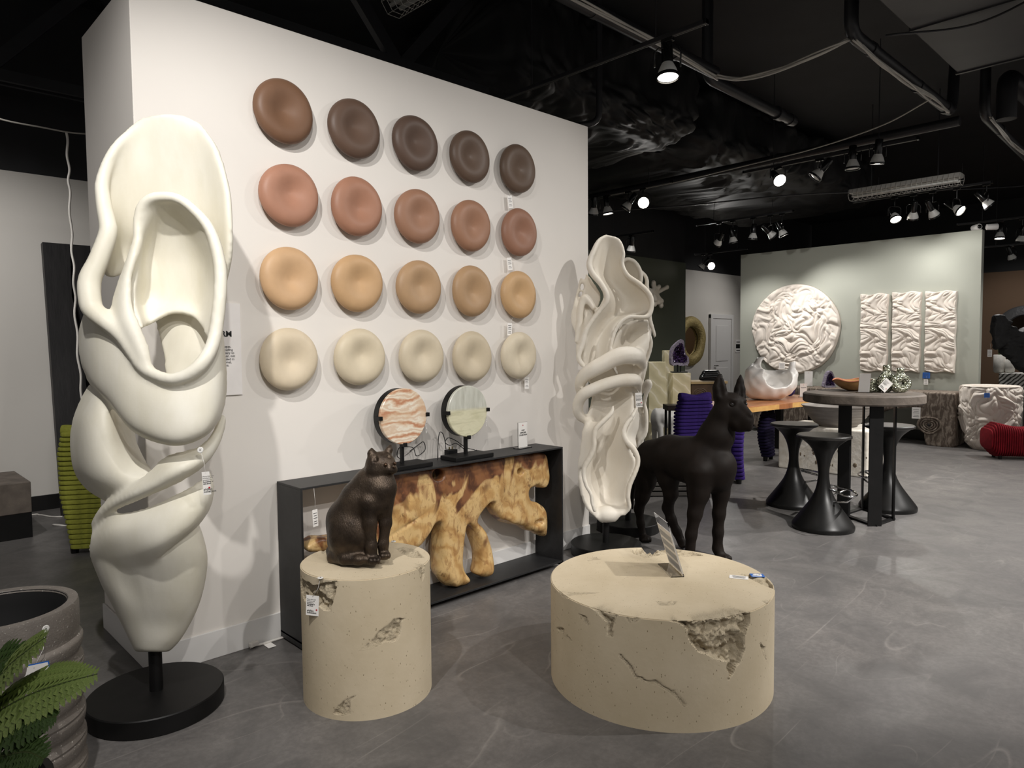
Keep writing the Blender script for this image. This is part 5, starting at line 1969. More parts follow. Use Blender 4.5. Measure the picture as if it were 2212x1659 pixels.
def make_stool():
    t = thing('bar_stool', 'stool', 'bar stool')
    pr = spline([(.235, .0), (.238, .02), (.23, .045), (.175, .12), (.125, .19), (.085, .255), (.058, .325), (.044, .4), (.042, .46), (.05, .53), (.07, .6), (.105, .665), (.155, .713), (.195, .74)], 60)
    MB().lathe([tuple(p) for p in pr], 56).build('pedestal', STOOLM, t, smooth=True, sharp=50)
    MB().lathe([(.19, .733), (.207, .74), (.208, .755), (.2, .762), (.0, .764)], 56, caps=False).build('seat', SEATM, t, smooth=True, sharp=40)
    ring = []
    for a_ in np.linspace(-.9, .9, 17):
        ring.append((.21 * math.cos(a_) + .03, .26 * math.sin(a_), .3))
    fr = MB().tube([(.04, -.06, .33)] + [(.1, -.2, .31)] + ring + [(.1, .2, .31), (.04, .06, .33)], .0095, 8).build('footrest', CHROME, t, smooth=True)
    MB().tube([(.03, -.055, .22), (.14, -.15, .25), (.21, -.12, .295)], .008, 8).build('brace', CHROME, t, smooth=True)
    MB().tube([(.03, .055, .22), (.14, .15, .25), (.21, .12, .295)], .008, 8).build('brace', CHROME, t, smooth=True)
    MB().lathe([(.062, .2), (.066, .205), (.066, .235), (.058, .24)], 24).build('collar', CHROME, t, smooth=True)
    return t


st = make_stool()
for k, (px, py, rz, lab) in enumerate(((1777, 1156, -.15, 'black hourglass bar stool nearest the camera, in front of the bar table'), (1713, 1103, .25, 'black hourglass bar stool at the left behind the nearest stool'), (1917, 1111, 2.5, 'black hourglass bar stool at the right behind the bar table legs'))):
    p = onz(px, py)
    nrm = p[:2] / np.linalg.norm(p[:2])
    p = p[:2] + nrm * .235
    o = st if k == 0 else copy_tree(st)
    o.location = (p[0], p[1], 0)
    o.rotation_euler = (0, 0, rz + YAW - PI / 2)
    tag(o, lab, 'bar stool', 'hourglass stools around the bar table')

# things on the bar table
def onto(px, py, z):
    return onz(px, py, z)


BOWLW = simple('turned_maple', (186, 146, 96), .35, c2=(156, 112, 70), scale=6)
c = onto(1856, 845, TBZ)
c = c + np.array([.05, .05, 0])
t = thing('wood_bowl', 'wide golden wooden bowl with a live edge rim on the bar table', 'bowl', (c[0], c[1], TBZ))
n = 64
th = np.linspace(0, 2 * PI, n, endpoint=False)
pr = spline([(.05, .0), (.1, .015), (.15, .05), (.185, .093), (.188, .098), (.178, .092), (.14, .052), (.09, .02), (.0, .012)], 40)
Gd = np.array([[(r_ * math.cos(a_), r_ * math.sin(a_), max(z_, 0) + .008 * math.sin(5 * a_ + 1) * (r_ / .19) ** 4) for a_ in th] for r_, z_ in pr])
mb = MB().grid(Gd, closed_u=True)
mb.f.append(tuple(range(n))[::-1])
mb.build('bowl', BOWLW, t, smooth=True)
Gd = np.array([[(r_ * math.cos(a_), r_ * math.sin(a_), .095 + z_ + .008 * math.sin(5 * a_ + 1)) for a_ in th] for r_, z_ in ((.178, .0), (.183, .006), (.19, .004), (.191, -.004), (.178, .0))])
MB().grid(Gd, closed_u=True).build('live_edge', simple('bark_edge', (196, 128, 96), .7, c2=(150, 88, 62), scale=40), t, smooth=True)


def m_mosaic():
    t = NT('mirror_mosaic')
    vo = t.n('ShaderNodeTexVoronoi', feature='F1')
    vo.inputs['Scale'].default_value = 95
    t.l(t.coord(), vo.inputs['Vector'])
    t.set(color=t.ramp(vo.outputs['Color'], [(.2, lin((70, 74, 58))), (.5, lin((150, 152, 128))), (.85, lin((230, 230, 214)))]), rough=.18, metal=.75)
    t.bump(vo.outputs['Distance'], .8, .01)
    return t.m


MOS = m_mosaic()


def ring_vase(px, py, hgt, w, rz, lab):
    c = onto(px, py, TBZ)
    t = thing('mosaic_vase', lab, 'vase', (c[0], c[1], TBZ), rz)
    S = SDF((-.13, -.07, 0), (.13, .07, hgt + .02), .0055)
    zc = hgt * .42
    for q in range(28):
        a0, a1 = 2 * PI * q / 28, 2 * PI * (q + 1) / 28
        rq = lambda a: .029 if math.sin(a) > -.2 else .034
        S.cone((w * math.cos(a0), 0, zc + zc * .62 * math.sin(a0)), (w * math.cos(a1), 0, zc + zc * .62 * math.sin(a1)), rq(a0), rq(a1), .01)
    S.cone((0, 0, zc + zc * .6), (0, 0, hgt - .02), .04, .026, .02)
    S.cone((0, 0, hgt - .02), (0, 0, hgt), .026, .03, .008)
    S.cone((0, 0, hgt - .03), (0, 0, hgt + .05), .016, .02, .0, 'sub')
    S.cut((0, 0, .002), (0, 0, -1))
    V, Qd = S.mesh()
    link('vase_body', np_mesh(V, Qd, MOS), t)
    return t


ring_vase(1914, 847.5, .215, .066, YAW - PI / 2 + .5, 'mosaic ring vase standing behind the diamond price tag on the bar table')
ring_vase(1944, 848, .19, .066, YAW - PI / 2 + .2, 'rightmost mosaic ring vase on the bar table')
ring_vase(1888, 847, .1, .03, YAW - PI / 2, 'small mosaic vase peeking out behind the wooden bowl')
c = onto(1866, 849, TBZ)
t = acrylic_sign((c[0], c[1], TBZ), YAW - 1.15 + PI / 2 + .9, .09, .17, [], 'leaning acrylic sign holder seen edge on, beside the wooden bowl', .02, -.25)

# ================================================================== stone block with grey bowl
TRAV = simple('white_travertine', (226, 221, 211), .75, c2=(208, 200, 186), scale=14, bump=.5, bscale=18, bdist=.012)
pl, pr_ = onz(1677, 1011), onz(1880, 1031)
bx = 8.16
zt = onX(1790, 925, bx)[2]
t = thing('stone_plinth', 'low pitted white stone block behind the bar stools', 'plinth', (bx + .35, (pl[1] + pr_[1]) / 2, 0))
ww = abs(pl[1] - pr_[1])
MB().box((0, 0, zt / 2), (.7, ww, zt)).build('block', TRAV, t, bevel=.02, bseg=3)
random.seed(8)
PITM = simple('travertine_pit', (96, 84, 68), .9)
for q in range(26):
    s_ = random.uniform(.008, .03)
    MB().lathe([(s_, 0), (s_ * .6, .006)], 7, Matrix.Translation((-.351, random.gauss(.0, .2) * ww / 1.1, random.uniform(.08, zt - .06))) @ Matrix.Rotation(-PI / 2, 4, 'Y') @ Matrix.Scale(random.uniform(.4, 1), 4, (0, 1, 0))).build('pit', PITM, t)
c = onX(1808, 931, bx + .3)
GREYB = simple('grey_carved_bowl', (132, 126, 120), .6, c2=(112, 106, 101), scale=5, stretch=(1, 1, 9), bump=.3, bscale=12, bdist=.01)
t = thing('grey_bowl', 'wide grey ridged bowl on the white stone block', 'bowl', (c[0], c[1], zt))
pr = spline([(.2, .0), (.27, .06), (.33, .14), (.385, .235), (.39, .245), (.37, .235), (.3, .12), (.2, .05), (.0, .04)], 60)
MB().lathe([(r_ * (1 + .012 * math.sin(z_ * 190)), max(z_, 0)) for r_, z_ in pr], 72, caps=False).build('bowl', GREYB, t, smooth=True)
MB().lathe([(.0, .0005), (.2, .0005), (.2, .004)], 48, caps=False).build('foot', GREYB, t)

# ================================================================== live edge dining table, vessel and small things on it
def m_slab():
    t = NT('live_edge_wood')
    v = t.coord((.35, 2.2, 1))
    n = t.noise(v, 4, 5, .6, 1.0)
    t.set(color=t.ramp(n, [(.3, lin((132, 84, 54))), (.5, lin((170, 112, 72))), (.7, lin((196, 140, 92)))]), rough=.3, spec=.5)
    return t.m


DTZ = .745
f1, f2 = onz(1606, 893, DTZ - .07), onz(1830, 868, DTZ - .07)
b1 = f1 + np.array([2.3, .35, 0])
dirv = (f2 - f1)[:2]
dirv /= np.linalg.norm(dirv)
nrm = np.array([-dirv[1], dirv[0]])
if nrm @ GF[:2] < 0:
    nrm = -nrm
t = thing('dining_table', 'live edge wooden dining table on black legs behind the dog', 'dining table', (f1[0], f1[1], 0))
poly = []
for s_ in np.linspace(-.1, 2.35, 30):
    poly.append(dirv * s_ * 1.0 + nrm * (.02 * math.sin(s_ * 5) + .012 * math.sin(s_ * 13)))
for s_ in np.linspace(2.35, -.1, 30):
    poly.append(dirv * s_ + nrm * (.82 + .03 * math.sin(s_ * 4 + 1)))
L_ = np.linalg.norm((f2 - f1)[:2])
poly = [p for p in poly]
MB().prism([tuple(p) for p in poly], DTZ - .07, DTZ).build('table_top', m_slab(), t, bevel=.006)
pl2 = onz(1594, 1017)
MB().prism([tuple(p * np.array([1, 1])) for p in [poly[0] - nrm * .004, poly[14] - nrm * .004, poly[29] - nrm * .004, poly[29] + nrm * .0, poly[14], poly[0]]], DTZ - .066, DTZ - .006).build('edge_band', simple('sapwood_edge', (214, 170, 104), .45, c2=(196, 148, 84), scale=8), t)
for s_, n_ in ((pl2[0] - f1[0], pl2[1] - f1[1]), (1.9 * dirv[0] + .2 * nrm[0], 1.9 * dirv[1] + .2 * nrm[1]), (1.9 * dirv[0] + .7 * nrm[0], 1.9 * dirv[1] + .7 * nrm[1]), (pl2[0] - f1[0] + .65 * nrm[0], pl2[1] - f1[1] + .65 * nrm[1])):
    MB().box((s_, n_, (DTZ - .07) / 2), (.09, .09, DTZ - .07)).build('leg', BLACK, t, bevel=.002)

# white torn vessel
GG = 9.42
c0 = gd(1660, 862, GG)
c0[2] = DTZ
S = PS(c0 + np.array([-.5, -.5, -.02]), c0 + np.array([.5, .5, .64]), .0125)
S.pe((1662, 826, GG), 55, 40, .31, .02)
S.pc([(1632, 835, GG, 24), (1630, 805, GG, 20), (1640, 782, GG + .02, 9), (1650, 776, GG, 5)], .05)
S.pc([(1700, 835, GG - .04, 14), (1711, 808, GG - .05, 9), (1710, 790, GG - .04, 6), (1716, 784, GG - .02, 4)], .03)
S.pe((1678, 812, GG - .2), 34, 26, .34, .012, 'sub')
S.pe((1676, 790, GG - .05), 30, 26, .3, .02, 'sub')
S.pe((1640, 790, GG - .16), 8, 7, .1, .01, 'sub')
P3 = S._win(S.lo, S.lo + S.h * S.n, 0)[1]
S.f += (.007 * Noise(61, 3, 16.)(P3) + .004 * Noise(62, 3, 40.)(P3)).astype(np.float32)
S.cut((0, 0, DTZ + .001), (0, 0, -1))
V, Qd = S.mesh()
tag(link('torn_vessel', np_mesh(V - c0, Qd, simple('white_glazed_cast', (238, 234, 229), .35)), loc=c0), 'white torn-edged vessel on the dining table behind the dog', 'vessel')


def amethyst(name, lab, c, w, h, d, seed, dome=False):
    t = thing(name, lab, 'amethyst', tuple(c), YAW - PI / 2)
    r_ = np.random.RandomState(seed)
    if dome:
        out = [(-.5, 0), (-.46, .4), (-.3, .8), (-.05, 1), (.2, .95), (.42, .6), (.5, .1), (.48, 0)]
    else:
        out = [(-.47, .06), (-.5, .45), (-.4, .72), (-.05, .95), (.1, 1), (.22, .93), (.26, .7), (.34, .45), (.5, .3), (.48, .06), (.1, .0), (-.2, .02)]
    Qp = spline([(x * w, z * h) for x, z in out], 60, True)
    Qi = (Qp - Qp.mean(0)) * .76 + Qp.mean(0)
    n = len(Qp)
    mb = MB()
    jit = lambda a: a * (1 + r_.normal(size=(n, 1)) * .03)
    L0 = np.c_[jit(Qp - Qp.mean(0)) + Qp.mean(0), np.zeros(n)]
    rows = [np.c_[Qp[:, 0], np.full(n, d), Qp[:, 1]], np.c_[L0[:, 0], np.full(n, d * .5), L0[:, 1]], np.c_[L0[:, 0], np.zeros(n), L0[:, 1]], np.c_[Qi[:, 0], np.full(n, .006), Qi[:, 1]]]
    mb.grid(np.array(rows), closed_u=True, flip=True)
    mb.f.append(tuple(range(n)))
    mb.build('rind', simple('grey_geode_rind', (150, 142, 158), .6, c2=(98, 90, 106), scale=60, bump=.5, bscale=90), t)
    mb = MB()
    cen = Qi.mean(0)
    for k in range(240):
        a, rr_ = r_.rand() * 2 * PI, math.sqrt(r_.rand()) * .98
        i_ = int(a / (2 * PI) * n)
        p = cen + (Qi[i_] - cen) * rr_
        s_ = r_.uniform(.5, 1) * .05 * w
        dep_ = d * .55 * (1 - rr_ ** 2)
        M = Matrix.Translation((p[0], dep_, p[1])) @ Matrix.Rotation(PI / 2 + r_.normal() * .5, 4, 'X') @ Matrix.Rotation(r_.normal() * .5, 4, 'Y')
        mb.lathe([(s_, -s_), (s_, s_ * .4), (.001, s_ * 1.5)], 6, M)
    mb.build('crystals', simple('amethyst_crystal', (62, 42, 84), .15, c2=(34, 20, 50), scale=30, spec=.7), t)['kind'] = 'stuff'
    return t


c = onz(1793, 842, DTZ + .0)
amethyst('amethyst_dome', 'small domed amethyst cluster standing behind the bar table top', tuple(onX(1793, 845, 11.6) * np.array([1, 1, 0]) + np.array([0, 0, .782])), .17, .26, .1, 5, True)
c = onz(1735, 858, DTZ)
acrylic_sign((c[0], c[1], DTZ), YAW - PI / 2, .1, .19, ['COLLECTION'], 'small white standing card at the end of the dining table', .02, 0, .012)
c = onz(1726, 856, DTZ)
GEODE = simple('purple_agate', (62, 50, 110), .2)
o = MB().lathe([(.0, .0), (.06, .0), (.07, .006), (.06, .012), (.0, .012)], 24, Matrix.Translation((0, 0, .07)) @ Matrix.Rotation(PI / 2, 4, 'X')).build('agate_slice', GEODE, loc=(c[0] - .03, c[1] + .12, DTZ), rot=(0, 0, YAW - PI / 2), smooth=True, sharp=30)
tag(o, 'dark purple agate slice standing behind the white card', 'agate')
t = acrylic_sign(tuple(onX(1746, 845, 11.6) * np.array([1, 1, 0]) + np.array([0, 0, .782])), YAW - PI / 2, .14, .25, [], 'clear acrylic block standing on the weathered wood console', .02, 0)

# ================================================================== ribbed chairs
def m_felt(name, c):
    return simple(name, c, .85, c2=tuple(int(x * .8) for x in c), scale=20, spec=.15)


def rib_chair(name, lab, loc, rz, mat, n, w, d, z0, z1, lean, foot=True, seat=True, slats=0):
    """chair back built from stacked fabric ribs, wavy top; ribs are separate parts sharing one mesh"""
    t = thing(name, lab, 'chair', loc, rz)
    m = 28
    th = np.linspace(0, 2 * PI, m, endpoint=False)
    hz = (z1 - z0) / n
    rows = []
    for r_, z_ in ((.9, 0), (.98, .15), (1, .45), (.98, .8), (.9, 1.0)):
        rows.append([(w / 2 * r_ * np.sign(math.cos(a)) * abs(math.cos(a)) ** .35, (d / 2 * (r_ if r_ > .9 else r_ * .9)) * np.sign(math.sin(a)) * abs(math.sin(a)) ** .6, z_ * hz) for a in th])
    mb = MB().grid(np.array(rows), closed_u=True)
    mb.f.append(tuple(range(m))[::-1])
    mb.f.append(tuple(range(4 * m, 5 * m)))
    me = mesh_from(mb.v, mb.f, mat, True, 'rib', 45)
    for k in range(n):
        f_ = k / max(1, n - 1)
        o = link('rib', me, t, (0, lean * math.sin(f_ * PI * .9), z0 + k * hz))
        o.scale = (.62 + .38 * min(1, f_ * 2.2) - (.18 * max(0, f_ - .82) / .18), 1, 1)
    # saddle-shaped top roll
    P_ = [(-w * .4 + w * .8 * s_, lean * .3, z1 - .012 + .022 * math.cos(s_ * 2 * PI)) for s_ in np.linspace(0, 1, 24)]
    MB().tube(P_, [d * .4 * (.55 + .45 * math.sin(PI * min(1, max(0, s_)))) for s_ in np.linspace(.05, .95, 24)], 16).build('top_roll', mat, t, smooth=True)
    if seat:
        ns = 9
        for k in range(ns):
            MB().box((0, d * .5 + .04 + k * .045, .42 + .012 * math.cos(k)), (w * .96, .036, .1)).build('seat_rib', mat, t, bevel=.014, bseg=3)
        for sx_ in (-1, 1):
            MB().tube([(sx_ * w * .38, d + .36, .4), (sx_ * w * .4, d + .4, .0)], .022, 8).build('leg', BLACK, t)
    if foot:
        for sx_ in (-1, 1):
            MB().lathe([(.026, 0), (.03, z0 + .01)], 12, Matrix.Translation((sx_ * w * .26, 0, 0))).build('foot', BLACK, t)
    return t


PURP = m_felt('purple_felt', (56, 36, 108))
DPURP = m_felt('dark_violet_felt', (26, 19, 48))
GREEN = m_felt('green_felt', (146, 148, 62))
c = gd(1501, 960, 7.3)
rib_chair('ribbed_chair', 'purple ribbed felt chair behind the dog with a wavy top', (c[0], c[1], 0), YAW - PI / 2 + .25, PURP, 24, .44, .14, .06, .95, .03)
c = gd(1596, 985, 7.55)
rib_chair('ribbed_chair', 'purple ribbed chair edge showing between the dog chest and the table leg', (c[0], c[1], 0), YAW - PI / 2 + 1.3, PURP, 13, .3, .13, .04, .62, .02, seat=False)
c = gd(1660, 935, 9.0)
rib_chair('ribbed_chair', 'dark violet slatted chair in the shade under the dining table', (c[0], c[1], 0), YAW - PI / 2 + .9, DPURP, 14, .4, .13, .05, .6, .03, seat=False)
c = gd(1795, 900, 9.3)
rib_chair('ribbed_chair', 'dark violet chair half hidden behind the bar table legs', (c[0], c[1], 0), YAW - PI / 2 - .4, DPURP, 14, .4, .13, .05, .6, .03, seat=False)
# lime chair at the far left: seen along its back
c = onz(178, 1200)
rib_chair('ribbed_chair', 'lime green ribbed felt chair behind the swirled ivory sculpture', (c[0] + .07, c[1] + .07, 0), -.5, GREEN, 24, .4, .15, .04, .9, .05)

# ================================================================== red ribbed stool at the right edge
RED = m_felt('crimson_felt', (124, 20, 32))
c = gd(2203, 985, 8.95)
t = thing('ribbed_stool', 'crimson ribbed felt stool cut by the right picture edge', 'stool', (c[0], c[1], 0), YAW - PI / 2 - .25)
n_s = 30
for k in range(n_s):
    f_ = k / (n_s - 1) * 2 - 1
    x = f_ * .38
    hh_ = .455 - .05 * math.cos(f_ * PI * .5) ** 2 + .02 * f_ * f_ - (.09 * max(0, abs(f_) - .8) / .2)
    bt = .03 + (.09 * max(0, abs(f_) - .8) / .2)
    mb = MB()
    sec = []
    for a in np.linspace(0, 2 * PI, 24, endpoint=False):
        ca, sa = math.cos(a), math.sin(a)
        sec.append((.2 * np.sign(ca) * abs(ca) ** .5, (hh_ - bt) / 2 * np.sign(sa) * abs(sa) ** .55 + (hh_ + bt) / 2))
    pinch = 1 - .22 * math.cos(f_ * PI / 2)
    rows = [[(x + dx_, y_ * sc_ * pinch, (z_ - .25) * sc_ + .25) for y_, z_ in sec] for dx_, sc_ in ((-.0125, .93), (-.006, 1.0), (.006, 1.0), (.0125, .93))]
    mb.grid(np.array(rows), closed_u=True, flip=True)
    mb.f.append(tuple(range(24)))
    mb.f.append(tuple(range(72, 96))[::-1])
    mb.build('rib', RED, t, smooth=True, sharp=60)
for sx_ in (-.26, .26):
    for sy_ in (-.1, .1):
        MB().lathe([(.02, 0), (.022, .06)], 10, Matrix.Translation((sx_, sy_, 0))).build('foot', BLACK, t)

# ================================================================== right edge: burnt wood, striped marble table, pots, ring
CHAR = simple('charred_wood', (26, 26, 27), .6, c2=(40, 40, 42), scale=10, bump=.7, bscale=20, bdist=.02)
XB = 12.95
OUTB = [(2136, 700), (2138, 682), (2150, 676), (2166, 678), (2170, 690), (2180, 694), (2176, 703), (2188, 706), (2196, 714), (2215, 706), (2240, 712), (2262, 730), (2270, 760), (2250, 790), (2222, 806), (2200, 800), (2180, 784), (2166, 770), (2158, 757), (2164, 750), (2148, 757), (2142, 745), (2136, 725)]
gB = 10.75
Qp = np.array([(((x - 2200) / FOC * gB), gd(x, y, gB)[2]) for x, y in OUTB])
Qp = spline(Qp, 120, True)
S = SDF((-.5, -.14, Qp[:, 1].min() - .05), (.55, .14, Qp[:, 1].max() + .05), .011)
xs, ys, zs = [S.lo[i] + S.h * np.arange(S.n[i]) for i in range(3)]
XX, ZZ = np.meshgrid(xs, zs, indexing='ij')
d2 = poly_sdf(Qp, np.stack([XX, ZZ], -1))
dy = np.abs(ys) - .07
A3 = d2[:, None, :] + 0 * dy[None, :, None]
B3_ = dy[None, :, None] + 0 * A3
hh = np.clip(.5 - .5 * (B3_ - A3) / .06, 0, 1)
F3 = B3_ + (A3 - B3_) * hh + .06 * hh * (1 - hh)
P3 = np.stack(np.meshgrid(xs, ys, zs, indexing='ij'), -1)
S.f = (F3 + .008 * Noise(91, 3, 18.)(P3) + .006 * np.abs(Noise(92, 3, 50.)(P3))).astype(np.float32)
V, Qd = S.mesh()
c = gd(2200, 900, gB)
t = thing('charred_sculpture', 'large charred black wood sculpture cut by the right picture edge', 'sculpture', (c[0], c[1], 0), YAW - PI / 2)
link('wood_form', np_mesh(V, Qd, CHAR), t)
zb = Qp[:, 1].min()
MB().tube([(.1, 0, .02), (.1, 0, zb + .1)], .02, 12).build('post', BLACK, t)
MB().lathe([(.2, 0), (.2, .03), (.19, .035)], 40, Matrix.Translation((.1, 0, 0))).build('base', BLACK, t)


def m_zebra():
    t = NT('striped_marble')
    wv = t.n('ShaderNodeTexWave', wave_type='BANDS', bands_direction='DIAGONAL')
    wv.inputs['Scale'].default_value = 9
    wv.inputs['Distortion'].default_value = 3.5
    wv.inputs['Detail'].default_value = 4
    t.l(t.coord(), wv.inputs['Vector'])
    t.set(color=t.ramp(wv.outputs[0], [(.2, lin((60, 58, 55))), (.45, lin((205, 203, 198))), (.9, lin((228, 226, 222)))]), rough=.3)
    return t.m


gZ = 11.3
c = gd(2190, 960, gZ)
zt_, zm, zb = gd(2190, 807, gZ)[2], gd(2190, 852, gZ)[2], gd(2190, 858, gZ)[2]
t = thing('marble_console', 'console with striped black and white marble top block at the right edge', 'console table', (c[0], c[1], 0), .0)
wz = 1.3
MB().box((.3, -.45, (zt_ + zm) / 2), (.6, wz + .06, zt_ - zm)).build('marble_block', m_zebra(), t, bevel=.006)
RIBW = simple('white_fluted_cabinet', (222, 218, 212), .6)
MB().box((.3, -.45, zm / 2), (.54, wz - .02, zm - .002)).build('cabinet', RIBW, t)
for k in range(40):
    MB().lathe([(.017, .02), (.017, zm - .03)], 8, Matrix.Translation((.03, -.45 - wz / 2 + .03 + k * (wz - .06) / 39, 0))).build('flute', RIBW, t, smooth=True, sharp=40)
POT = simple('white_stone_pot', (226, 223, 217), .6, c2=(206, 203, 197), scale=30)
for k, (px, w_, lab) in enumerate(((2158, .085, 'white stone pot with grass on the striped marble console'), (2181, .07, 'plain white stone pot right of the grass pot'))):
    p = onX(px, 807, c[0] + .2)
    tt = thing('stone_pot', lab, 'pot', (p[0], p[1], zt_))
    hp = .3 if k == 0 else .22
    MB().lathe([(w_ * .7, .0), (w_ * .95, .03), (w_, .12), (w_, hp - .01), (w_ * .93, hp), (w_ * .85, hp - .03), (0, hp - .04)], 28, caps=False).build('pot', POT, tt, smooth=True, sharp=50)
    if k == 0:
        rg = random.Random(3)
        for q in range(34):
            a, l_ = rg.random() * 6.28, rg.uniform(.12, .2)
            MB().tube([(0, 0, hp - .05), (.02 * math.cos(a), .02 * math.sin(a), hp + l_ * .5), (.06 * math.cos(a), .06 * math.sin(a), hp + l_)], [.004, .003, .0008], 4).build('grass_blade', simple('grass_green', (70, 92, 48), .6), tt)
c = onX(2214, 716, 19.58)
r0 = abs(onX(2214, 660, 19.58)[2] - c[2])
t = thing('ring_mirror', 'grey textured ring on the brown wall behind the charred wood', 'mirror', (19.59, c[1], c[2]))
M = Matrix.Rotation(-PI / 2, 4, 'Y')
MB().lathe([(r0 * .62, 0), (r0, 0), (r0, .05), (r0 * .95, .07), (r0 * .66, .06), (r0 * .62, .02)], 72, M, caps=False).build('ring', simple('grey_hammered_metal', (92, 92, 94), .45, .4, bump=.5, bscale=14, bdist=.02), t, smooth=True, sharp=40)
MB().lathe([(0, .004), (r0 * .63, .004)], 48, M, caps=False).build('mirror_glass', simple('smoked_mirror', (60, 50, 42), .1, .8), t)

# ================================================================== middle distance: onyx pedestals, geode, mirror, cabinet
def m_onyxped():
    t = NT('cream_onyx_panel')
    wv = t.n('ShaderNodeTexWave', wave_type='BANDS', bands_direction='DIAGONAL')
    wv.inputs['Scale'].default_value = 3.2
    wv.inputs['Distortion'].default_value = 5
    wv.inputs['Detail'].default_value = 3
    t.l(t.coord((1, 1, 1)), wv.inputs['Vector'])
    t.set(color=t.ramp(wv.outputs[0], [(.0, lin((196, 186, 150))), (.6, lin((208, 198, 162))), (.93, lin((212, 203, 170))), (.98, lin((228, 220, 196)))]), rough=.4)
    return t.m


ONP = m_onyxped()
for k, (xl, xr, yt, g, lab) in enumerate(((1399, 1439, 782, 9.0, 'left cream onyx pedestal beside the ribbon sculptures'), (1434, 1456, 757, 10.2, 'tallest cream onyx pedestal behind the other two'), (1450, 1493, 806, 9.1, 'right cream onyx pedestal carrying the amethyst'))):
    a, b = gd(xl, yt, g), gd(xr, yt, g)
    w_ = np.linalg.norm(a - b) * .93
    cc = (a + b) / 2 + GF * w_ / 2
    o = MB().box((0, 0, a[2] / 2), (w_, w_, a[2])).build('onyx_pedestal', ONP, loc=(cc[0], cc[1], 0), rot=(0, 0, YAW - PI / 2 + .06), bevel=.006)
    tag(o, lab, 'pedestal', 'cream onyx pedestals')
    if k == 2:
        t = thing('amethyst_stand', 'purple amethyst geode on a black stand on the right onyx pedestal', 'amethyst', (cc[0], cc[1], a[2]), YAW - PI / 2)
        MB().box((0, 0, .008), (.2, .12, .016)).build('base_plate', BLACK, t)
        for s_ in (-.02, .02):
            MB().box((s_, 0, .055), (.014, .014, .1)).build('stem', BLACK, t)
        am = amethyst('geode', 'x', (0, 0, .09), .23, .34, .12, 9)
        del am['label']
        del am['category']
        am.parent = t
        am.location = (0, -.05, .09)
        am.rotation_euler = (0, 0, 0)

GOLD = simple('hammered_gold', (190, 172, 118), .55, .35, c2=(150, 132, 82), scale=30, bump=.8, bscale=30, bdist=.02)
c = onY(1489, 736, 8.42)
ax_, bz_ = abs(onY(1517, 736, 8.42)[0] - c[0]), abs(onY(1489, 683, 8.42)[2] - c[2])
t = thing('gold_mirror', 'oval gold framed mirror on the far wall left of the door', 'mirror', (c[0], 8.42, c[2]))
n = 64
rows = []
for s_, d_ in ((1.0, 0), (1.02, .05), (.96, .1), (.75, .11), (.6, .08), (.57, .02)):
    rows.append([(ax_ * s_ * math.cos(a) * (1 + .03 * math.sin(5 * a)), -d_, bz_ * s_ * math.sin(a) * (1 + .02 * math.sin(3 * a))) for a in np.linspace(0, 2 * PI, n, endpoint=False)])
MB().grid(np.array(rows), closed_u=True).build('frame', GOLD, t, smooth=True)
MB().add([(ax_ * .59 * math.cos(a), -.012, bz_ * .59 * math.sin(a)) for a in np.linspace(0, 2 * PI, n, endpoint=False)], [tuple(range(n))]).build('mirror_glass', simple('mirror_silver', (200, 190, 165), .04, 1.0), t)

c = onY(1589, 748, 8.42)
t = thing('wall_notice', 'small framed notice on the far wall beside the pale door', 'sign', (c[0] + .12, 8.42, c[2]))
MB().box((0, -.008, 0), (.3, .014, .3)).build('board', PAPER, t)
MB().box((0, -.016, -.0), (.26, .003, .1)).build('photo_strip', INK, t)
for z_ in (.1, -.1):
    MB().box((0, -.016, z_), (.22, .003, .02)).build('print_line', GREYINK, t)

CARV = simple('dark_carved_wood', (92, 68, 44), .5, c2=(70, 50, 32), scale=8)
a, b = gd(1490, 824, 10.6), gd(1568, 824, 10.6)
w_ = np.linalg.norm(a - b)
cc = (a + b) / 2 + GF * .22
t = thing('carved_cabinet', 'carved brown wood cabinet under the black bag sculpture', 'cabinet', (cc[0], cc[1], 0), YAW - PI / 2 + .1)
MB().box((0, 0, a[2] / 2 - .02), (w_, .42, a[2] - .04)).build('body', CARV, t, bevel=.006)
MB().box((0, 0, a[2] - .02), (w_ + .03, .46, .04)).build('top', simple('pale_wood_top', (186, 160, 116), .4), t, bevel=.005)
for s_ in (-.25, .25):
    for r_ in (.1, .075, .045):
        MB().lathe([(r_, 0), (r_ + .012, .008), (r_ + .024, 0)], 28, Matrix.Translation((s_ * w_, -.21, a[2] - .22)) @ Matrix.Rotation(PI / 2, 4, 'X'), caps=False).build('carved_ring', CARV, t, smooth=True)
S = PS(gd(1536, 812, 10.6) - np.array([.3, .3, .16]), gd(1536, 812, 10.6) + np.array([.3, .3, .16]), .0095)
S.pc([(1519, 815, 10.6, 8), (1552, 815, 10.6, 8)], .02)
S.pc([(1522, 806, 10.6, 6), (1549, 805, 10.6, 6)], .02)
S.pc([(1514, 818, 10.58, 4), (1557, 812, 10.58, 4)], .02)
S.pe((1536, 812, 10.45), 12, 4, .05, .02, 'sub')
S.cut((0, 0, a[2] + .002), (0, 0, -1))
V, Qd = S.mesh()
c = gd(1536, 812, 10.6)
tag(link('bag_sculpture', np_mesh(V - c, Qd, simple('gloss_black_cast', (14, 14, 15), .2, spec=.6)), loc=c), 'glossy black clutch shaped sculpture on the carved cabinet', 'sculpture')

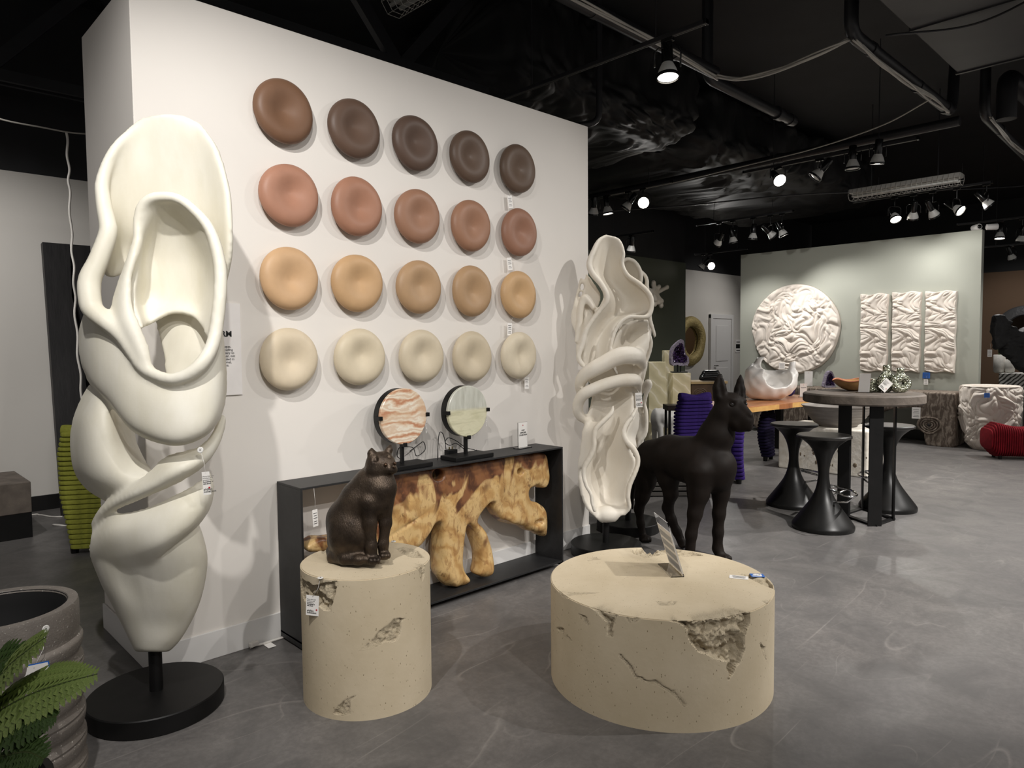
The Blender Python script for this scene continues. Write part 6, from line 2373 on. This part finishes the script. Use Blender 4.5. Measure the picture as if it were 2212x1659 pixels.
# white bull-like figure and dark table edge left of the purple chair
gE = 8.7
S = PS(gd(1432, 915, gE) - np.array([.35, .35, .5]), gd(1432, 915, gE) + np.array([.35, .35, .35]), .012)
S.pe((1436, 902, gE), 28, 22, .16, .02)
S.pe((1418, 905, gE - .02), 12, 24, .12, .02)
S.pc([(1414, 925, gE, 7), (1415, 958, gE, 5.5), (1414, 1000, gE, 5)], .02)
S.pc([(1426, 920, gE - .1, 7), (1428, 958, gE - .1, 5.5), (1428, 1000, gE - .1, 5)], .02)
S.pc([(1450, 920, gE - .06, 7), (1450, 958, gE - .06, 5.5), (1450, 1000, gE - .06, 5)], .02)
S.pc([(1458, 918, gE + .08, 7), (1458, 958, gE + .08, 5.5), (1458, 1000, gE + .08, 5)], .02)
S.cut((0, 0, .002), (0, 0, -1))
V, Qd = S.mesh()
c = gd(1432, 915, gE) * np.array([1, 1, 0])
tag(link('animal_sculpture', np_mesh(V - c, Qd, simple('white_animal_cast', (206, 204, 200), .4)), loc=c), 'white animal shaped sculpture left of the purple chair', 'sculpture')
a, b = gd(1441, 876, 8.2), gd(1466, 876, 8.2)
cc = (a + b) / 2
t = thing('side_table', 'small dark side table behind the purple chair', 'table', (cc[0], cc[1], 0), YAW - PI / 2)
MB().box((.04, 0, a[2] - .02), (.26, .26, .06)).build('top', simple('dark_espresso_wood', (40, 32, 28), .4), t, bevel=.003)
for s_ in (-.06, .14):
    for q in (-.1, .1):
        MB().box((s_, q, (a[2] - .05) / 2), (.025, .025, a[2] - .05)).build('leg', BLACK, t)
# low dark slatted crate seen between the dog's hind legs
c = onz(1450, 1075)
t = thing('slatted_crate', 'low dark slatted crate seen behind the dog legs', 'crate', (c[0] + .1, c[1] + .15, 0), YAW - PI / 2)
for k in range(5):
    MB().box((0, 0, .03 + k * .05), (.5, .3, .036)).build('slat', simple('dark_grey_slat', (66, 62, 58), .6), t, bevel=.003)
for s_ in (-.22, .22):
    MB().box((s_, 0, .13), (.03, .28, .25)).build('upright', BLACK, t)

# white coral-like wall flower on the olive wall
c = onY(1415, 634, 7.72)
S = SDF(c - np.array([.32, .14, .3]), c + np.array([.42, .05, .3]), .012)
rg = random.Random(6)
for k in range(16):
    a = rg.random() * 6.28
    l_ = rg.uniform(.12, .25)
    p1 = c + np.array([math.cos(a) * l_ * 1.3, -.06 - rg.random() * .05, math.sin(a) * l_])
    S.cone(c + np.array([math.cos(a) * .05, -.02, math.sin(a) * .05]), p1, .045, .035, .03)
    S.ell(p1, (.05, .03, .045), .02)
V, Qd = S.mesh()
tag(link('wall_flower', np_mesh(V - c, Qd, CAST2), loc=c), 'white coral shaped wall sculpture on the dark olive wall', 'wall art')
# ================================================================== far left: slab, bench, cords
BLKW = simple('black_stained_wood', (20, 19, 20), .5, c2=(34, 32, 33), scale=5, stretch=(6, 6, .4), bump=.2, bscale=14)
yb, yt_ = 7.30, 7.66
A_ = [onY(88, 527, yt_), onY(230, 536, yt_)]
Bt = onz(131, 1115)
W_s = 1.15
zt_ = A_[0][2]
x0t, x0b = A_[0][0], Bt[0]
ybase = Bt[1]
t = thing('wood_slab', 'tall black stained wood slab with butterfly inlays leaning on the left wall', 'wood slab', (Bt[0], Bt[1], 0))
ang = math.atan2(yt_ - ybase, zt_)
Ls = math.hypot(yt_ - ybase, zt_)
Msl = Matrix.Rotation(-ang, 4, 'X') @ Matrix.Rotation(math.atan2(x0b - x0t, Ls) * -1, 4, 'Y')
pl_ = [(0, 0), (.28, 0), (.29, .5), (.265, 1.0), (.255, 1.5), (.2, 2.0), (.215, Ls), (0, Ls)]
pr2 = [(.315, 0), (W_s, 0), (W_s, Ls), (.235, Ls), (.23, 2.0), (.29, 1.5), (.295, 1.0), (.32, .5)]
for nm, pp in (('board', pl_), ('board', pr2)):
    MB().prism([(x, z) for x, z in pp], -.075, 0, Msl @ Matrix.Rotation(PI / 2, 4, 'X') @ Matrix.Scale(-1, 4, (0, 0, 1))).build(nm, BLKW, t)
MB().box((.25, .03, Ls / 2), (.16, .03, Ls), Msl).build('crack_backing', simple('deep_black', (6, 6, 6), .9), t)
INL = simple('grey_inlay_wood', (92, 88, 84), .5)
for z_, x_ in ((Ls * .93, .225), (Ls * .78, .235), (Ls * .6, .28), (Ls * .46, .285), (Ls * .3, .3)):
    s_ = .075
    MB().prism([(x_ - s_, z_ - .035), (x_, z_ - .012), (x_ + s_, z_ - .035), (x_ + s_, z_ + .035), (x_, z_ + .012), (x_ - s_, z_ + .035)], 0, .004, Msl @ Matrix.Rotation(PI / 2, 4, 'X')).build('butterfly_key', INL, t)

c = onz(72, 1160)
zt_ = onz(72, 1160)[2]
d = ray(69, 1040)
zb_ = 1.5 + d[2] * (c @ GF) / (d @ GF)
zm = 1.5 + ray(71, 1106)[2] * (c @ GF) / (ray(71, 1106) @ GF)
t = thing('wood_bench', 'thick weathered wood block bench on a black plinth at the left edge', 'bench', (c[0], c[1], 0))
MB().box((-.8, .35, (zb_ + zm) / 2), (1.6, .7, zb_ - zm)).build('block', TOPW, t, bevel=.006)
MB().box((-.8, .35, zm / 2), (1.596, .69, zm - .002)).build('plinth', BLACK, t)

WC = simple('white_cord', (222, 218, 212), .5)
P_ = [(onY(143, 285, 6.4)), onY(148, 360, 6.42), onY(150, 420, 6.4), onY(155, 520, 6.43), onY(160, 600, 6.42), onY(163, 680, 6.45), onY(170, 780, 6.44), onY(178, 870, 6.45), onY(180, 960, 6.47)]
P_.append(np.array([P_[-1][0] + .05, 6.6, .45]))
P_.append(np.array([P_[-1][0] + .02, 6.75, .012]))
P_.append(np.array([P_[-1][0] - .2, 7.0, .008]))
Q_ = spline(P_, 160)
Q_[:, 0] += .006 * np.sin(np.arange(160) * .5)
Q_[0, 2] = Q_[0, 2]
c0 = Q_[0].copy()
top = np.array([[c0[0], c0[1], 4.74]])
tag(MB().tube(Q_ - c0, .009, 6).build('hanging_cord', WC, loc=c0, smooth=True), 'white cord hanging from the ceiling in front of the black slab', 'cord')
p0, p1 = onz(72, 1113), onz(140, 1117)
Q_ = spline([p0 + np.array([-.3, 0, .006]), p0 + np.array([0, 0, .006]), (p0 + p1) / 2 + np.array([-.05, .08, .006]), p1 + np.array([.0, 0, .006]), p1 + np.array([.5, .0, .006])], 50)
tag(MB().tube(Q_ - Q_[0], .007, 6).build('floor_cord', WC, loc=Q_[0], smooth=True), 'white cord lying on the floor beside the black slab', 'cord')

# ceiling wire line at the upper left
cables('ceiling_cord', 'thin white wire strung under the ceiling at the upper left', [[onY(-40, 245, 6.4), onY(20, 262, 6.4), onY(90, 275, 6.4), onY(150, 286, 6.4), onY(200, 290, 6.5)]], .006)

# ================================================================== ribbed grey planter, front left
def m_gritty():
    t = NT('gritty_grey_resin')
    v = t.coord()
    n = t.noise(v, 6, 5, .65)
    sp = t.noise(v, 150, 2, .5)
    col = t.ramp(n, [(.3, lin((98, 92, 87))), (.7, lin((128, 121, 114)))])
    col = t.mix(t.ramp(sp, [(.66, (0, 0, 0)), (.72, (.9, .9, .9))]), col, lin((190, 186, 178)))
    t.set(color=col, rough=.5, spec=.5)
    t.bump(sp, .3, .004, t.bump(n, .2, .01))
    return t.m


GRIT = m_gritty()
gP = 2.26
zP = .66
cc = onz(-2, 1314, zP)
t = thing('ribbed_planter', 'large grey ribbed round planter at the front left corner', 'planter', (cc[0], cc[1], 0))
rP = np.linalg.norm(cc[:2] - onz(169, 1292, zP)[:2])
prof = [(rP * .93, 0), (rP * 1.02, .02)]
z_ = .03
while z_ < zP - .13:
    prof += [(rP * 1.03, z_), (rP * 1.0, z_ + .012), (rP * .985, z_ + .02), (rP * .985, z_ + .028), (rP * 1.0, z_ + .034), (rP * 1.02, z_ + .042), (rP * 1.03, z_ + .055)]
    prof += [(rP * 1.035, z_ + .066), (rP * 1.036, z_ + .072), (rP * 1.02, z_ + .078)]
    z_ += .086
prof += [(rP * .985, zP - .115), (rP * .985, zP - .1), (rP, zP - .09), (rP, zP - .012), (rP * .985, zP), (rP * .86, zP), (rP * .84, zP - .01)]
MB().lathe(prof, 96, caps=False).build('shell', GRIT, t, smooth=True, sharp=35)
MB().lathe([(rP * .85, zP - .003), (rP * .82, zP - .05), (rP * .8, zP - .3), (0, zP - .3)], 64, caps=False).build('liner', simple('black_planter_liner', (9, 9, 10), .8), t, smooth=True)

# ================================================================== fern in the corner
FERN = simple('fern_green', (156, 172, 100), .55, c2=(112, 138, 68), scale=30)
FERN2 = simple('fern_dark_green', (78, 102, 50), .6, c2=(52, 76, 34), scale=30)
STEMM = simple('fern_stem', (70, 84, 40), .6)
crown = gd(-90, 1640, 1.42)
t = thing('potted_fern', 'leafy green fern reaching in from the lower left corner', 'fern', (crown[0], crown[1], 0))
zc = crown[2]
MB().lathe([(.1, 0), (.16, zc - .1), (.165, zc - .08), (.15, zc - .08), (.14, zc - .12), (0, zc - .12)], 36, caps=False).build('pot', simple('black_nursery_pot', (30, 30, 30), .5), t, smooth=True, sharp=40)


def leaflet(l, w, k):
    vs, fs = [], []
    n = 9
    for i in range(n):
        s = i / (n - 1)
        ww = w * (math.sin(PI * min(1, s * 1.05 + .12)) ** .7) * (1 + .28 * (-1) ** i) * (1 - .25 * s)
        z = -.18 * l * s * s
        vs += [(s * l, -ww, z + .25 * ww), (s * l, 0, z), (s * l, ww, z + .25 * ww)]
    for i in range(n - 1):
        for j in (0, 1):
            fs.append((i * 3 + j, i * 3 + j + 1, (i + 1) * 3 + j + 1, (i + 1) * 3 + j))
    return mesh_from(vs, fs, (FERN, FERN2)[k], True, 'leaflet')


LFM = [leaflet(1.0, .2, 0), leaflet(1.0, .19, 1)]


def frond(pts, llen, kind, n=22):
    P_ = spline([gd(*p) for p in pts], 60)
    st = MB().tube(P_ - np.array([crown[0], crown[1], 0]), list(np.linspace(.0035, .0012, 60)), 6).build('frond', STEMM, t, smooth=True)
    side0 = None
    for i in range(n):
        s = .12 + .88 * i / (n - 1)
        k = min(58, int(s * 59))
        p = P_[k]
        tg = P_[k + 1] - P_[k]
        tg /= np.linalg.norm(tg)
        up = np.array([0, 0, 1.0]) - tg * tg[2]
        up /= np.linalg.norm(up) + 1e-9
        # leaf plane tipped so both rows show
        sd = np.cross(tg, up)
        up2 = up * .75 - GF * .66
        up2 -= tg * (up2 @ tg)
        up2 /= np.linalg.norm(up2)
        sd = np.cross(tg, up2)
        L_ = 1.45 * llen * (1 - .82 * s ** 2.2) * (.6 + .4 * min(1, s * 4))
        for sg in (-1, 1):
            x = sd * sg * .92 + tg * .38
            x /= np.linalg.norm(x)
            y = np.cross(up2, x)
            y /= np.linalg.norm(y)
            z = np.cross(x, y)
            o = link('leaflet', LFM[kind], st)
            M = Matrix(((x[0], y[0], z[0], p[0] - crown[0]), (x[1], y[1], z[1], p[1] - crown[1]), (x[2], y[2], z[2], p[2]), (0, 0, 0, 1)))
            o.matrix_local = M @ Matrix.Scale(L_, 4)
    return st


frond([(-90, 1640, 1.42), (-40, 1530, 1.4), (10, 1450, 1.36), (60, 1405, 1.33), (100, 1376, 1.32)], .062, 0)
frond([(-90, 1640, 1.42), (-30, 1560, 1.38), (50, 1508, 1.33), (130, 1478, 1.31), (210, 1456, 1.32)], .07, 0, 26)
frond([(-90, 1640, 1.42), (-30, 1600, 1.36), (30, 1570, 1.3), (80, 1552, 1.28), (122, 1548, 1.28)], .055, 1)
frond([(-90, 1640, 1.42), (-30, 1640, 1.33), (20, 1630, 1.27), (60, 1625, 1.24), (95, 1640, 1.23)], .055, 1)
frond([(-90, 1640, 1.42), (-60, 1520, 1.42), (-20, 1450, 1.4), (20, 1420, 1.4), (50, 1420, 1.4)], .06, 1, 18)
frond([(-90, 1640, 1.42), (-20, 1580, 1.4), (40, 1550, 1.38), (90, 1530, 1.38), (120, 1530, 1.38)], .05, 1, 18)
# ================================================================== price tags, buttons, small things
BLUE = simple('blue_card', (42, 98, 178), .5)
REDI = simple('red_ink', (178, 34, 44), .5)
STR = simple('clear_string', (226, 224, 220), .4)
FACE = YAW - PI / 2


def price_tag(px, py, g, w, h, label, hang=None, rz=None, roll=0.0, back=None, text=True, tilt=0.0, flip=False, loc=None):
    """hanging paper tag: card, printed lines, string"""
    p = np.array(loc) if loc is not None else gd(px, py, g)
    t = thing('price_tag', label, 'price tag', tuple(p), FACE if rz is None else rz)
    M = Matrix.Rotation(roll, 4, 'Y') @ Matrix.Rotation(tilt, 4, 'X')
    MB().box((0, 0, 0), (w, .0012, h), M).build('card', back or CARD, t)
    if text:
        s = h * .075
        rows = [('More than just', .28), ('furniture and', .2), ('accessories.', .12), ('Something to', .04), ('talk about.', -.04)]
        for k, (s_, f_) in enumerate(rows):
            o = link('small_print', text_mesh(s_, s, GREYINK if k < 3 else INK, 'LEFT', s * (.0 if k < 3 else .025)), t)
            o.matrix_local = M @ Matrix.Translation((-w * .42, -.0009, h * f_)) @ Matrix.Rotation(PI / 2, 4, 'X')
        for s_, f_ in (('phillips', -.3), ('collection', -.4)):
            o = link('brand_print', text_mesh(s_, h * .125, INK, 'LEFT', h * .002), t)
            o.matrix_local = M @ Matrix.Translation((-w * .42, -.0009, h * f_)) @ Matrix.Rotation(PI / 2, 4, 'X')
        MB().lathe([(h * .04, 0), (h * .04, .0006)], 12, M @ Matrix.Translation((w * .33, -.0007, -h * .2)) @ Matrix.Rotation(PI / 2, 4, 'X')).build('red_mark', REDI, t)
    else:
        for k, f_ in enumerate((.28, .14, 0, -.2, -.32)):
            MB().box((0, -.0009, h * f_), (w * (.7 - .12 * (k % 2)), .0006, h * .035), M).build('print_line', GREYINK, t)
    if hang is not None:
        a = np.array(hang) - p
        c_, s_ = math.cos(-t.rotation_euler[2]), math.sin(-t.rotation_euler[2])
        a = (a[0] * c_ - a[1] * s_, a[0] * s_ + a[1] * c_, a[2])
        top = M @ Vector((0, -.001, h * .44))
        mid = (Vector(a) + top) / 2 + Vector((w * .12, 0, -.004))
        MB().tube([tuple(top), tuple(mid), a], .0007 if w < .04 else .0009, 5).build('string', STR, t, smooth=True)
    return t


def button(px, py, label, loc, rot):
    t = thing('tag_button', label, 'button', tuple(loc))
    t.rotation_euler = rot
    MB().lathe([(.0, .0), (.0115, 0), (.012, .0015), (.011, .003), (.008, .0026), (.0, .0024)], 24, caps=False).build('disc', simple('white_button', (228, 226, 222), .35), t, smooth=True)
    MB().lathe([(.002, .0024), (.002, .0045), (.0, .005)], 10, caps=False).build('eyelet', GREYINK, t, smooth=True)


SG = float(np.array(BIGB) @ GF)
_bp = gd(433, 972, SG - .215)
button(0, 0, 'white button fixing the tag string on the swirled ivory sculpture', _bp, (PI / 2 - .2, 0, FACE))
price_tag(446, 1044, SG - .235, .027, .088, 'white tag hanging from the swirled ivory sculpture', hang=_bp, rz=FACE + .35, roll=-.05)
# pedestal tag and buttons
cdir = CATC / np.linalg.norm(CATC)
_tb = onz(692, 1249, CATH + .0005)
button(0, 0, 'white button on the front rim of the cat pedestal', _tb, (0, 0, 0))
button(0, 0, 'white button on the pedestal top behind the cat', onz(850, 1170, CATH + .0005), (0, 0, 0))
button(0, 0, 'white button on the far right rim of the round stone table', onz(1640, 1243, RNDH + .0005), (0, 0, 0))
_gp = None
for gq in np.arange(2.4, 3.2, .004):
    q = gd(675, 1308, gq)
    if np.linalg.norm(q[:2] - CATC[:2]) < CATR + .008:
        _gp = gq
        break
price_tag(675, 1308, _gp - .004, .055, .083, 'white tag hanging on the chipped front of the cat pedestal', hang=_tb, rz=FACE - .28 + .1, roll=.05)
# console tag
price_tag(681, 1119, 0, .032, .085, 'white tag hanging at the left end of the root console', loc=onY(681, 1119, CYF - .006), hang=onY(678, 1055, CYF - .004), rz=.2, text=False, roll=-.05)
# tags under the right column of wall discs
for px, py, hx, hy, lab, ro in ((1102, 436, 1098, 412, 'tag hanging under the top right chocolate disc', -.12), (1101, 570, 1098, 546, 'tag hanging under the right terracotta disc', -.12), (1101, 711, 1108, 680, 'tag hanging under the right tan disc', .03), (1138, 827, 1141, 795, 'tag hanging under the bottom right cream disc', .0)):
    price_tag(px, py, 0, .034, .082, lab, loc=onY(px, py, PY - .03), hang=onY(hx, hy, PY - .03), rz=-.25, text=False, roll=ro)
g2 = float(np.array(B2) @ GF)
price_tag(1380, 864, g2 - .16, .046, .1, 'white tag on the ribbon sculpture beside the looped bands', text=True, roll=-.06, hang=gd(1377, 842, g2 - .15))
# onyx lamp tags
for px, py, hx, hy, lab in ((921, 922, 919, 896, 'small tag hanging from the swirled onyx lamp'), (1051, 908, 1049, 886, 'small tag hanging from the green onyx lamp')):
    price_tag(px, py, 0, .022, .072, lab, loc=onY(px, py, LY - .01), hang=onY(hx, hy, LY - .01), rz=.7, text=False)
# tags lying on the round table
for px, py, mt, lab, rz_ in ((1596, 1247, CARD, 'white paper tag lying on the round stone table', -.35), (1636, 1243, BLUE, 'blue paper tag lying on the round stone table', -.1)):
    p = onz(px, py, RNDH + .0012)
    t = thing('price_tag', lab, 'price tag', tuple(p), FACE + rz_)
    MB().box((0, 0, 0), (.082 if mt is CARD else .06, .046, .0012)).build('card', mt, t)
    if mt is BLUE:
        MB().lathe([(.008, .0006), (.008, .0012)], 14, Matrix.Translation((-.004, .01, 0)) @ Matrix.Scale(1.8, 4, (1, 0, 0))).build('white_emblem', CARD, t)
        for k in range(2):
            MB().box((-.004, -.008 - .007 * k, .0009), (.04, .003, .0006)).build('print_line', CARD, t)
    else:
        for k in range(4):
            MB().box((0, .013 - .008 * k, .0009), (.06 - .01 * (k % 2), .0025, .0006)).build('print_line', GREYINK, t)
# leaning acrylic holder on the round table
p = onz(1462, 1232, RNDH)
t = thing('acrylic_sign', 'leaning clear acrylic sign holder seen edge on, on the round stone table', 'sign', (p[0], p[1], RNDH), YAW + .1)
M = Matrix.Rotation(-.3, 4, 'X')
MB().box((0, .0, .135), (.2, .004, .26), M).build('holder', ACR, t)
MB().box((0, 0, .115), (.19, .0056, .2), M).build('paper', CARD, t)
for k in range(4):
    MB().box((0, 0, .04 + .045 * k), (.17, .0068, .03), M).build('print_block', simple('pale_grey_ink', (170, 172, 176), .6), t)
MB().box((0, .03, .003), (.2, .06, .004)).build('foot', ACR, t)
# tags in the background
price_tag(1913, 832, 5.88, .075, .1, 'diamond turned white tag in front of the mosaic vases', roll=.75, text=True)
price_tag(1979, 892, 0, .11, .165, 'white tag hanging on the knotted leg of the weathered console', loc=onX(1979, 892, XF - .03), hang=onX(1979, 862, XF - .01), rz=-PI / 2 + .1, text=False)
price_tag(2001, 812, 0, .1, .09, 'blue tag under the right crumpled panel on the sage wall', loc=onX(2001, 811, SX - .03), hang=onX(2003, 800, SX - .03), rz=-PI / 2, text=False, back=BLUE)
price_tag(2001, 826, 0, .06, .08, 'small white tag below the blue tag on the sage wall', loc=onX(2000, 825, SX - .034), hang=onX(2001, 812, SX - .034), rz=-PI / 2, text=False)
price_tag(2132, 854, 9.405, .075, .06, 'blue tag on the crumpled white planter', text=False, back=BLUE, hang=gd(2134, 840, 9.47))
price_tag(2138, 763, gB - .02, .07, .11, 'white tag hanging from the charred wood sculpture', text=False, hang=gd(2139, 742, gB))
price_tag(1689, 790, 9.2, .08, .08, 'small white tag on the torn white vessel', text=False)
# front left planter tag
pc = np.array([cc[0], cc[1], 0]) if False else None
_pl = bpy.data.objects['ribbed_planter'].location
_pv = np.array([_pl.x, _pl.y, 0])
for gq in np.arange(1.6, 2.6, .003):
    q = gd(82, 1487, gq)
    if np.linalg.norm(q[:2] - _pv[:2]) < rP * 1.05:
        break
for gb in np.arange(1.6, 2.6, .003):
    qb = gd(98, 1358, gb)
    if np.linalg.norm(qb[:2] - _pv[:2]) < rP * 1.003:
        break
nb = qb[:2] - _pv[:2]
button(0, 0, 'white button on the rim of the ribbed grey planter', qb, (PI / 2, 0, math.atan2(nb[1], nb[0]) + PI / 2))
tt = price_tag(82, 1487, gq - .012, .078, .15, 'large blue edged white tag hanging on the ribbed grey planter', hang=qb, rz=FACE + .25, roll=-.12, text=False)
MB().box((0, .0012, .003), (.084, .001, .152), Matrix.Rotation(-.12, 4, 'Y')).build('blue_backing', BLUE, tt)
# loose white cable with paper label along the baseboard
P_ = spline([onz(533, 1394, .008), onz(545, 1391, .012), onz(560, 1388, .008), onz(578, 1384, .008), onz(600, 1379, .008), onz(622, 1374, .008)], 40)
P_[:, 1] = np.minimum(P_[:, 1], PY - .03)
t = thing('extension_cord', 'white cord end with paper label lying along the baseboard by the console', 'cord', tuple(P_[0]))
MB().tube(P_ - P_[0], .006, 8).build('cord', WC, t, smooth=True)
MB().box((.02, -.004, .012), (.045, .026, .022), Matrix.Rotation(.3, 4, 'Z')).build('plug', WC, t, bevel=.004)
q = onz(583, 1394, .003) - P_[0]
MB().box((0, 0, 0), (.04, .06, .001), Matrix.Translation(tuple(q))).build('paper_label', CARD, t)
